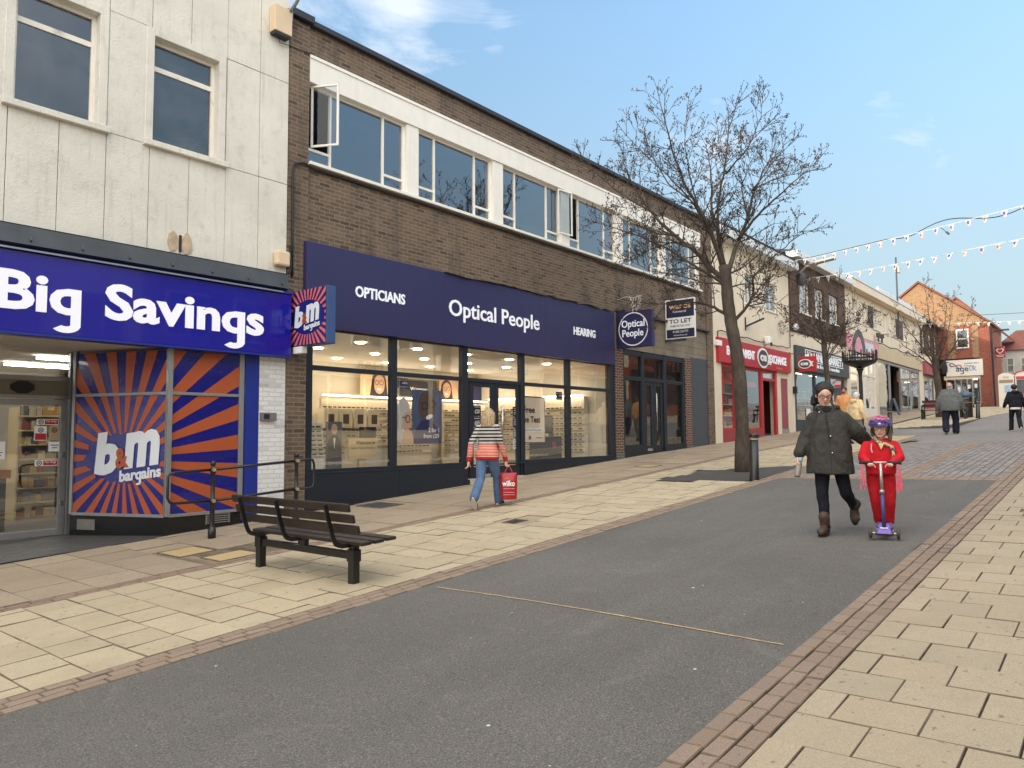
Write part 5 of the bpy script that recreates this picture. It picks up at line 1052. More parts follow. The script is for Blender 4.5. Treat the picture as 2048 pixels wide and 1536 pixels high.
for x0, x1, nm in ((40.95, 45.95, 0), (46.62, 57.7, 1)):
    mb = MB(); 
    posts = (x0, 42.6, 43.7, 44.8, x1-.1) if nm == 0 else (x0, 49.4, 52.1, 55.05, x1-.12)
    for x in posts: mb.box(x, x+.12, 11.0, 11.1, 2.2, 5.9)
    for pa, pb_ in zip(posts, posts[1:]):
        mb.box(pa+.12, pb_, 11.005, 11.095, 5.75, 5.9)
        if nm == 0: mb.box(pa+.12, pb_, 11.005, 11.095, 4.75, 4.85); 
        mb.box(pa+.12, pb_, 11.005, 11.095, 2.2, 3.0 if nm == 0 else 2.95)
    if nm == 0: mb.box(43.82, 44.8, 11.006, 11.094, 3.55, 3.85)
    mb.build('shopfront_frame', M_WPAINT if nm == 0 else M_STEEL, rb)
    mb = MB(); 
    for pa, pb_ in zip(posts, posts[1:]):
        if not (nm == 1 and pa == 49.4): mb.quad((pa+.1, 11.05, 2.9), (pb_+.02, 11.05, 2.9), (pb_+.02, 11.05, 5.8), (pa+.1, 11.05, 5.8))
    mb.build('shopfront_glass', GL_SHOP if nm == 0 else GL_DARK, rb)
    mb = MB(); room(mb, x0, x1, 11.12, 16, 2.3, 6); mb.build('shop_room', M_DKROOM if nm == 0 else pm('dark shop inside', (40, 40, 46), .8, .2, 1), rb)
stock(rb, 41.1, 43.5, 12.2, 3.0, 5.4, 4, [pm('cloth rust', (130, 60, 46), .8, .2, 9, 0), pm('cloth cream', (196, 184, 160), .8, .2, 9, 0), pm('cloth grey', (110, 110, 110), .8, .2, 9, 0)], 9); onebox('poster', pm('russet poster', (150, 96, 60), .6, .3, 3, 0), rb, 52.6, 53.6, 11.3, 11.33, 4.9, 5.6); onebox('column', pm('brown column', (88, 66, 52), .7, .2, 2), rb, 54.0, 54.8, 11.4, 11.8, 2.5, 5.9)
onebox('strip_light', emit('cool strip', (255, 244, 226), 8), rb, 42, 45, 12.8, 12.86, 5.85, 5.88)
for lb, x0, x1, z0, z1, m, tx in (('faded pink fascia sign above the white framed shop doors', 40.6, 46.5, 5.95, 6.80, pm('faded pink', (214, 150, 164), .6, .2, 3, .02), None), ('plain beige blank fascia board with cable running along its top edge', 46.65, 58.4, 5.93, 6.72, pm('beige fascia', (194, 178, 148), .7, .06, 1, .05, streak=.2), None)):
    sg = E('fascia_sign', lb, 'sign', ((x0+x1)/2, 10.9, z0)); mb = MB(); mb.box(x0, x1, 10.9, 11.02, z0, z1); mb.build('board', m, sg, bevel=.01)
    if z0 == 5.95: mb = MB(); mb.box(43.0, 45.4, 10.89, 10.9, 6.1, 6.6); mb.build('pale_panel', M_GUT, sg); mb = MB(); mb.box(x0, x1, 10.895, 10.91, z1-.04, z1); mb.build('edge', M_STEEL, sg)
cable('black cable running along the top of the beige fascia board', [(46.7+.9*k, 10.9, 6.80+.05*math.sin(k*1.7)) for k in range(14)], .03)
for lb, x in (('left one of two grey floodlights over the beige fascia board', 46.2), ('right one of two grey floodlights over the beige fascia board', 47.0)): r = E('floodlight', lb, 'floodlight', (x, 11, 6.9)); mb = MB(); mb.lathe([(.05, 0), (.05, .25), (.12, .27), (.12, .5)], (x, 10.8, 6.85), 10); mb.build('lamp_body', M_LEAD, r); mb = MB(); mb.bar((x, 10.8, 6.95), (x, 11.02, 6.95), .03, .03); mb.build('bracket', M_LEAD, r)
r = E('aerial_mast', 'thin tall metal mast with small box rising above the cream building', 'mast', (51.5, 10.9, 7.6)); mb = MB(); mb.tube([(51.5, 10.85, 7.6), (51.5, 10.85, 12.7)], .05, 8); mb.build('pole', M_LEAD, r); mb = MB(); mb.box(51.55, 51.95, 10.7, 10.95, 11.75, 12.1); mb.build('box', pm('aged cream plastic'  , (214, 190, 158)), r)
r = E('a_board', 'dark folding pavement board outside the beige shop', 'sign', (46.9, 10.3, g(46.9, 10.3))); b_ = g(46.9, 10.3)+.02
mb = MB(); mb.prism([(46.6, 10.62, b_), (47.15, 10.62, b_), (47.15, 10.36, b_+.95), (46.6, 10.36, b_+.95)], (0, -.04, 0)); mb.build('left_board', M_TEAL, r); mb = MB(); mb.prism([(46.6, 10.0, b_), (47.15, 10.0, b_), (47.15, 10.28, b_+.95), (46.6, 10.28, b_+.95)], (0, .04, 0)); mb.build('right_board', M_TEAL, r)
# ---- end building of the row
eb = E('shop_building', 'brown brick end building with white band and small red shop sign', 'building', (61.5, 11, g(61, 11)))
W5 = [(59.2, 60.2), (61.4, 62.4), (63.4, 64.4)]; mb = MB(); wall_holes(mb, 58.6, 65.0, 7.2, 9.5, 11.0, [(a, b, 7.55, 8.9) for a, b in W5], .15); mb.build('wall', BR_DARK, eb)
for a, b in W5: window(eb, a, b, 7.55, 8.9, 11.1, M_WPAINT, GL_UP, hs=(((7.55+8.9)/2, a, b),), fw=.08)
mb = MB(); mb.prism([(58.6, 10.6, 9.5), (58.6, 10.6, 9.65), (58.6, 14, 10.8), (58.6, 14, 10.6)], (6.4, 0, 0)); mb.build('roof_edge', pm('grey tiles', (120, 108, 98), .8, .2, 3), eb); shell_walls(eb, 58.61, 65, 11, 22, 9.5, BR_DARK, M_ROOF)
mb = MB(); room(mb, 58.8, 64.8, 11.2, 15, 7.3, 9.2); mb.build('upper_room', M_DARKROOM, eb)
onebox('white_band', M_CREAM2, eb, 58.6, 65, 10.99, 11.3, 6.6, 7.2); 
for a, b in ((58.6, 59.0), (63.0, 65.0)): onebox('pier', M_CREAM2, eb, a, b, 10.98, 11.3, 2.6, 6.62)
onebox('stall_riser', M_RED, eb, 59.0, 63.0, 11.0, 11.06, 2.6, 3.9); mb = MB(); mb.box(59.0, 63, 11.0, 11.06, 5.6, 6.6); mb.box(61, 61.1, 11.0, 11.06, 3.9, 5.6); mb.build('shopfront_frame', M_STEEL, eb); mb = MB(); mb.quad((59.0, 11.05, 3.9), (63.0, 11.05, 3.9), (63.0, 11.05, 5.6), (59.0, 11.05, 5.6)); mb.build('shopfront_glass', GL_DARK, eb); mb = MB(); room(mb, 59, 63, 11.1, 15, 3, 6); mb.build('shop_room', M_DKROOM, eb)
sg = E('fascia_sign', 'short dull red fascia sign with gold lettering behind the third tree', 'sign', (61.2, 10.9, 5.8)); mb = MB(); mb.prism([(58.8, 10.98, 5.75), (58.8, 10.7, 5.75), (58.8, 10.85, 6.65), (58.8, 10.98, 6.65)], (4.7, 0, 0)); mb.build('board', M_MAROON, sg); mb = MB(); text(mb, 'SHOES', 61.2, 62.9, (0, 10.72, 6.05), FX, FZ, .32, th=.03, bold=.02); mb.build('lettering', pm('gold print', (206, 150, 110)), sg) if False else None
mb = MB(); mb.box(61.3, 62.8, 10.7, 10.74, 6.05, 6.4); mb.build('lettering_panel', pm('gold print', (206, 140, 110)), sg)
r = E('hanging_clock', 'dark ornate double sided sign bracket at the corner by the charity shop', 'sign', (64.6, 10.9, 6)); mb = MB(); mb.ball((64.7, 10.62, 6.5), .06, .24, .5, 12, 8); mb.build('panel', INK, r, smooth=True); mb = MB(); mb.bar((64.7, 11, 6.9), (64.7, 10.3, 6.95), .06, .06); mb.bar((64.7, 10.98, 6.0), (64.7, 10.98, 7.0), .06, .06); mb.build('bracket', M_CABLE, r)
# ---- gabled charity shop facing down the street
BR_RED = brick('red brick', (150, 66, 48), (124, 54, 42), (160, 130, 110), dark=.1); BR_BUFF = brick('buff orange brick', (148, 114, 86), (134, 102, 76), (190, 160, 120), dark=.1)
ab = E('gabled_building', 'red and buff brick gabled building with white charity shop fascia facing down the street', 'building', (65, 10, g(65, 9)))
GY, GZ = 12.15, 13.25; EY0, EY1, EZ = 7.6, 16.7, 9.72
mb = MB(); 
def xwall(y0, y1, z0, z1, holes, m=0, x=65.0, dep=.2):
    ys = sorted({y0, y1} | {h[0] for h in holes} | {h[1] for h in holes}); zs = sorted({z0, z1} | {h[2] for h in holes} | {h[3] for h in holes})
    for i in range(len(ys)-1):
        for k in range(len(zs)-1):
            cy, cz = (ys[i]+ys[i+1])/2, (zs[k]+zs[k+1])/2
            if not any(h[0] < cy < h[1] and h[2] < cz < h[3] for h in holes): mb.quad((x, ys[i], zs[k]), (x, ys[i], zs[k+1]), (x, ys[i+1], zs[k+1]), (x, ys[i+1], zs[k]), m)
    for a, b, c, d in holes: mb.add([(xx, yy, zz) for xx in (x, x+dep) for yy, zz in ((a, c), (b, c), (b, d), (a, d))], [(0, 1, 5, 4), (1, 2, 6, 5), (2, 3, 7, 6), (3, 0, 4, 7)], m)
xwall(EY0+.05, 16.6, 7.2, 9.7, [(8.98, 9.74, 7.98, 9.38)])
mb.box(64.93, 65.2, 7.62, 8.32, 2.5, 9.70); mb.build('wall', BR_RED, ab)
mb = MB()
for (y0, y1, sgn) in ((8.33, 8.72, 1), (9.9, 10.35, -1)):
    mb = MB()
    for k in range(17): 
        z = 7.2+k*.147; ex = .07 if k % 2 else 0; mb.box(64.965, 65.0, y0-(ex if sgn < 0 else 0), y1+(ex if sgn > 0 else 0), z, z+.147-.001)
    mb.build('buff_quoins', BR_BUFF, ab)
mb = MB(); mb.prism([(64.94, EY0, 9.70), (64.94, EY1, 9.70), (64.94, GY, GZ)], (.3, 0, 0)); mb.build('gable', BR_BUFF, ab)
M_TILE = pm('red clay tiles', (122, 72, 54), .8, .25, 2.5, .5, 14); mb = MB()
for (ya, yb_) in ((EY0-.2, GY), (EY1+.2, GY)): mb.prism([(64.8, ya, EZ-.12), (64.8, yb_, GZ+.05), (64.8, yb_, GZ+.22), (64.8, ya, EZ+.05)], (6.2, 0, 0))
mb.build('roof', M_TILE, ab)
mb = MB(); mb.box(65.2, 70.8, EY0, EY0+.25, 2.5, 9.6); mb.box(70.5, 70.8, EY0+.3, 16.6, 2.5, 9.6); mb.build('flank_wall', BR_RED, ab)
def xwin(root, y0, y1, z0, z1, x, fm, gm, mid=True, fw=.09):
    mb = MB(); mb.box(x, x+.08, y0, y0+fw, z0, z1); mb.box(x, x+.08, y1-fw, y1, z0, z1); mb.box(x, x+.08, y0+fw, y1-fw, z1-fw, z1); mb.box(x, x+.08, y0+fw, y1-fw, z0, z0+fw)
    if mid: mb.box(x+.005, x+.075, y0+fw, y1-fw, (z0+z1)/2-.04, (z0+z1)/2+.04)
    f = mb.build('window', fm, root); mb = MB(); mb.quad((x+.04, y0+.02, z0+.02), (x+.04, y0+.02, z1-.02), (x+.04, y1-.02, z1-.02), (x+.04, y1-.02, z0+.02)); mb.build('pane', gm, f)
xwin(ab, 8.95, 9.77, 7.95, 9.41, 64.92, M_WPAINT, GL_DARK); mb = MB(); mb.box(66.5, 66.6, 8, 11, 7, 9.7); mb.build('inner_wall', M_DKROOM, ab)
mb = MB(); mb.box(64.96, 65.1, 8.32, 10.7, 5.62, 5.9); mb.build('lintel', M_CREAM2, ab)
mb = MB()
for y in (8.33, 8.82, 9.14, 9.55, 9.95, 10.5): mb.box(65.0, 65.1, y, y+.08, 3.2, 5.65)
mb.build('shopfront_frame', M_STEEL, ab); mb = MB(); mb.quad((65.05, 8.4, 3.7), (65.05, 10.5, 3.7), (65.05, 10.5, 5.62), (65.05, 8.4, 5.62)); mb.build('shopfront_glass', GL_SHOP, ab)
mb = MB(); mb.box(65.0, 65.08, 8.33, 9.2, 3.0, 3.72); mb.build('stall_riser', M_CREAM2, ab); mb = MB(); mb.quad((69, 8, 3), (69, 11, 3), (69, 11, 6), (69, 8, 6)); mb.quad((65.1, 8, 5.66), (69, 8, 5.66), (69, 11, 5.66), (65.1, 11, 5.66)); mb.build('shop_room', pm('beige shop inside', (140, 122, 96), .8, .2, 1), ab)
mb = MB(); mb.box(65.4, 65.6, 8.6, 8.9, 5.6, 5.63); mb.build('entrance_light', emit('warm strip', (255, 220, 160), 9), ab)
for i, (y, z) in enumerate(((9.0, 4.9), (8.55, 4.95), (9.65, 4.75), (9.68, 4.45))): onebox('window_notice', M_WHITE, ab, 64.99, 65.0, y, y+.18, z, z+.3)
sg = E('fascia_sign', 'white fascia sign reading age UK with coloured infinity ribbon', 'sign', (64.9, 9.3, 5.87)); mb = MB(); mb.box(64.84, 64.95, 8.12, 10.5, 5.87, 7.08); mb.build('board', pm('sign cream white', (226, 222, 212), .5, .03, 2, .02), sg, bevel=.01)
nv = pm('print navy', (38, 36, 92)); mb = MB(); text(mb, 'age', 0, .82, (64.835, 9.87, 6.22), GX, FZ, .40, th=.012, bold=.006); mb.build('lettering', pm('ink navy', (30, 34, 62), .5, 0, 2, 0), sg)
mb = MB(); text(mb, 'UK', 0, .45, (64.835, 8.98, 6.24), GX, FZ, .30, th=.012, bold=.0); mb.build('lettering', pm('ink blue', (70, 120, 190), .5, 0, 2, 0), sg)
mb = MB(); text(mb, 'Leicester Shire', 0, .92, (64.835, 9.30, 6.76), GX, FZ, .11, th=.01); mb.build('lettering', GREY, sg); mb = MB(); text(mb, '& Rutland', 0, .62, (64.835, 9.30, 6.56), GX, FZ, .11, th=.01); mb.build('lettering', GREY, sg)
for i, (t0, t1, m) in enumerate(((0, 2.1, pm('ink orange', (206, 110, 60), .5, 0, 2, 0)), (2.1, 3.4, pm('ink dark', (60, 60, 66), .5, 0, 2, 0)), (3.4, 6.28, pm('ink steel blue', (70, 110, 160), .5, 0, 2, 0)))):
    mb = MB(); mb.tube([(64.83, 9.87-.37*math.cos(t)-.02*math.sin(2*t), 6.66+.14*math.sin(2*t)*.9-.12*math.cos(t)*-1*-1) for t in [t0+(t1-t0)*k/14 for k in range(15)]], .035, 6); mb.build('ribbon', m, sg)
mb = MB(); mb.tube([(64.8, 7.5, 9.5), (64.8, 7.45, 3.2)], .06, 8); mb.build('drainpipe', M_CABLE, ab)
hs_ = E('projecting_sign', 'dark red hanging charity sign with white heart at the corner of red brick building', 'sign', (66.5, 7.5, 7.2)); mb = MB(); mb.box(66.45, 66.55, 6.86, 7.5, 7.2, 8.05); mb.build('panel', pm('deep red sign', (140, 34, 40), .5, .05, 2, 0), hs_, bevel=.02)
def heart(s, x, cy, cz): return [(x, cy-s*16*math.sin(t)**3/16, cz+s*(13*math.cos(t)-5*math.cos(2*t)-2*math.cos(3*t)-math.cos(4*t))/16) for t in [2*math.pi*k/30 for k in range(30)]]
mb = MB(); o_, i_ = heart(.24, 66.44, 7.18, 7.72), heart(.18, 66.44, 7.18, 7.72)
for k in range(30): mb.quad(o_[k], o_[(k+1) % 30], i_[(k+1) % 30], i_[k])
mb.build('heart', M_WHITE, hs_); mb = MB(); mb.box(66.435, 66.45, 6.93, 7.45, 7.38, 7.41); mb.box(66.435, 66.45, 6.95, 7.4, 7.28, 7.31); mb.build('lettering_rule', M_WHITE, hs_); mb = MB(); mb.bar((66.5, 7.5, 7.6), (66.5, 7.62, 7.6), .05, .05); mb.build('bracket', M_CABLE, hs_)
r = E('street_lamp', 'dark flat street lamp reaching out from the corner of red brick gable', 'street lamp', (66, 7.5, 9)); mb = MB(); mb.bar((66, 7.6, 9.1), (66, 7.1, 9.2), .06, .06); mb.build('arm', M_CABLE, r); mb = MB(); mb.box(65.8, 66.2, 6.5, 7.15, 9.18, 9.28); mb.build('lantern', M_COPING, r, bevel=.03)
# second gable and red roofed houses behind
gb = E('gabled_building', 'second orange brick gable showing just above the nearer roof slope', 'building', (78, 11, g(78, 11))); mb = MB(); mb.prism([(78, 8.3, 10.45), (78, 14.9, 10.45), (78, 11.6, 13.8)], (.3, 0, 0)); mb.box(78, 78.3, 8.3, 14.9, 4, 10.45); mb.build('wall', BR_BUFF, gb); mb = MB()
for ya in (8.05, 15.15): mb.prism([(77.8, ya, 10.2), (77.8, 11.6, 13.8), (77.8, 11.6, 14.0), (77.8, ya, 10.4)], (8, 0, 0))
mb.build('roof', M_TILE, gb)
def house(lb, x0, x1, y0, y1, z0, ze, zr, wm, rm, hip=2.5, wins=()):
    r = E('house', lb, 'house', ((x0+x1)/2, (y0+y1)/2, g(x0, 5))); mb = MB(); mb.box(x0, x1, y0, y1, z0, ze); mb.build('wall', wm, r)
    mb = MB(); a, b, c, d = (x0-.3, y0-.3, ze), (x1+.3, y0-.3, ze), (x1+.3, y1+.3, ze), (x0-.3, y1+.3, ze); xm = (x0+x1)/2; p, q = (xm, y0+hip, zr), (xm, y1-hip, zr); mb.add([a, b, c, d, p, q], [(0, 1, 4), (1, 2, 5, 4), (2, 3, 5), (3, 0, 4, 5), (0, 3, 2, 1)]); mb.build('roof', rm, r)
    for (ya, yb_, za, zb) in wins: xwin(r, ya, yb_, za, zb, x0-.06, M_WPAINT, GL_DARK)
    return r
house('red tiled hipped roof house at the end of the street behind white kiosks', 84, 94, 4.2, 9.6, 3.8, 9.3, 11.7, M_CREAM, M_TILE, 1.4, ((8.0, 8.6, 7.2, 8.6), (6.9, 7.5, 7.2, 8.6)))
hh = house('cream walled house with dark roof right of the red tiled one', 78, 83.5, .5, 6.2, 3.8, 8.6, 10.2, M_CREAM2, pm('dark slate', (74, 70, 68), .8, .2, 3, .3), 1.2, ((5.2, 5.8, 7.2, 8.2), (4.2, 4.8, 7.2, 8.2)))
mb = MB(); mb.box(90, 90.8, 6.6, 7.4, 10.5, 12.4); props(mb.build('chimney_stack', BR_BUFF), 'buff brick chimney above the red tiled roofs', 'chimney')
KW = pm('kiosk cream', (216, 210, 198), .5, .05, 2, .03)
for lb, y0, y1, m2, kind in (('white arched top cash kiosk with Cash lettering, left of the pair', 5.78, 6.68, KW, 0), ('white arched top kiosk with red trim and dark screen, right of the pair', 4.75, 5.72, pm('kiosk red', (190, 60, 80), .5, .05, 2, .03), 1)):
    x = 60.0; b_ = g(60, 6); r = E('kiosk', lb, 'kiosk', (60.4, (y0+y1)/2, b_)); zt = 5.62 if kind == 0 else 5.7
    mb = MB(); mb.box(x, x+.9, y0, y1, b_, zt-.25); yc = (y0+y1)/2; hw = (y1-y0)/2; mb.prism([(x, yc+hw*math.cos(t), zt-.25+.25*math.sin(t)) for t in [math.pi*k/12 for k in range(13)]], (.9, 0, 0)); mb.build('casing', KW, r)
    if kind == 0:
        mb = MB(); mb.box(x-.02, x, y0+.06, y1-.06, 4.95, 5.15); mb.build('recess_strip', pm('kiosk tan', (150, 132, 104), .6), r); mb = MB(); text(mb, 'Cash', -.16, .16, (x-.005, yc, 5.28), GX, FZ, .12, th=.01); mb.build('lettering', GREY, r)
        mb = MB(); mb.box(x-.02, x, yc-.25, yc+.1, 4.3, 4.8); mb.build('blue_marks', pm('pale blue mark', (150, 180, 206), .6, .3, 9, 0), r)
        mb = MB(); mb.box(x-.02, x, y0+.1, y1-.3, 4.05, 4.14); mb.build('red_strip', m2, r)
    else:
        mb = MB(); mb.box(x-.02, x, y0+.05, y1-.05, 5.15, 5.35); mb.box(x-.02, x, y0+.05, y1-.05, 4.05, 4.22); mb.build('red_band', m2, r); mb = MB(); mb.box(x-.02, x, y0+.08, y1-.08, 4.22, 5.12); mb.build('screen', pm('kiosk screen', (80, 84, 90), .3, .3, 3, 0), r); mb = MB(); mb.tube([(x-.01, yc+hw*math.cos(t), zt-.25+.25*math.sin(t)) for t in [math.pi*k/12 for k in range(13)]], .04, 6); mb.build('arch_trim', m2, r)
# ---- the other side of the street (seen in the glass), and an unseen building added behind the viewer for shade
def opp(lb, x0, x1, zr, wm, wins, sign=None, st=None, shop=M_TEAL, y=-4.2):
    r = E('shop_building', lb, 'building', ((x0+x1)/2, y, g((x0+x1)/2, y))); b_ = g((x0+x1)/2, -4); z1 = b_+zr
    mb = MB(); mb.box(x0, x1, y-8, y, b_+3.1, z1); mb.build('wall', wm, r); mb = MB(); mb.box(x0, x1, y-8, y-.02, b_-1, b_+3.1); mb.build('lower_wall', wm, r)
    mb = MB(); mb.box(x0, x1, y-8.1, y+.12, z1, z1+.18); mb.build('coping', M_COPING, r)
    for a, b in wins:
        mb = MB(); za, zb = b_+4.3, b_+5.9; mb.box(a, b, y, y+.05, za, zb); w_ = mb.build('window', M_WPAINT, r); mb = MB(); k = max(1, round((b-a)/.9)); 
        for i in range(k): mb.box(a+.06+(b-a-.06)*i/k, a+(b-a-.06)*(i+1)/k, y+.05, y+.055, za+.06, zb-.06)
        mb.build('pane', pm('opposite pane', (70, 78, 88), .08, .1, 2, 0), w_)
    mb = MB(); n = max(2, round((x1-x0)/2.2))
    for i in range(n): mb.box(x0+.3+(x1-x0-.6)*i/n+.08, x0+.3+(x1-x0-.6)*(i+1)/n-.08, y-.02, y+.02, b_+.6, b_+2.9)
    mb.build('shop_windows', pm('opposite shop glass', (58, 60, 66), .06, .3, 1, 0), r)
    if sign:
        mb = MB(); mb.box(x0+.2, x1-.2, y, y+.15, b_+3.05, b_+3.85); s_ = E('fascia_sign', sign[1], 'sign', ((x0+x1)/2, y, b_+3.05)); mb.build('board', sign[0], s_)
        for tx, a, b, dz, cap, m in sign[2]: mb = MB(); text(mb, tx, -b, -a, (0, y+.151, b_+3.05+dz), (-1, 0, 0), FZ, cap, th=.01, bold=.02); mb.build('lettering', m, s_)
    return r
M_OPC = pm('opposite cream render', (214, 200, 172), .8, .08, 1, .2); NB = pm('copy sign pale', (190, 190, 186), .5)
opp('brown brick building across the street, seen mirrored in glass', -14, 3.6, 7.4, BR_LOW, [(-12, -10), (-8, -6), (-3, -1), (1, 3)])
opp('cream building across the street behind the right pavement', 3.6, 11.6, 7.2, M_OPC, [(4.6, 6.0), (7.2, 8.6), (9.6, 11)])
opp('building with copyshop across the street, mirrored in the sunburst window', 11.6, 17.4, 7.6, BR_LOW, [(12.4, 14), (15, 16.6)], (NB, 'pale copyshop sign across the street reading Copyshop Business Bureau', [('Copyshop', 12.6, 16.4, .4, .3, pm('ink blue2', (40, 60, 150), .5)), ('Business Bureau', 12.4, 16.6, .1, .18, pm('ink blue2', (40, 60, 150)))]))
opp('cream office building across the street with small H&R sign', 17.4, 26, 7.2, M_OPC, [(18.4, 20), (21, 22.6), (23.6, 25.2)], (M_OPC, 'cream sign across the street reading H&R', [('H&R', 21, 22.6, .2, .4, INK)]))
opp('brown brick shop across the street with brother sign', 26, 34.6, 7.6, BR_LOW, [(27, 28.6), (29.6, 31.2), (32.4, 34)], (M_WPAINT, 'white sign across the street reading brother', [('brother', 30.6, 33.2, .2, .35, INK)]))
opp('cream shop across the street with orange pawn sign', 34.6, 44.6, 7.2, M_OPC, [(35.6, 37.4), (38.6, 40.4), (41.6, 43.6)], (M_ORANGE, 'orange sign across the street reading CASH GENERATOR', [('CASH GENERATOR', 35.4, 43.6, .3, .34, INK), ('BUY - SELL - SAVE', 36, 43, .08, .14, M_WHITE)]))
opp('long red brick building across the street at the upper end', 44.6, 64, 7.6, BR_RED, [(46+3*k, 48+3*k) for k in range(5)])
r = opp('brown brick building beside the blue store, behind the viewer', -46, -9.2, 9.6, BR_LOW, [], y=11) if False else None
bb = E('shop_building', 'unseen brown brick building added behind the viewer to shade the street', 'building', (-28, 11, g(-28, 11))); mb = MB(); mb.box(-48, -9.05, 11, 21, -4, 9.6); mb.build('wall', BR_LOW, bb)  # out of view, put in to keep the low sun off the street
for k in range(7):
    x = -46+k*5.2; mb = MB(); mb.box(x, x+2.6, 10.95, 11, 5.2, 7.0); w_ = mb.build('window', M_WPAINT, bb); mb = MB(); mb.box(x+.08, x+1.26, 10.94, 10.95, 5.28, 6.92); mb.box(x+1.34, x+2.52, 10.94, 10.95, 5.28, 6.92); mb.build('pane', pm('opposite pane'  , (70, 78, 88)), w_)
mb = MB(); mb.box(-48, -9.05, 10.9, 11, -1.5, 2.0); mb.build('shop_windows', pm('opposite shop glass', (58, 60, 66)), bb)
# ================================================================== STREET FURNITURE, TREES, BUNTING
M_BLK = pm('black street paint', (24, 24, 25), .42, .25, 6, .12, 40, coat=.15); M_SLAT = pm('dark brown slat', (40, 30, 26), .5, .35, 4, .25, 22); M_BRASS = pm('dull brass', (172, 146, 104), .45, .15, 8, .05, metal=.4)
# bench facing up the street
bn = E('park_bench', 'dark brown slatted bench with black steel frame, near centre left', 'bench', (4.9, 6.9, g(4.9, 6.9))); Z_ = g(4.9, 6.9)
def slat(name, x, z, y0, y1, w_, t, tilt):
    M = Matrix.Translation((x, (y0+y1)/2, z)) @ Matrix.Rotation(tilt, 4, 'Y'); mb = MB(); mb.obox(M, w_, y1-y0, t); return mb.build(name, M_SLAT, bn, bevel=.012)
for x, z, y0, y1 in ((4.575, .975, 5.80, 7.87), (4.607, .868, 5.765, 7.84), (4.640, .765, 5.73, 7.80)): slat('back_slat', x+.028, z, y0, y1, .035, .084, R(-14))
for x, z in ((4.86, .605), (5.02, .612), (5.18, .622)): slat('seat_slat', x, z, 5.84, 7.78, .13, .036, R(-3))
for y in (6.08, 6.92, 7.62):
    mb = MB(); P = [(5.16, y, .585), (5.0, y, .582), (4.86, y, .578), (4.74, y, .575), (4.665, y, .60), (4.632, y, .66), (4.60, y, .76), (4.57, y, .86), (4.545, y, .95), (4.53, y, 1.0)]
    for a, b in zip(P, P[1:]): mb.bar(a, b, .045, .014, up=(0, 1, 0))
    mb.build('support_bracket', M_BLK, bn)
for y in (6.07, 7.73):
    mb = MB(); mb.box(4.838, 4.922, y-.045, y+.045, Z_-.1, .46); mb.build('leg', M_BLK, bn, bevel=.008)
    mb = MB(); mb.box(4.83, 4.93, y-.055, y+.055, .41, .53); mb.box(4.84, 4.92, y-.04, y+.04, .53, .58); mb.build('leg_cap', M_BLK, bn, bevel=.006)
mb = MB(); mb.box(4.85, 4.91, 6.13, 7.67, .43, .505); mb.box(4.85, 4.91, 6.86, 6.98, .505, .58); mb.build('beam', M_BLK, bn, bevel=.005)
# handrail
hr_ = E('handrail', 'black two-rail handrail with ball-topped posts in front of the sunburst window', 'handrail', (6.3, 10.13, g(6.3, 10.13)))
for x, y in ((5.61, 10.13), (7.0, 10.13)):
    b_ = g(x, y); mb = MB(); mb.lathe([(.055, 0), (.055, .16), (.042, .17), (.036, .2), (.032, .5), (.045, .52), (.045, .58), (.03, .6), (.028, .93), (.042, .95), (.045, 1.0), (.03, 1.03), (.022, 1.045), (.036, 1.06), (.042, 1.085), (.032, 1.115), (.004, 1.125)], (x, y, b_-.01), 14); mb.build('post', M_BLK, hr_, smooth=True)
    for z in (.545, .985):
        mb = MB(); mb.tube([(x-.01, y-.05, b_+z), (x-.012, y-.062, b_+z)], .028, 12); mb.build('boss', M_BRASS, hr_)
def railz(x, z): return g(x, 10.13)+z
mb = MB()
mb.tube([(5.61, 10.13, railz(5.61, .985)), (7.0, 10.13, railz(7.0, .985))], .021, 10); mb.tube([(5.61, 10.13, railz(5.61, .545)), (7.0, 10.13, railz(7.0, .545))], .021, 10)
mb.build('rail', M_BLK, hr_, smooth=True)
for x0, x1 in ((5.61, 4.96), (7.0, 7.33)):
    s_ = 1 if x1 > x0 else -1; zt, zb_ = railz(x0, .985), railz(x0, .545)
    dx = .02*s_; mb = MB(); mb.tube([(x0, 10.13, zt), (x1-.1*s_, 10.13, zt+dx), (x1-.03*s_, 10.13, zt-.015+dx), (x1, 10.13, zt-.07), (x1, 10.13, zb_+.08), (x1-.03*s_, 10.13, zb_+.02), (x1-.1*s_, 10.13, zb_), (x0, 10.13, zb_)], .019, 8); mb.build('end_loop', M_BLK, hr_, smooth=True)
# bollards
def bollard(x, y, lb, lean=0.):
    r = E('bollard', lb, 'bollard', (x, y, g(x, y)), group='black bollards along the street', local=True); r.rotation_euler = (lean, 0, 0)
    mb = MB(); mb.lathe([(.105, -.05), (.10, .02), (.092, .05), (.080, .80)], (0, 0, 0), 18); mb.build('shaft', M_BLK, r, smooth=True)
    mb = MB(); mb.lathe([(.078, .80), (.078, .838)], (0, 0, 0), 18); mb.build('band', pm('pale band', (186, 168, 140), .5, .05, 3), r)
    mb = MB(); mb.lathe([(.094, .838), (.10, .85), (.10, .895), (.085, .915), (.04, .925)], (0, 0, 0), 18); mb.build('cap', M_BLK, r, smooth=False); return r
b0 = bollard(14.29, 5.66, 'large black bollard at the edge of the tree pit beside the big tree', R(1.2))
for x, y, lb in ((30.9, 6.95, 'black bollard just behind the shoulder of the child in red'), (41.0, 5.43, 'distant black bollard on the pavement edge right of the litter bin')): copy_tree(b0, None, label=lb).location = (x, y, g(x, y))
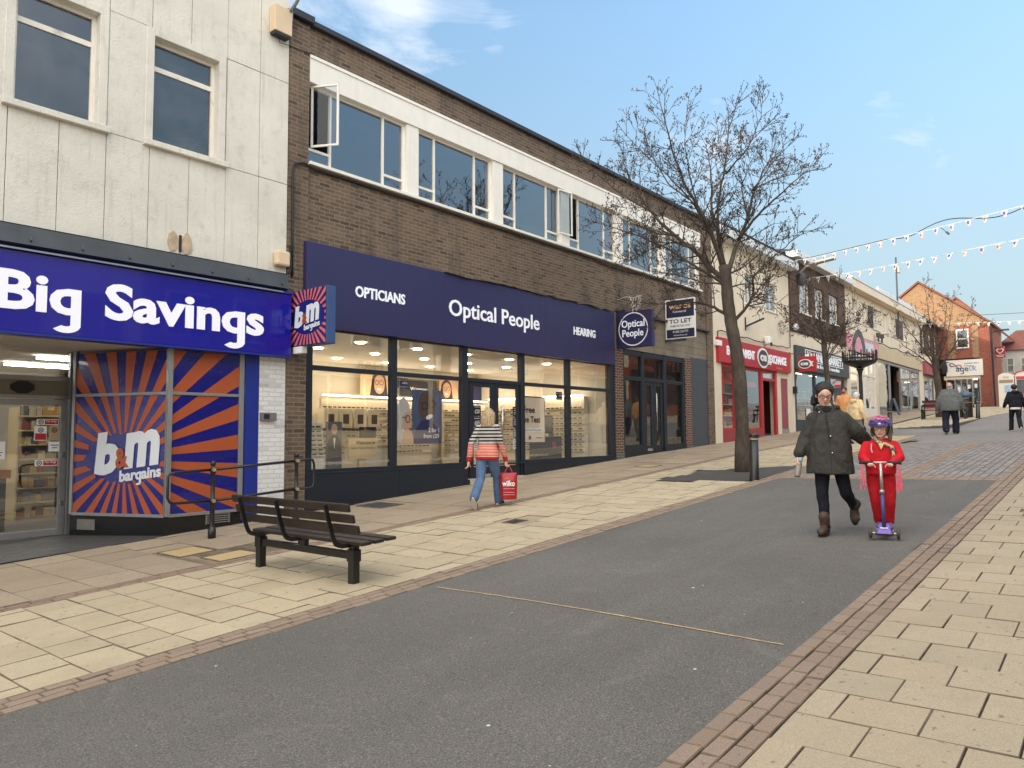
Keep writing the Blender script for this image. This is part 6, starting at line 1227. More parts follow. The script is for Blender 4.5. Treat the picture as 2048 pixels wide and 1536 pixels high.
# beacon basket
fb = E('beacon_basket', 'black fire beacon basket on a tall pole with arched plate', 'beacon', (29, 7.44, g(29, 7.44))); b_ = g(29, 7.44)
mb = MB(); mb.lathe([(.13, 0), (.13, .3), (.10, .36), (.065, .4), (.062, 2.2), (.08, 2.35), (.14, 2.45)], (29, 7.44, b_), 16); mb.build('pole', M_BLK, fb, smooth=False)
mb = MB(); mb.lathe([(.12, 4.0), (.30, 4.08), (.50, 4.16), (.57, 4.22), (.57, 4.27)], (29, 7.44, 0), 28); mb.build('bowl', M_BLK, fb, smooth=True)
mb = MB()
for z in (4.33, 4.46): mb.tube([(29+.57*math.cos(t), 7.44+.57*math.sin(t), z) for t in [2*math.pi*k/28 for k in range(29)]], .017, 6, cap=False)
for k in range(18): t = 2*math.pi*k/18; mb.box(29+.575*math.cos(t)-.014, 29+.575*math.cos(t)+.014, 7.44+.575*math.sin(t)-.016, 7.44+.575*math.sin(t)+.016, 4.25, 4.64)
mb.build('basket', M_BLK, fb)
mb = MB(); 
for k in range(24):
    t, u = math.pi*k/24, math.pi*(k+1)/24; f = lambda a, r1, r2: (28.98, 7.46-r1*math.cos(a), 4.5+r2*math.sin(a)); mb.prism([f(t, .23, .92), f(u, .23, .92), f(u, .14, .66), f(t, .14, .66)], (.06, 0, 0))
for k in range(9): t = math.pi*(k+.5)/9; mb.bar((28.965, 7.46-.15*math.cos(t), 4.5+.68*math.sin(t)), (28.965, 7.46-.22*math.cos(t), 4.5+.9*math.sin(t)), .012, .012)
mb.build('arched_plate', pm('dark plate', (104, 106, 108), .6, .3, 9, .1), fb)
# litter bin and the bench round the third tree
lb_ = E('litter_bin', 'black litter bin with blue grey domed top behind the man in grey jacket', 'litter bin', (42.4, 6.1, g(42.4, 6.1))); b_ = g(42.4, 6.1)
mb = MB(); mb.lathe([(.27, 0), (.29, .08), (.28, .85), (.30, .9), (.30, .93)], (42.4, 6.1, b_), 20); mb.build('drum', M_BLK, lb_); mb = MB(); mb.lathe([(.30, .98), (.31, 1.12), (.24, 1.24), (.10, 1.29)], (42.4, 6.1, b_), 20); mb.build('hood', pm('bin hood', (70, 84, 100), .4, .1, 3), lb_, smooth=True); mb = MB(); mb.lathe([(.305, .72), (.305, .75)], (42.4, 6.1, b_), 20); mb.build('gold_band', M_BRASS, lb_)
fb2 = E('park_bench', 'black bench with cast iron ends beside the distant third tree', 'bench', (41.3, 7, g(41.3, 7))); b_ = g(41.3, 7)
for y in (5.95, 7.75):
    mb = MB(); mb.box(40.9, 41.0, y-.04, y+.04, b_-.05, b_+.48); mb.box(41.4, 41.5, y-.04, y+.04, b_-.05, b_+.45); mb.box(40.9, 41.5, y-.04, y+.04, b_+.36, b_+.42); mb.bar((41.45, y, b_+.42), (41.6, y, b_+.92), .06, .07); mb.bar((40.92, y, b_+.66), (41.5, y, b_+.68), .05, .05); mb.box(40.92, 40.98, y-.03, y+.03, b_+.45, b_+.66); mb.build('bench_end', M_BLK, fb2)
for k in range(4): mb = MB(); mb.box(40.92+k*.13, 41.03+k*.13, 5.85, 7.85, b_+.43, b_+.46); mb.build('seat_slat', M_BLK, fb2)
for z, x in ((.62, 41.5), (.82, 41.56)): mb = MB(); mb.box(x, x+.04, 5.85, 7.85, b_+z, b_+z+.12); mb.build('back_slat', M_BLK, fb2)
# estate agent board
wb = E('estate_agent_board', 'white framed navy board reading wards Commercial TO LET on the brick wall', 'sign', (20.9, 10.9, 4.6)); x = 20.88
mb = MB(); mb.box(x, x+.03, 9.95, 10.95, 4.58, 5.80); mb.build('board', M_WHITE, wb); mb = MB(); mb.box(x-.006, x-.001, 9.99, 10.91, 5.24, 5.765); mb.box(x-.006, x-.001, 9.99, 10.91, 4.61, 4.87); mb.build('navy_panels', pm('agent navy', (34, 36, 66), .45, .05, 3, .02), wb)
gold = pm('agent gold', (214, 168, 110), .5, .05, 2, 0); mb = MB(); text(mb, 'wards', 0, .72, (x-.007, 10.82, 5.50), GX, FZ, .17, th=.006, bold=.015); mb.build('lettering', gold, wb)
mb = MB(); text(mb, 'Commercial', 0, .44, (x-.007, 10.69, 5.38), GX, FZ, .07, th=.004); mb.build('lettering', M_WHITE, wb); mb = MB(); text(mb, '01455 251771', 0, .50, (x-.007, 10.70, 4.76), GX, FZ, .065, th=.004, bold=.01); mb.build('lettering', M_WHITE, wb); mb = MB(); text(mb, 'wardsonline.co.uk', 0, .46, (x-.007, 10.68, 4.665), GX, FZ, .045, th=.004); mb.build('lettering', M_WHITE, wb)
mb = MB(); text(mb, 'TO LET', 0, .74, (x-.001, 10.82, 5.06), GX, FZ, .115, th=.004, bold=.02); mb.build('lettering', INK, wb); mb = MB(); text(mb, 'PRIME RETAIL UNIT', 0, .68, (x-.001, 10.79, 4.94), GX, FZ, .06, th=.004, bold=.005); mb.build('lettering', INK, wb)
mb = MB(); mb.box(x+.03, x+.09, 10.3, 11.0, 4.50, 4.58); mb.bar((x+.06, 11.0, 5.6), (x+.06, 10.93, 5.6), .05, .05); mb.build('bracket', M_LEAD, wb)
# shredded plastic over the opticians' projecting sign
random.seed(3); mb = MB()
for k in range(9):
    x, y, z = 18.05+random.uniform(-.03, .1), 10.42+random.uniform(-.28, .28), 5.42+random.uniform(-.05, .1); P = [(x, y, z)]
    for q in range(5): x += random.uniform(-.03, .03); y += (10.38-y)*.3+random.uniform(-.05, .05); z -= random.uniform(.05, .11); P.append((x, y, z))
    mb.tube(P, .008, 4)
mb.tube([(18.1, 10.99, 5.45), (18.08, 10.7, 5.5), (18.08, 10.42, 5.44), (18.1, 10.2, 5.5)], .008, 5)
props(mb.build('plastic_streamer', pm('pale plastic', (196, 192, 182), .6, .1, 5)), 'tattered pale plastic streamers caught above the round Optical People sign', 'streamer')
mb = MB(); ringxz(mb, 31.0, 6.05, .30, .28, 10.93, .012, 0, 26); ringxz(mb, 31.0, 6.05, .22, .20, 10.93, .010, 0, 20)
for k in range(11): t = 2*math.pi*k/11; mb.bar((31+.22*math.cos(t), 10.93, 6.05+.2*math.sin(t)), (31+.3*math.cos(t+.25), 10.93, 6.05+.28*math.sin(t+.25)), .01, .01)
props(mb.build('wire_ornament', M_CABLE), 'round dark wire ornament on the cream wall near the brick corner', 'ornament')
r = E('wall_lantern', 'small white globe lamp at the lower corner of dark brick upper floor', 'lamp', (32.3, 10.9, 6.1)); mb = MB(); mb.ball((32.35, 10.8, 6.2), .14, n=12, k=8); mb.build('globe', M_WHITE, r, smooth=True); mb = MB(); mb.box(32.28, 32.42, 10.86, 10.98, 6.3, 6.36); mb.build('bracket', M_CABLE, r)
# ---------- trees
def bark(name, rgb):
    t = NT(name); v = t.obj(); c = lin(rgb); mp = t.n('ShaderNodeMapping', {'Vector': v, 'Scale': (14, 14, 3)}); n1 = t.noise(mp.outputs[0], 1.6, 6, .65)
    col = t.mix(t.ramp(n1, .3, .7), scale(c, .55), scale(c, 1.35)); col = t.mix(t.ramp(t.noise(v, 1.8, 4), .5, .75, 0, .5), col, lin((112, 108, 88))); t.base(col); t.p.inputs['Roughness'].default_value = .9; t.bump(n1, .8, .02); return t.m
M_BARK = bark('grey brown bark', (70, 60, 52)); M_TWIG = pm('dark twig', (62, 50, 43), .8, .3, 4, 0); M_BUD = pm('brown bud', (64, 52, 40), .8, .4, 12, 0)
def rvec(): 
    while True:
        v = Vector((random.uniform(-1, 1), random.uniform(-1, 1), random.uniform(-1, 1)))
        if .05 < v.length < 1: return v.normalized()
def grow(tw, bud, p, d, ln, r0, lvl, up=.10, maxl=3, budr=.016, dens=1.0):
    n = max(3, int(ln/.16)); n = min(n, 9); P = [p.copy()]; rs = [r0]; q = p.copy(); dd = d.copy(); st = ln/n
    for i in range(n):
        dd = (dd+rvec()*.14+Vector((0, 0, up))).normalized(); q = q+dd*st; P.append(q.copy()); rs.append(lerp(r0, max(r0*.34, .0038), (i+1)/n))
    tw.tube(P, rs, 5 if r0 > .012 else 4, cap=False)
    if lvl >= maxl or ln < .22:
        for i in range(1, len(P)):
            if random.random() < .55 or i == len(P)-1:
                o_ = rvec()*.03; bud.ball(P[i]+o_, budr*random.uniform(.6, 1.1), None, budr*random.uniform(1, 1.7), 5, 4)
        return
    k = max(2, int(ln*random.uniform(4.2, 6.0)*dens))
    for j in range(k):
        t = random.uniform(.18, 1.0); i = min(int(t*n), n-1); base = P[i].lerp(P[i+1], t*n-i); ax = (P[i+1]-P[i]).normalized()
        side = (rvec()-ax*0).normalized(); side = (side-ax*side.dot(ax)).normalized(); nd = (ax*random.uniform(.6, 1.0)+side*random.uniform(.5, .9)+Vector((0, 0, .08))).normalized()
        grow(tw, bud, base, nd, ln*random.uniform(.32, .55)*(1.15-.4*t), max(.0048, lerp(r0, r0*.4, t)*.6), lvl+1, up, maxl, budr, dens)
def tree(lb, base, trunk, limbs, px, view, seed, group, tr, l1=1.25, dens=1.0, maxl=3, budr=.016, lk=.72):
    """trunk / limbs: (across, up) offsets in metres from the base, across the line of sight; depth is added per limb"""
    random.seed(seed); r = E('bare_tree', lb, 'tree', base, group=group); B = Vector(base); rt = Vector((view[1], -view[0], 0)).normalized(); fw = Vector((view[0], view[1], 0)).normalized()
    tk = MB(); P = [B+rt*a+Vector((0, 0, z)) for a, z in trunk]; n = len(P)
    rs = [lerp(tr, tr*.82, i/(n-1)) for i in range(n)]; rs[0] = tr*1.35; P2 = []; R2 = []
    for i in range(n-1):
        for k in range(4): P2.append(P[i].lerp(P[i+1], k/4)); R2.append(lerp(rs[i], rs[i+1], k/4)*random.uniform(.96, 1.05))
    P2.append(P[-1]); R2.append(rs[-1]); P2[0] = P2[0]-Vector((0, 0, .12)); tk.tube(P2, R2, 14)
    tw = MB(); bud = MB()
    for li, (pts, r0, dep) in enumerate(limbs):
        L0 = pts[0]; Q = []; tot = sum(math.hypot(pts[i+1][0]-pts[i][0], pts[i+1][1]-pts[i][1]) for i in range(len(pts)-1)); acc = 0
        for i, (a, z) in enumerate(pts):
            if i: acc += math.hypot(a-pts[i-1][0], z-pts[i-1][1])
            Q.append(B+rt*a+Vector((0, 0, z))+fw*(dep*acc+.05*math.sin(acc*3+li)*min(1, acc)))
        F = []; 
        for i in range(len(Q)-1):
            for k in range(4): F.append(Q[i].lerp(Q[i+1], k/4)+rvec()*.012)
        F.append(Q[-1]); m = len(F); rr = [max(.006, r0*lk*(1-.88*(i/(m-1))**.8)) for i in range(m)]; tk.tube(F, rr, 8)
        seg = tot/(m-1); step = max(1, int(.20/seg/dens))
        for i in range(max(2, m//7), m, step):
            ax = (F[min(i+1, m-1)]-F[i-1]).normalized(); t = i/m
            for rep in range(1 if random.random() < .75 else 2):
                side = rvec(); side = (side-ax*side.dot(ax)).normalized(); nd = (ax*.6+side*random.uniform(.6, 1.1)+Vector((0, 0, .10))).normalized()
                grow(tw, bud, F[i], nd, l1*random.uniform(.5, 1.1)*(1.05-.4*t), max(.0072, rr[i]*.42), 1, .05, maxl, budr, dens)
        grow(tw, bud, F[-1], (F[-1]-F[-2]).normalized(), l1*.45, .009, 1, .04, maxl, budr, dens)
    tk.build('trunk', M_BARK, r, smooth=True, rec=False); tw.build('crown', M_TWIG, r, smooth=True, rec=False); bud.build('buds', M_BUD, r, rec=False); return r
TB = (15.84, 6.5, g(15.84, 6.5)); TV = (15.84, 6.5); K = .01078
UV = lambda L_: [((u-1490)*K, (945-v)*K) for u, v in L_]
trunk = UV([(1490, 945), (1489, 850), (1487, 760), (1482, 700), (1474, 650), (1468, 600), (1466, 560), (1462, 522)])
limbs = [
 (UV([(1466, 560), (1432, 518), (1405, 483), (1370, 450), (1330, 405), (1295, 355), (1265, 300), (1245, 245), (1243, 205)]), .095, .25),
 (UV([(1460, 530), (1440, 460), (1420, 420), (1395, 375), (1375, 320), (1362, 265), (1352, 215)]), .08, -.45),
 (UV([(1462, 528), (1450, 440), (1437, 380), (1438, 300), (1432, 240), (1425, 195)]), .075, .55),
 (UV([(1464, 528), (1452, 470), (1453, 400), (1470, 330), (1480, 260), (1497, 215)]), .07, -.25),
 (UV([(1466, 545), (1490, 470), (1510, 420), (1522, 370), (1545, 310), (1566, 265)]), .085, .3),
 (UV([(1490, 470), (1530, 430), (1570, 400), (1605, 378), (1632, 360)]), .05, -.5),
 (UV([(1466, 565), (1440, 545), (1400, 520), (1355, 490), (1300, 465), (1250, 445), (1215, 435)]), .06, -.35),
 (UV([(1472, 630), (1440, 605), (1410, 590), (1350, 585), (1290, 575), (1245, 562)]), .06, .45),
 (UV([(1478, 640), (1505, 610), (1517, 590), (1518, 555), (1540, 530), (1580, 500), (1610, 475)]), .06, -.2),
 (UV([(1517, 590), (1550, 600), (1578, 606)]), .028, .6),
 (UV([(1405, 483), (1360, 455), (1310, 455), (1250, 470), (1200, 445)]), .04, .7),
 (UV([(1330, 405), (1290, 380), (1240, 345), (1205, 310), (1182, 282)]), .035, -.3),
 (UV([(1522, 370), (1560, 345), (1600, 330), (1625, 325)]), .03, .5),
 (UV([(1395, 375), (1350, 330), (1320, 270), (1305, 225)]), .035, .35),
 (UV([(1470, 330), (1515, 290), (1540, 240), (1545, 205)]), .03, -.4),
 (UV([(1462, 545), (1500, 520), (1540, 480), (1560, 440)]), .035, .8),
 (UV([(1440, 460), (1405, 400), (1360, 350), (1320, 320), (1290, 290)]), .035, -.7), (UV([(1437, 380), (1470, 310), (1450, 240), (1462, 190)]), .03, .6), (UV([(1420, 420), (1400, 340), (1390, 270), (1398, 200)]), .035, -.2),
 (UV([(1510, 420), (1500, 350), (1520, 290), (1512, 240)]), .03, .5), (UV([(1370, 450), (1330, 440), (1280, 410), (1225, 395)]), .035, .4), (UV([(1522, 370), (1565, 320), (1600, 290)]), .026, -.3),
 (UV([(1466, 560), (1420, 560), (1370, 545), (1320, 540), (1280, 520)]), .035, -.6), (UV([(1468, 570), (1500, 560), (1540, 560), (1580, 540)]), .03, .4), (UV([(1295, 355), (1290, 300), (1300, 250)]), .025, .3)]
tree('large bare budding tree with thick trunk in the tarmac pit by black bollard', TB, trunk, limbs, K, TV, 12, 'bare street trees', .150, l1=.86, dens=1.5, budr=.013)
def small_tree(lb, x, y, h, wd, lean, seed, tr, fork):
    random.seed(seed); base = (x, y, g(x, y)); tr_ = [(0, 0), (.02*lean, fork*.5), (.12*lean, fork), (.15*lean, fork*1.25)]; L_ = []
    for k in range(9):
        a = lerp(-1, 1, (k+.5)/9)+random.uniform(-.1, .1); st = fork*random.uniform(.85, 1.2); top = h*(1-.30*abs(a)**1.5)*random.uniform(.85, 1.0)
        L_.append(([(.14*lean*st/fork, st), (a*wd*.35, lerp(st, top, .35)), (a*wd*.7, lerp(st, top, .68)), (a*wd*.92, top)], tr*.36, random.uniform(-.55, .55)))
    tree(lb, base, tr_, L_, 0, (x, y), seed, 'bare street trees', tr, l1=.85, dens=1.4, maxl=3, budr=.016)
small_tree('slender bare tree behind the woman in dark coat by charcoal shop', 26.4, 7.75, 5.7, 1.6, -1, 5, .10, 2.9)
small_tree('distant bare tree beside the far black bench', 43.2, 7.35, 7.0, 2.5, -1, 9, .17, 2.5)
# ---------- bunting
random.seed(33); M_CORD = pm('white cord', (214, 212, 206), .7, .05, 5, 0); M_FLAG = pm('bunting cream', (192, 186, 180), .8, .1, 8, 0); M_FDOT = pm('bunting blue', (74, 84, 160), .8, .2, 12, 0); M_FTIP = pm('bunting orange', (206, 140, 100), .8, .2, 12, 0)
def bunting(lb, xf, prof, y0, y1, step, fs):
    r = E('bunting', lb, 'bunting', (xf(y1), y1, 8)); 
    def at(y):
        for (a, za), (b, zb) in zip(prof, prof[1:]):
            if b <= y <= a: t = (a-y)/(a-b); return Vector((xf(y), y, za+(zb-za)*t))
        return Vector((xf(y), y, prof[-1][1]))
    mb = MB(); ys = [y1-(y1-y0)*k/40 for k in range(41)]; mb.tube([at(y) for y in ys], .009, 5); mb.build('cord', M_CORD, r)
    y = y1-.35
    while y > y0:
        p, q = at(y), at(y-fs*.8); m_ = (p+q)/2; sw = random.uniform(-.08, .08); tip = m_+Vector((sw, random.uniform(-.06, .06), -fs*random.uniform(1.0, 1.25)))
        n = Vector((1, 0, 0)); mb = MB(); mb.prism([p, q, tip], n*.004, 0); c = (p+q+tip)/3
        for s_ in (-1, 1):
            k = .004 if s_ > 0 else 0; dd = n*(.0045 if s_ > 0 else -.0015)
            a0 = len(mb.v); mb.v += [tuple(c+dd+Vector((0, math.cos(2*math.pi*i/10)*fs*.2, math.sin(2*math.pi*i/10)*fs*.2))+Vector((sw*.25, 0, 0))) for i in range(10)]; mb.f.append(tuple(range(a0, a0+10))); mb.m.append(1)
            t1, t2 = tip.lerp(p, .25)+dd, tip.lerp(q, .25)+dd; mb.add([t1, t2, tip+dd], [(0, 1, 2)], 2)
        mb.build('flag', [M_FLAG, M_FDOT, M_FTIP], r, rec=False); y -= step
    return at
f1 = bunting('upper string of small pennant bunting crossing the sky to the right', lambda y: 32-.8*(11-y), [(10.9, 8.98), (9.47, 8.73), (7.36, 8.48), (4.39, 8.14), (1.97, 7.91), (-4, 7.8)], -4, 10.9, .50, .25)
bunting('second string of small pennant bunting just below the upper one', lambda y: 33.5-.667*(11-y), [(10.9, 8.44), (8.0, 8.06), (4.55, 7.78), (2.2, 7.61), (-4, 7.5)], -4, 10.9, .50, .25)
bunting('distant string of pennant bunting in front of the red brick gable', lambda y: 56, [(10.9, 8.95), (9.65, 8.86), (6.5, 8.65), (4.7, 8.56), (-4, 8.5)], -4, 10.9, .55, .27)
P = []; 
for k in range(60):
    y = 10.7-k*.25; v = f1(y); P.append(v+Vector((.02, 0, .03+(.16*math.sin((5-y)*1.9)*max(0, min(1, (6.2-y)))))))
r = E('festoon_cable', 'dark looping cable with a hanging plug along the upper bunting string', 'cable', tuple(P[0])); mb = MB(); mb.tube(P, .014, 6); mb.build('cable', M_CABLE, r); q = f1(4.3); mb = MB(); mb.tube([q, q+Vector((0, -.16, -.18))], .012, 6); mb.tube([q+Vector((0, -.16, -.18)), q+Vector((0, -.24, -.27))], .032, 8); mb.build('plug', M_LEAD, r)
cable('thin wire spanning the far end of street above the distant bunting', [(56, 8.0, 9.2), (56, 6.77, 9.15), (56, 4.7, 9.05), (56, -4, 9.1)], .014)
# ================================================================== PEOPLE
V = Vector
def skinmat(name, rgb):
    t = NT(name); v = t.obj(); c = lin(rgb); col = t.mix(t.ramp(t.noise(v, 14, 4), .35, .7), scale(c, .88), scale(c, 1.06)); t.base(col); t.p.inputs['Roughness'].default_value = .5
    t.p.inputs['Subsurface Weight'].default_value = .12; t.p.inputs['Subsurface Radius'].default_value = (.02, .008, .004); return t.m
def clothmat(name, rgb, wr=.5, sc=9, rough=.85, fold=.03):
    t = NT(name); v = t.obj(); c = lin(rgb); n1 = t.noise(v, sc, 5, .6, .6); col = t.mix(t.ramp(n1, .3, .75), scale(c, .78), scale(c, 1.15)); t.base(col); t.p.inputs['Roughness'].default_value = rough; t.p.inputs['Specular IOR Level'].default_value = .3
    mp = t.n('ShaderNodeMapping', {'Vector': v, 'Scale': (1, 1, .6), 'Rotation': (.4, .3, 0)}); t.bump(t.n('ShaderNodeMath', {0: t.noise(mp.outputs[0], sc, 3, .5, 1.2), 1: t.n('ShaderNodeMath', {0: t.noise(v, 240, 2), 1: .06}, operation='MULTIPLY').outputs[0]}, operation='ADD').outputs[0], wr, fold); return t.m
FOLD = D.textures.new('folds', 'CLOUDS'); FOLD.noise_scale = .13; FOLD.noise_depth = 1
class Blob(MB):
    def cap(s, p, q, r1, r2, n=12):
        p, q = V(p), V(q); s.tube([p, p.lerp(q, .33), p.lerp(q, .66), q], [r1, lerp(r1, r2, .33), lerp(r1, r2, .66), r2], n); s.ball(p, r1*.99, n=n, k=8); s.ball(q, r2*.99, n=n, k=8); return s
    def chain(s, pts, rs, n=12):
        for (p, q), (a, b) in zip(zip(pts, pts[1:]), zip(rs, rs[1:])): s.cap(p, q, a, b, n)
        return s
    def rings(s, R_, n=24):
        """R_: (z, cx, cy, rx, ry) stack, rx along x (depth), ry along y (width)"""
        rings = []
        for z, cx, cy, rx, ry in R_:
            ring = []
            for j in range(n):
                t = 2*math.pi*j/n; c, s_ = math.cos(t), math.sin(t); e = .82
                ring.append((cx+rx*math.copysign(abs(c)**e, c), cy+ry*math.copysign(abs(s_)**e, s_), z))
            rings.append(ring)
        return s.loft(rings)
    def fuse(s, name, mat, root, vox=.01, smooth=3, fac=.5, disp=0.):
        o = s.build(name+'_raw', mat, None); 
        m = o.modifiers.new('r', 'REMESH'); m.mode = 'VOXEL'; m.voxel_size = vox; m.use_smooth_shade = True
        if smooth: k = o.modifiers.new('s', 'SMOOTH'); k.factor = fac; k.iterations = smooth
        if disp:
            k = o.modifiers.new('d', 'DISPLACE'); k.texture = FOLD; k.strength = disp; k.mid_level = .5; k.texture_coords = 'LOCAL'
            k = o.modifiers.new('s2', 'SMOOTH'); k.factor = .5; k.iterations = 1
        dg = bpy.context.evaluated_depsgraph_get(); dg.update(); me = D.meshes.new_from_object(o.evaluated_get(dg)); D.objects.remove(o)
        me.name = name; me.polygons.foreach_set('use_smooth', [True]*len(me.polygons))
        if not me.materials: me.materials.append(mat)
        q = D.objects.new(name, me); COL.objects.link(q); q.parent = root; OFF[q] = V((0, 0, 0)); return q
def hand(b, wr, fd, pn, sz, curl=.35, thumb=1, grip=False):
    """palm and five fingers: fd towards the fingertips, pn out of the palm, thumb = +1/-1 side"""
    fd = V(fd).normalized(); pn = V(pn); pn = (pn-fd*pn.dot(fd)).normalized(); sd = fd.cross(pn)*thumb; wr = V(wr)
    kn = wr+fd*.47*sz; R3 = Matrix((fd, sd, pn)).transposed(); b.ball(wr+fd*.25*sz, .30*sz, .215*sz, .105*sz, 12, 8, rot=R3); b.cap(wr, wr+fd*.2*sz, .125*sz, .13*sz)
    for k, (o, l) in enumerate(((.155, .40), (.055, .44), (-.05, .41), (-.145, .33))):
        p = kn+sd*o*sz-fd*(.02 if k in (1, 2) else .05)*sz; d = (fd+sd*o*.25).normalized(); ax = sd
        for j, f in enumerate((.44, .32, .24)):
            d = (Matrix.Rotation(-curl*(1.0 if j else .7)*(1 if thumb > 0 else -1), 3, ax) @ d).normalized()
            if d.dot(pn) < -.999: break
            q = p+d*l*f*sz; b.cap(p, q, .052*sz*(1-.08*j), .047*sz*(1-.1*j), 8); p = q
    p = wr+fd*.14*sz+sd*.14*sz; d = (fd*.7+sd*.75+pn*.25).normalized()
    for j in range(3):
        q = p+d*(.19, .16, .13)[j]*sz; b.cap(p, q, .062*sz*(1-.1*j), .055*sz*(1-.1*j), 8); p = q; d = (d+fd*.35+pn*(.35 if grip else .1)-sd*(.25 if grip else .1)).normalized()
def head(b, M, s):
    """s = head height; M places its centre; face looks along +x"""
    T = lambda x, y, z: M @ V((x*s, y*s, z*s)); r3 = M.to_3x3()
    b.ball(T(-.03, 0, .10), .43*s, .345*s, .40*s, 18, 12, rot=r3); b.ball(T(.07, 0, -.16), .285*s, .265*s, .33*s, 16, 10, rot=r3); b.ball(T(.20, 0, -.36), .13*s, .15*s, .11*s, 12, 8, rot=r3)
    b.ball(T(.25, .13, -.13), .10*s, .10*s, .10*s, 10, 8, rot=r3); b.ball(T(.25, -.13, -.13), .10*s, .10*s, .10*s, 10, 8, rot=r3)
    b.cap(T(.335, 0, .02), T(.405, 0, -.12), .035*s, .055*s, 8); b.ball(T(.375, .045, -.135), .04*s, .035*s, .03*s, 8, 6, rot=r3); b.ball(T(.375, -.045, -.135), .04*s, .035*s, .03*s, 8, 6, rot=r3)
    for y in (-.345, .345): b.ball(T(-.03, y, -.04), .065*s, .03*s, .12*s, 8, 8, rot=r3)
    b.ball(T(.335, 0, -.255), .045*s, .085*s, .03*s, 8, 6, rot=r3)
M_EYEW = pm('eye white', (214, 208, 202), .3, .02, 3, 0); M_IRIS = pm('dark iris', (42, 30, 24), .2, 0, 3, 0)
def face(root, M, s, lip, brow, down=0.):
    T = lambda x, y, z: M @ V((x*s, y*s, z*s)); r3 = M.to_3x3()
    for y in (-.135, .135):
        mb = MB(); mb.ball(T(.305, y, .02), .045*s, .058*s, .032*s, 10, 8, rot=r3); e = mb.build('eye', M_EYEW, root, smooth=True); mb = MB(); mb.ball(T(.338, y, .018-down), .02*s, .03*s, .03*s, 8, 6, rot=r3); mb.build('iris', M_IRIS, e, smooth=True)
    mb = MB(); 
    for y in (-1, 1): mb.tube([T(.345, .06*y, .10), T(.345, .14*y, .13), T(.30, .21*y, .11)], .014*s, 6)
    mb.build('eyebrows', brow, root); mb = MB(); mb.ball(T(.352, 0, -.248), .035*s, .095*s, .016*s, 10, 6, rot=r3); mb.ball(T(.348, 0, -.278), .035*s, .080*s, .022*s, 10, 6, rot=r3); mb.build('mouth', lip, root, smooth=True)
def glasses(root, M, s, mat, rx=.105, rz=.075):
    T = lambda x, y, z: M @ V((x*s, y*s, z*s)); mb = MB()
    for y in (-.145, .145): mb.tube([T(.40-.05*abs(y+math.cos(t)*rx-0), y+rx*math.cos(t), .005+rz*math.sin(t)) for t in [2*math.pi*k/18 for k in range(19)]], .014*s, 6, cap=False)
    mb.tube([T(.395, -.045, .02), T(.41, 0, .03), T(.395, .045, .02)], .013*s, 6)
    for y in (-1, 1): mb.tube([T(.385, .25*y, .03), T(.2, .335*y, .04), T(-.02, .36*y, .02)], .012*s, 6)
    return mb.build('glasses', mat, root)
def headM(c, pitch=0., yaw=0., roll=0.): return Matrix.Translation(c) @ Matrix.Rotation(yaw, 4, 'Z') @ Matrix.Rotation(pitch, 4, 'Y') @ Matrix.Rotation(roll, 4, 'X')
def body(root, h, J, skin, vox, hands=(True, True), girth=1.0):
    b = Blob(); hs = J.get('hs', h/7.4); head(b, J['head'], hs); nb = V(J['neck']); hc = J['head'] @ V((-.06*hs, 0, -.28*hs)); b.cap(nb, hc, .036*h, .031*h)
    sl, sr = V(J['sh'][0]), V(J['sh'][1]); pl, pr = V(J['hip'][0]), V(J['hip'][1]); mid = (sl+sr)/2; pm_ = (pl+pr)/2
    b.chain([mid+V((0, 0, -.02*h)), mid.lerp(pm_, .35), mid.lerp(pm_, .7), pm_+V((0, 0, .02*h))], [.045*h, .05*h, .05*h, .05*h]); b.cap(sl.lerp(sr, .06), sr.lerp(sl, .06), .022*h, .022*h); b.cap(nb, mid, .034*h, .036*h); b.cap(pl, pr, .045*h, .045*h)
    for i in (0, 1):
        b.chain([J['sh'][i], J['el'][i], J['wr'][i]], [.024*h, .020*h, .0165*h]); b.chain([J['hip'][i], J['kn'][i], J['an'][i]], [.045*h, .030*h, .018*h])
        if hands[i]: hd = J['hand'][i]; hand(b, J['wr'][i], hd[0], hd[1], .108*h, hd[2], 1 if i else -1, hd[3] if len(hd) > 3 else False)
    return b.fuse('body', skin, root, vox, 2)
def trousers(root, h, J, mat, k=1.0, vox=.011, cuff=1.0, name='trousers', flare=0., top=0.0):
    b = Blob(); pl, pr = V(J['hip'][0]), V(J['hip'][1]); b.cap(pl, pr, .060*h*k, .060*h*k); b.cap((pl+pr)/2, (pl+pr)/2+V((0, 0, .07*h+top)), .070*h*k, .066*h*k)
    for i in (0, 1):
        kn, an = V(J['kn'][i]), V(J['an'][i]); b.chain([J['hip'][i], kn, kn.lerp(an, cuff)], [.064*h*k, .045*h*k, (.034+flare)*h*k])
    return b.fuse(name, mat, root, vox, 3, disp=.020*k)
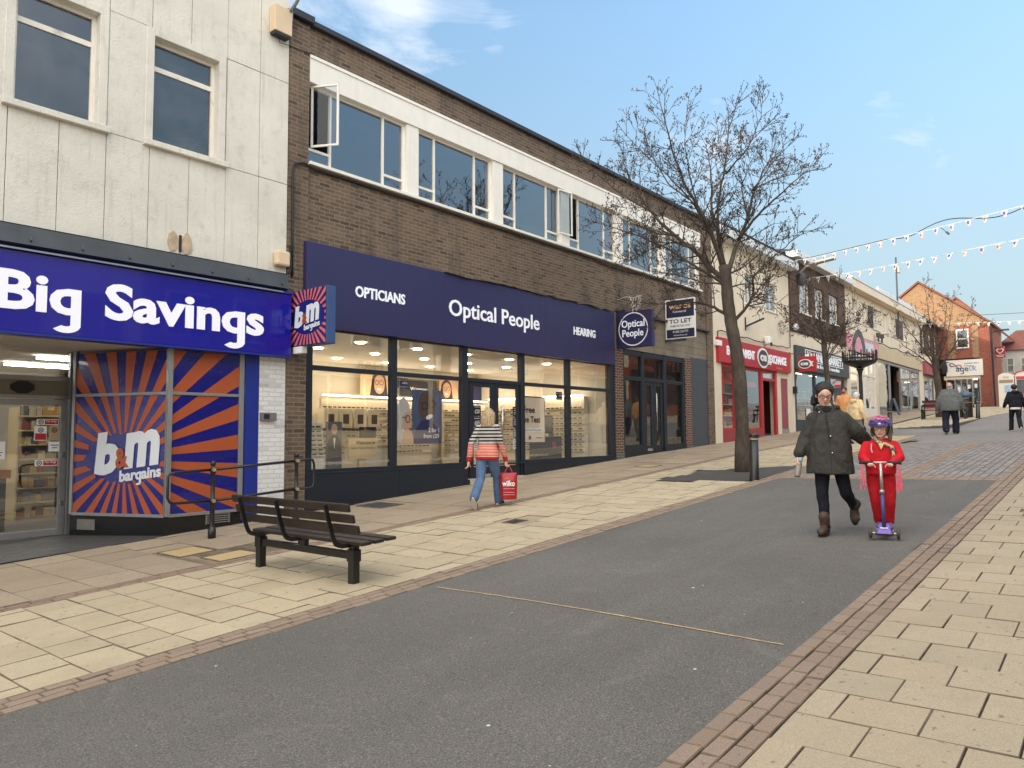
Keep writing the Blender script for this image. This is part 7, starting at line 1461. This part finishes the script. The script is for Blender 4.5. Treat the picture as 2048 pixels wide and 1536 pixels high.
def shoe(root, an, toe, mat, sole, w_=.045, up=.05, name='shoe', boot=0., side=0.):
    an, toe = V(an), V(toe); f = (toe-an); L_ = f.length; fw = f.normalized(); dn = V((0, 0, -1)); dn = (dn-fw*dn.dot(fw))
    if dn.length < .3: dn = V((-1, 0, 0))-fw*fw.dot(V((-1, 0, 0)))
    dn.normalize(); heel = an-fw*.03+dn*up*.55; tip = toe+dn*up*.35; b = Blob(); b.cap(heel, tip, w_*.95, w_*.78); b.cap(an, heel, w_*1.0, w_*.95); b.ball(tip-fw*.02, w_*1.05, w_*1.05, w_*.8)
    if boot: b.cap(an, an-dn*boot-fw*.01, w_*1.05, w_*1.2)
    s_ = b.fuse(name, mat, root, .008, 2); sd = fw.cross(dn); mb = MB(); c = heel.lerp(tip, .5)+dn*(w_*.82); M = Matrix((fw, sd, dn)).transposed().to_4x4(); M.translation = c; ring = []
    for zz in (-.012, .014): ring.append([M @ V((math.cos(t)*(L_*.5+w_*1.25), math.sin(t)*w_*(1.05 if math.cos(t) > 0 else .92), zz)) for t in [2*math.pi*k/20 for k in range(20)]])
    mb.loft(ring); mb.build('sole', sole, s_); return s_

def hairmat(n, a, c):
    t = NT(n); v = t.obj(); mp = t.n('ShaderNodeMapping', {'Vector': v, 'Scale': (60, 60, 6)}); s_ = t.noise(mp.outputs[0], 1.5, 4, .6, .8); t.base(t.mix(t.ramp(s_, .35, .65), lin(a), lin(c))); t.p.inputs['Roughness'].default_value = .55; t.bump(s_, .8, .012); return t.m
# ---- woman in the dark coat
wx, wy = 9.14, 2.71; wz = g(wx, wy)+HS-.008
w1 = E('person', 'person in long dark green-black coat and leggings walking with hand behind the child', 'person', (wx, wy, wz), R(192), local=True)
h = 1.70; SKN = skinmat('fair skin', (222, 180, 158)); HM = headM((.035, -.035, 1.60), R(17), R(14), R(-3))
J = dict(head=HM, neck=(0, -.01, 1.44), hs=.258, sh=((-.01, .15, 1.36), (-.01, -.155, 1.36)), el=((-.07, .30, 1.16), (.01, -.255, 1.10)), wr=((-.16, .43, 1.02), (.10, -.335, .885)), hip=((0, .09, .86), (0, -.095, .86)), kn=((.00, .155, .475), (.09, -.085, .475)), an=((-.34, .225, .285), (.15, -.065, .10)), toe=((-.29, .235, .115), (.30, -.105, .05)),
         hand=(((-.25, .5, -.5), (-.5, -.5, -.2), .4), ((.15, -.05, -1), (.25, 1, .0), .95, True)))
body(w1, h, J, SKN, .0065, girth=1.05); face(w1, HM, .258, pm('soft lip', (176, 96, 92), .5, .05, 3, 0), pm('dark hair', (34, 28, 27), .55, .3, 40, .3), .012); glasses(w1, HM, .258, pm('dark red frame', (66, 26, 30), .3, .1, 3, 0), .115, .078)
M_HAIRD = pm('dark hair', (34, 28, 27)); T = lambda x, y, z: HM @ V((x*.258, y*.258, z*.258)); r3 = HM.to_3x3()
b = Blob(); b.ball(T(-.075, 0, .15), .43*.258, .40*.258, .42*.258, 20, 12, rot=r3); b.ball(T(-.20, 0, -.05), .33*.258, .40*.258, .38*.258, 16, 10, rot=r3); b.chain([T(-.36, -.12, -.12), T(-.42, -.26, -.28), T(-.34, -.36, -.46)], [.055, .062, .04])
for k in range(13):
    ph = lerp(-1.2, 1.2, k/12)+random.uniform(-.04, .04); P = []
    for q in range(7):
        e = lerp(.55, 2.7, q/6); P.append(T(-.075+.43*math.cos(e), .405*math.sin(ph)*math.sin(e)**.5, .15+.425*math.sin(e)*math.cos(ph)))
    b.chain(P, [.006, .011, .013, .014, .013, .012, .008], 6)
b.chain([T(-.3, .2, -.2), T(-.4, -.1, -.35)], [.05, .05]); b.fuse('hair', hairmat('dark brown hair', (14, 12, 12), (40, 33, 30)), w1, .007, 1, disp=.012)
b = Blob(); CO = clothmat('dark olive coat', (58, 56, 52), .75, 7, .7, .05)
b.rings([(.685, .03, .0, .215, .262), (.70, .03, 0, .215, .262), (.90, .025, 0, .20, .245), (1.10, .015, 0, .178, .228), (1.22, .01, 0, .165, .212), (1.31, 0, 0, .148, .192), (1.38, -.005, 0, .122, .150), (1.435, -.005, -.005, .09, .10), (1.475, -.01, -.008, .075, .088)], 28)
b.chain([(-.01, .165, 1.325), (-.01, .06, 1.41), (-.01, -.06, 1.41), (-.01, -.17, 1.325)], [.07, .055, .055, .07])
b.chain([(-.01, .155, 1.325), (-.05, .285, 1.17), (-.15, .405, 1.03)], [.085, .092, .075]); b.chain([(0, -.16, 1.325), (.01, -.255, 1.10), (.085, -.322, .925)], [.085, .086, .070])
coat = b.fuse('coat', CO, w1, .011, 3, disp=.020)
mb = MB(); mb.tube([(.155, -.02, 1.385), (.185, .005, 1.2), (.205, .02, 1.0), (.232, .03, .80), (.245, .035, .70)], .006, 5); mb.build('coat_seam', pm('coat seam', (36, 35, 33), .7), w1)
for y, z, x in ((.03, 1.12, .196), (.045, .93, .226), (-.09, 1.40, .09)): mb = MB(); mb.ball((x, y, z), .011, n=8, k=6); mb.build('stud', M_CHROME, w1, smooth=True)
b = Blob(); b.chain([(-.02, .115, 1.43), (.05, .085, 1.455), (.10, .03, 1.385)], [.022, .022, .016]); b.chain([(-.02, -.125, 1.43), (.05, -.105, 1.45), (.105, -.045, 1.38)], [.022, .022, .016]); b.chain([(-.06, .10, 1.45), (-.10, 0, 1.475), (-.06, -.11, 1.45)], [.03, .034, .03]); b.fuse('collar', CO, w1, .008, 3)
b = Blob(); b.ball((.03, -.008, 1.405), .085, .088, .065); b.fuse('jumper', clothmat('black jersey', (22, 24, 30), .4), w1, .01, 2)
trousers(w1, h, J, clothmat('navy leggings', (20, 22, 34), .3, 12), .90, .009, 1.0, 'leggings')
BOOT = pm('brown boot leather', (72, 56, 46), .7, .35, 14, .5, 40); SOLE = pm('dark rubber sole', (38, 34, 32), .85, .2, 8, .3)
shoe(w1, (.15, -.065, .105), (.285, -.10, .055), BOOT, SOLE, .052, .06, 'boot', .10); shoe(w1, (-.34, .225, .285), (-.285, .235, .135), BOOT, SOLE, .052, .06, 'boot', .08)
# bottle in her hand
hp = w1.matrix_basis @ V((.125, -.325, .80)); bt = E('drink_bottle', 'slim pale blue capped clear bottle held in the hand of person in dark coat', 'bottle', tuple(hp), 0, local=True); bt.rotation_euler = (R(-8), R(-20), R(192))
mb = MB(); mb.lathe([(.030, -.16), (.034, -.15), (.034, .0), (.024, .03)], (0, 0, 0), 14); mb.build('flask', pm('smoky bottle', (140, 132, 122), .15, .2, 6, 0), bt, smooth=True); mb = MB(); mb.lathe([(.026, .03), (.030, .035), (.030, .075), (.02, .085)], (0, 0, 0), 14); mb.build('lid', pm('pale blue lid', (160, 186, 206), .4), bt)

# ---- child on a scooter
cx, cy = 9.20, 2.19; cz = g(cx, cy)+HS-.008; ca = R(193)
ch = E('person', 'person, a child in red tracksuit, glasses and purple cycle helmet riding a scooter', 'person', (cx, cy, cz), ca, local=True)
h = 1.22; HM = headM((.03, .02, 1.195), R(4), R(-4)); hs = .228
J = dict(head=HM, neck=(0, .015, 1.055), hs=hs, sh=((0, .145, 1.005), (0, -.125, 1.005)), el=((.05, .20, .865), (.06, -.17, .865)), wr=((.245, .115, .81), (.245, -.105, .81)), hip=((-.02, .075, .66), (-.02, -.06, .66)), kn=((.03, .085, .375), (.02, -.055, .375)), an=((-.03, .075, .145), (-.10, -.03, .145)), toe=((.10, .085, .105), (.03, -.03, .105)),
         hand=(((.75, -.25, -.5), (-.1, -.15, -1), 1.05, True), ((.75, .25, -.5), (-.1, .15, -1), 1.05, True)))
body(ch, h, J, SKN, .006); face(ch, HM, hs, pm('soft lip', (176, 96, 92)), pm('light brow', (120, 92, 70), .6)); glasses(ch, HM, hs, pm('amber frame', (110, 70, 44), .3, .1, 3, 0), .12, .085)
REDC = clothmat('red tracksuit', (196, 26, 40), .5, 10, .85, .03); REDT = clothmat('red trousers', (176, 22, 34), .5, 10, .85, .03)
b = Blob(); b.rings([(.675, 0, .01, .105, .150), (.69, 0, .01, .11, .155), (.80, .0, .01, .112, .158), (.92, 0, .01, .108, .165), (1.0, 0, .01, .09, .155), (1.05, -.005, .012, .065, .085), (1.075, -.01, .015, .05, .06)], 24); b.cap((0, .14, .995), (0, -.12, .995), .05, .05)
b.chain([(0, .145, .99), (.05, .20, .865), (.21, .13, .815)], [.062, .056, .040]); b.chain([(0, -.125, .99), (.06, -.17, .865), (.21, -.12, .815)], [.062, .056, .040]); b.chain([(-.06, .085, 1.04), (-.10, .015, 1.05), (-.06, -.055, 1.04)], [.04, .05, .04])
b.fuse('hooded_top', REDC, ch, .009, 3, disp=.016); trousers(ch, h, J, REDT, 1.12, .009, .93, 'trousers', .006)
for i in (0, 1): shoe(ch, J['an'][i], J['toe'][i], pm('lilac trainer', (110, 96, 140), .6, .2, 9, .2), pm('white sole', (200, 196, 196), .6), .036, .04)
T = lambda x, y, z: HM @ V((x*hs, y*hs, z*hs)); r3 = HM.to_3x3()
b = Blob(); b.ball(T(-.06, 0, -.02), .36*hs, .385*hs, .42*hs, 16, 10, rot=r3); b.chain([T(-.12, .37, -.15), T(-.06, .40, -.42), T(-.02, .42, -.6)], [.03, .026, .016]); b.chain([T(-.12, -.36, -.15), T(-.1, -.36, -.38)], [.028, .02]); b.fuse('hair', pm('mousy hair', (96, 76, 58), .6, .3, 40, .3), ch, .007, 2)
# helmet shell with vents
def shell(name, mat, zlo, zhi, k, x0=-.03, parent=None, w0=0, w1=6.2832):
    mb = MB(); rows = []
    for i in range(9):
        t = lerp(zlo, zhi, i/8); row = []
        for j in range(32):
            a = w0+(w1-w0)*j/(31 if w1-w0 < 6 else 32); row.append(T(x0+k*.545*math.cos(t)*math.cos(a), k*.475*math.cos(t)*math.sin(a), .12+k*.47*math.sin(t)))
        rows.append(row)
    n = 32
    for i in range(8):
        for j in range(n if w1-w0 > 6 else n-1): mb.quad(rows[i][j], rows[i][(j+1) % n], rows[i+1][(j+1) % n], rows[i+1][j])
    if zhi > 1.4: mb.f.append(tuple(range(len(mb.v), len(mb.v)+32))); mb.m.append(0); mb.v += [tuple(p) for p in rows[8]]
    o = mb.build(name, mat, parent or ch, smooth=True); sm = o.modifiers.new('t', 'SOLIDIFY'); sm.thickness = .012; return o
PUR = pm('helmet purple', (92, 74, 150), .3, .08, 6, 0, coat=.4); PNK = pm('helmet pink', (214, 120, 150), .3, .25, 20, 0, coat=.4)
hl = shell('helmet', PUR, -.02, .62, 1.02); shell('helmet_top', PNK, .60, 1.56, 1.015, parent=hl)
mb = MB()
for a, e in ((-.9, .52), (-.45, .45), (.45, .45), (.9, .52), (-.3, 1.05), (.3, 1.05), (0, 1.1), (2.0, .6), (-2.0, .6), (2.7, .6), (-2.7, .6)):
    c = T(-.03+.557*math.cos(e)*math.cos(a), .487*math.cos(e)*math.sin(a), .12+.482*math.sin(e)); n = (c-T(-.03, 0, .1)).normalized(); u_ = n.orthogonal().normalized(); u_ = (V((0, 0, 1))-n*n.z).normalized() if abs(n.z) < .95 else n.orthogonal(); s_ = n.cross(u_)
    R3 = Matrix((s_, u_, n)).transposed(); mb.ball(c, .034*hs*3.1*.45, .02*hs*3.1*.45, .012, 10, 6, rot=R3 @ Matrix.Rotation(.5*(1 if a > 0 else -1), 3, 'Z'))
mb.build('vent', pm('helmet vent', (26, 22, 40), .6), hl, smooth=True)
mb = MB(); c = T(.50, 0, .24); mb.ball(c, .012, .018, .014, 10, 6); mb.build('badge', M_WHITE, hl, smooth=True)
mb = MB()
for y in (-1, 1): mb.tube([T(.02, .42*y, .1), T(.08, .36*y, -.2), T(.14, .12*y, -.46)], .007, 6)
mb.build('strap', M_CABLE, hl)
sc_ = clothmat('patterned scarf', (150, 140, 112), .3, 40); b = Blob(); b.chain([T(.02, -.3, -.44), (.085, -.02, 1.045), (.095, .06, 1.02), (.09, .13, .985), (.12, .14, .90), (.135, .135, .83)], [.016, .022, .02, .022, .018, .012], 8); 
def scarfmat():
    t = NT('striped neckerchief'); v = t.obj(); wv = t.n('ShaderNodeTexWave', {'Vector': v, 'Scale': 16., 'Distortion': 3.}); nz_ = t.noise(v, 40, 3); col = t.mix(t.ramp(wv.outputs['Fac'], .4, .6), lin((52, 74, 110)), lin((196, 176, 120))); col = t.mix(t.ramp(nz_, .55, .65), col, lin((60, 44, 34))); t.base(col); t.p.inputs['Roughness'].default_value = .85; return t.m
b.fuse('neckerchief', scarfmat(), ch, .006, 2); mb = MB(); mb.prism([(.108, -.01, 1.03), (.112, .055, 1.025), (.122, .02, .955)], (.006, 0, 0)); mb.build('neckerchief_tip', pm('pale gold cloth', (206, 186, 130), .8), ch)
mb = MB(); mb.tube([(.115, -.075, 1.02), (.128, -.08, .96), (.132, -.07, .92)], .008, 6); mb.build('hair_ribbon', pm('pink ribbon', (222, 150, 160), .6), ch)
# scooter
st = E('scooter', 'purple three-wheeled child scooter with pink tassels on its handlebar', 'scooter', (cx, cy, cz), ca, local=True)
MSIL = pm('scooter silver', (176, 172, 164), .3, .08, 4, 0, metal=.6); MPUR = pm('scooter purple', (112, 86, 176), .45, .06, 4, 0)
mb = MB(); mb.prism([(.34, -.055, .085), (.36, -.08, .055), (.36, .12, .055), (.34, .10, .085), (.20, .075, .10), (-.22, .06, .095), (-.24, .02, .095), (-.22, -.02, .095), (.20, -.035, .10)], (0, 0, -.02)); mb.build('deck', pm('scooter black', (34, 30, 40), .6), st, bevel=.006)
mb = MB(); mb.prism([(.375, -.055, .055), (.375, .095, .055), (.30, .065, .155), (.30, -.02, .155)], (-.03, 0, .01)); fr = mb.build('front_plate', MPUR, st, bevel=.006); n_ = (V((0, .1, 0)).cross(V((-.075, 0, .1)))).normalized(); n_ = n_ if n_.x > 0 else -n_
mb = MB(); text(mb, 'micro', -.035, .035, V((.3385, .02, .105))+n_*.004, (0, 1, 0), (-.6, 0, .8), .022, th=.003, bold=.03); mb.build('lettering', M_WHITE, fr)
for y in (-.115, .155):
    mb = MB(); mb.tube([(.33, y-.017, .058), (.33, y-.012, .058), (.33, y+.012, .058), (.33, y+.017, .058)], [.048, .058, .058, .048], 18); w_ = mb.build('wheel', pm('wheel dark', (74, 62, 56), .6, .1, 5), st); mb = MB(); mb.tube([(.33, y-.019, .058), (.33, y+.019, .058)], .026, 12); mb.build('hub', INK, w_)
mb = MB(); mb.tube([(-.27, .008, .045), (-.27, .032, .045)], .045, 14); mb.build('wheel', pm('wheel dark', (74, 62, 56)), st)
mb = MB(); mb.tube([(.33, -.10, .058), (.33, .14, .058)], .012, 8); mb.build('axle', MSIL, st)
mb = MB(); mb.tube([(.32, .02, .12), (.275, .012, .50)], .021, 12); lo_ = mb.build('lower_stem', pm('stem blue', (66, 66, 120), .4, .1, 4, 0), st, smooth=True); mb = MB(); text(mb, 'MAXI', 0, .25, V((.318, .032, .20)), (-.11, -.02, .99), (0, -1, 0), .026, th=.004, bold=.01); mb.build('lettering', MSIL, lo_)
mb = MB(); mb.tube([(.277, .012, .49), (.255, .008, .805)], .017, 12); mb.tube([(.279, .012, .48), (.277, .012, .52)], .026, 12); mb.build('stem', MSIL, st, smooth=True); mb = MB(); mb.tube([(.255, -.10, .815), (.255, .11, .815)], .013, 10); mb.build('handlebar', MSIL, st, smooth=True)
for a, b_ in ((-.205, -.065), (.075, .215)): mb = MB(); mb.tube([(.255, a, .815), (.255, b_, .815)], .019, 12); mb.build('grip', pm('grip dark', (44, 40, 42), .8), st, smooth=True)
random.seed(4)
for y in (-.175, .185):
    mb = MB()
    for k in range(9): a = random.uniform(-.035, .035); mb.tube([(.265, y, .80), (.275, y+a*.4, .70), (.275+random.uniform(-.02, .02), y+a, .52+random.uniform(-.03, .06))], .006, 4)
    mb.build('tassel', pm('pink tassel', (226, 110, 130), .6, .2, 20, 0), st)

# ---- walkers: shared walking pose
def walker(h, lean=.03, stride=.36, lift=.07, wide=.10, armw=.20, swing=(-.15, .15), handz=.455, left_back=True):
    f = -1 if left_back else 1; sh = .155*h/1.6; z = lambda k: k*h
    an = [(f*stride*1.05, wide, .05*h+lift if left_back else .05*h), (-f*stride*.85, -wide, .05*h if left_back else .05*h+lift)]; kn = []
    for i, a in enumerate(an): s_ = 1 if i == 0 else -1; kn.append((a[0]*.42+(.05 if a[0] < 0 else .10), s_*wide*1.05, .275*h+(.01 if a[0] < 0 else .015)))
    toe = [(a[0]+(.10 if a[0] < 0 else .15), a[1]*1.15, (.025*h if a[0] < 0 else .04*h)) for a in an]
    el = [(swing[0]*.55-.03, sh+armw*.45, z(.625)), (swing[1]*.55-.03, -sh-armw*.45, z(.625))]; wr = [(swing[0]+.04, sh+armw*.62, z(handz+.02)), (swing[1]+.04, -sh-armw*.62, z(handz+.02))]
    return dict(neck=(lean, 0, z(.85)), sh=((lean, sh, z(.812)), (lean, -sh, z(.812))), el=el, wr=wr, hip=((0, .085*h/1.6, z(.515)), (0, -.085*h/1.6, z(.515))), kn=kn, an=an, toe=toe, hand=(((.1, .02, -1), (.1, -1, 0), .5), ((.1, -.02, -1), (.1, 1, 0), .5)))
def top(root, name, mat, h, J, R_, arm, vox=.011, cuffk=.9, smooth=3, extra=()):
    b = Blob(); b.rings(R_, 24); b.cap(V(J['sh'][0])+V((0, -.01, -.012*h)), V(J['sh'][1])+V((0, .01, -.012*h)), arm[0]*.85, arm[0]*.85)
    for i in (0, 1): wr = V(J['el'][i]).lerp(V(J['wr'][i]), cuffk); b.chain([V(J['sh'][i])+V((0, 0, -.012*h)), J['el'][i], wr], arm)
    for e in extra: b.chain(*e)
    return b.fuse(name, mat, root, vox, smooth, disp=.026)
# woman in the striped jumper
sx, sy = 9.50, 8.34; sz = g(sx, sy)+HS
w2 = E('person', 'person with blonde wavy hair in striped jumper and jeans walking away past shop doors', 'person', (sx, sy, sz), R(18), local=True)
h = 1.66; J = walker(h, .03, .36, .09, .075, .17, (-.20, .14), .44); HM = headM((.06, -.01, 1.535), R(4), R(-10)); J['head'] = HM; J['hs'] = .222; J['hand'] = (((-.15, .05, -1), (.2, -1, 0), .6), ((.0, -.02, -1), (.1, 1, 0), 1.25, True))
body(w2, h, J, SKN, .007); face(w2, HM, .222, pm('soft lip', (176, 96, 92)), pm('light brow', (120, 92, 70)))
def stripes():
    t = NT('striped knit'); z = t.n('ShaderNodeSeparateXYZ', {0: t.obj()}).outputs[2]
    fr = t.n('ShaderNodeMath', {0: t.n('ShaderNodeMath', {0: z, 1: 17.5}, operation='MULTIPLY').outputs[0]}, operation='FRACT').outputs[0]
    a = t.n('ShaderNodeMath', {0: t.n('ShaderNodeMath', {0: fr, 1: .56}, operation='GREATER_THAN').outputs[0], 1: 1.}, operation='MULTIPLY').outputs[0]; b1 = t.n('ShaderNodeMath', {0: fr, 1: .72}, operation='GREATER_THAN').outputs[0]; b2 = t.n('ShaderNodeMath', {0: fr, 1: .84}, operation='GREATER_THAN').outputs[0]
    c = t.mix(a, lin((26, 28, 44)), lin((222, 216, 204))); c = t.mix(b1, c, lin((26, 28, 44))); c = t.mix(b2, c, lin((222, 216, 204)))
    fr2 = t.n('ShaderNodeMath', {0: t.n('ShaderNodeMath', {0: z, 1: 40.}, operation='MULTIPLY').outputs[0]}, operation='FRACT').outputs[0]; d = t.mix(t.n('ShaderNodeMath', {0: fr2, 1: .66}, operation='GREATER_THAN').outputs[0], lin((190, 40, 56)), lin((224, 206, 170)))
    lowz = t.n('ShaderNodeMath', {0: z, 1: 1.045}, operation='LESS_THAN').outputs[0]; c = t.mix(lowz, c, d); hem = t.n('ShaderNodeMath', {0: z, 1: .84}, operation='LESS_THAN').outputs[0]; c = t.mix(hem, c, lin((176, 30, 40))); t.base(c); t.p.inputs['Roughness'].default_value = .9; t.bump(t.noise(t.obj(), 60, 4), .4, .006); return t.m
top(w2, 'jumper', stripes(), h, J, [(.785, 0, 0, .142, .182), (.81, 0, 0, .156, .204), (.93, .005, 0, .148, .195), (1.0, .005, 0, .132, .168), (1.1, .015, 0, .112, .155), (1.25, .025, 0, .115, .165), (1.33, .03, 0, .10, .155), (1.39, .03, 0, .07, .09), (1.42, .03, 0, .055, .06)], [.062, .054, .046], .01)
trousers(w2, h, J, clothmat('blue denim', (88, 112, 146), .5, 8, .9, .03), 1.0, .01, .98, 'jeans', .012)
for i in (0, 1): shoe(w2, J['an'][i], J['toe'][i], pm('black canvas', (36, 36, 38), .8), pm('off white sole', (206, 196, 180), .7), .042, .045)
T = lambda x, y, z: HM @ V((x*.222, y*.222, z*.222)); r3 = HM.to_3x3(); random.seed(8)
b = Blob(); b.ball(T(-.08, 0, .14), .43*.222, .40*.222, .40*.222, 18, 12, rot=r3)
for k in range(16):
    a = lerp(R(75), R(285), k/15); x0, y0 = .36*math.cos(a)-.06, .38*math.sin(a); P = [T(x0, y0, .1)]
    for q in range(5): P.append(T(x0*(1.06+.03*q)+random.uniform(-.04, .04), y0*(1.05+.05*q)+random.uniform(-.05, .05), -.12-.19*q))
    b.chain(P, [.032, .034, .033, .030, .024, .012], 8)
b.fuse('hair', hairmat('blonde hair', (120, 96, 68), (206, 184, 146)), w2, .007, 1)
bp = w2.matrix_basis @ V((.20, -.305, .33)); bag = E('shopping_bag', 'red plastic shopping bag with white lettering carried by person in striped jumper', 'bag', tuple(bp), R(18+20), local=True)
MBAG = pm('red carrier bag', (168, 26, 36), .35, .2, 7, .6, 18); b = Blob(); b.rings([(-.21, 0, 0, .085, .12), (-.20, 0, 0, .10, .135), (-.05, 0, 0, .105, .142), (.10, 0, 0, .09, .145), (.20, 0, 0, .055, .145), (.235, 0, 0, .035, .14)], 20); b.fuse('sack', MBAG, bag, .01, 2)
mb = MB()
for x in (-.03, .03): mb.tube([(x, -.07, .22), (x*.6, -.03, .31), (0, 0, .345), (x*.6, .03, .31), (x, .07, .22)], .009, 6)
mb.build('handle', MBAG, bag); mb = MB(); text(mb, 'wilko', -.105, .105, (-.112, 0, .02), (0, -1, 0), FZ, .085, th=.012, bold=.03); mb.build('lettering', M_WHITE, bag); mb = MB()
for z in (-.03, -.09, -.13): mb.box(-.122, -.105, -.10, .09, z, z+.008)
mb.build('print_lines', pm('pale red print2', (216, 150, 150), .6), bag); mb = MB(); mb.ball((-.108, .02, .145), .012, n=8, k=6); mb.build('dot', pm('gold dot', (226, 170, 60), .6), bag)

# ---- man in grey jacket walking away
mx, my = 29.4, 4.7; r = E('person', 'heavy-set person in grey jacket, dark trousers and white shoes walking away', 'person', (mx, my, g(mx, my)+.01), R(8), local=True)
h = 1.80; J = walker(h, .02, .20, .06, .14, .34, (.02, .05), .46); HM = headM((.03, 0, 1.66), R(6)); J['head'] = HM; J['hs'] = .235
body(r, h, J, skinmat('ruddy skin', (204, 150, 126)), .011, girth=1.5); face(r, HM, .235, pm('soft lip', (176, 96, 92)), pm('light brow', (120, 92, 70)))
T = lambda x, y, z: HM @ V((x*.235, y*.235, z*.235)); b = Blob(); b.ball(T(-.10, 0, .0), .40*.235, .37*.235, .33*.235, rot=HM.to_3x3()); b.fuse('hair', pm('thin grey hair', (176, 160, 146), .7, .2, 30, .3), r, .01, 2)
top(r, 'jacket', clothmat('grey wool jacket', (98, 102, 102), .4, 8), h, J, [(.80, 0, 0, .20, .29), (.82, 0, 0, .215, .30), (1.0, .01, 0, .225, .305), (1.2, .02, 0, .205, .285), (1.35, .02, 0, .17, .27), (1.46, .02, 0, .12, .20), (1.53, .02, 0, .085, .10), (1.56, .02, 0, .075, .085)], [.11, .10, .078], .016)
trousers(r, h, J, clothmat('dark navy trousers', (26, 30, 48), .5, 8), 1.32, .015, .97, 'trousers', .012)
for i in (0, 1): shoe(r, J['an'][i], J['toe'][i], pm('white trainer', (214, 208, 200), .6), pm('tan sole', (150, 128, 108), .8), .05, .05)
# ---- boy in dark hooded top
px_, py_ = 30.4, 2.93; r = E('person', 'slim young person in black hooded top with white hem walking away at right edge', 'person', (px_, py_, g(px_, py_)+.01), R(22), local=True)
h = 1.60; J = walker(h, .04, .24, .05, .07, .22, (.12, .10), .50, False); HM = headM((.06, 0, 1.475), R(6)); J['head'] = HM; J['hs'] = .222
body(r, h, J, SKN, .011, hands=(True, True)); face(r, HM, .222, pm('soft lip', (176, 96, 92)), M_HAIRD)
T = lambda x, y, z: HM @ V((x*.222, y*.222, z*.222)); b = Blob(); b.ball(T(-.08, 0, .14), (.45*.222), .42*.222, .43*.222, rot=HM.to_3x3()); b.ball(T(-.16, 0, -.06), .32*.222, .36*.222, .30*.222, rot=HM.to_3x3()); b.fuse('hair', M_HAIRD, r, .01, 1)
top(r, 'hooded_top', clothmat('black hooded top', (24, 26, 36), .5, 8), h, J, [(.80, 0, 0, .13, .175), (.82, 0, 0, .145, .19), (1.0, .01, 0, .14, .19), (1.2, .02, 0, .13, .19), (1.3, .03, 0, .105, .16), (1.36, .03, 0, .07, .085), (1.39, .03, 0, .06, .07)], [.075, .07, .055], .014, extra=(([(-.06, .07, 1.33), (-.09, 0, 1.32), (-.06, -.07, 1.33)], [.05, .06, .05]),))
b = Blob(); b.rings([(.735, 0, 0, .12, .165), (.82, 0, 0, .13, .175)], 20); b.fuse('shirt_hem', M_WHITE, r, .014, 1); trousers(r, h, J, clothmat('black trousers', (28, 30, 36), .5, 8), 1.0, .013, .97, 'trousers', .01)
for i in (0, 1): shoe(r, J['an'][i], J['toe'][i], pm('black canvas', (36, 36, 38)), pm('bright sole', (226, 224, 220), .6), .044, .045)
# ---- man in orange shirt and elderly person in cream jacket, half hidden behind the coat
r = E('person', 'dark haired person in orange shirt facing this way, partly hidden behind the dark coat', 'person', (26.0, 7.19, g(26, 7.19)+.01), R(190), local=True)
h = 1.80; J = walker(h, .0, .12, .02, .09, .2, (.0, .0), .46); HM = headM((.03, 0, 1.665), R(2)); J['head'] = HM; J['hs'] = .235
body(r, h, J, skinmat('tan skin', (186, 128, 100)), .010); face(r, HM, .235, pm('soft lip', (176, 96, 92)), M_HAIRD); T = lambda x, y, z: HM @ V((x*.235, y*.235, z*.235)); b = Blob(); b.ball(T(-.06, 0, .17), .45*.235, .40*.235, .41*.235, rot=HM.to_3x3()); b.fuse('hair', M_HAIRD, r, .009, 1); b = Blob(); b.ball(T(.20, 0, -.30), .16*.235, .20*.235, .14*.235, rot=HM.to_3x3()); b.fuse('beard', pm('stubble', (84, 62, 52), .8), r, .009, 1)
top(r, 'shirt', clothmat('orange shirt', (206, 146, 98), .4, 8), h, J, [(.86, 0, 0, .13, .19), (1.1, 0, 0, .14, .20), (1.3, 0, 0, .135, .205), (1.42, 0, 0, .11, .18), (1.5, 0, 0, .075, .09), (1.53, 0, 0, .06, .07)], [.075, .065, .055], .014, .3); trousers(r, h, J, clothmat('stone trousers', (110, 104, 96), .5, 8), 1.05, .014, .97)
for i in (0, 1): shoe(r, J['an'][i], J['toe'][i], INK, INK, .046, .045)
r = E('person', 'white haired person in cream hooded jacket seen from behind beside the orange shirt', 'person', (24.6, 6.50, g(24.6, 6.5)+.01), R(-25), local=True)
h = 1.60; J = walker(h, .05, .12, .02, .08, .2, (.05, .05), .47); HM = headM((.09, 0, 1.475), R(10)); J['head'] = HM; J['hs'] = .22
body(r, h, J, SKN, .010); face(r, HM, .22, pm('soft lip', (176, 96, 92)), HAIRW); T = lambda x, y, z: HM @ V((x*.22, y*.22, z*.22)); b = Blob(); b.ball(T(-.07, 0, .12), .49*.22, .45*.22, .45*.22, rot=HM.to_3x3()); b.ball(T(-.18, 0, -.10), .34*.22, .40*.22, .34*.22, rot=HM.to_3x3()); b.fuse('hair', hairmat('white hair', (178, 172, 164), (222, 218, 210)), r, .009, 1)
top(r, 'jacket', clothmat('cream jacket', (220, 196, 152), .5, 8), h, J, [(.74, 0, 0, .15, .21), (.95, .01, 0, .155, .215), (1.15, .02, 0, .15, .205), (1.28, .04, 0, .125, .18), (1.36, .05, 0, .085, .10)], [.085, .08, .06], .014, extra=(([(-.06, .08, 1.33), (-.10, 0, 1.31), (-.06, -.08, 1.33)], [.06, .075, .06]),)); trousers(r, h, J, clothmat('grey trousers', (130, 128, 126), .5, 8), 1.05, .014, .97)
for i in (0, 1): shoe(r, J['an'][i], J['toe'][i], INK, INK, .044, .045)
bpy.context.view_layer.update()
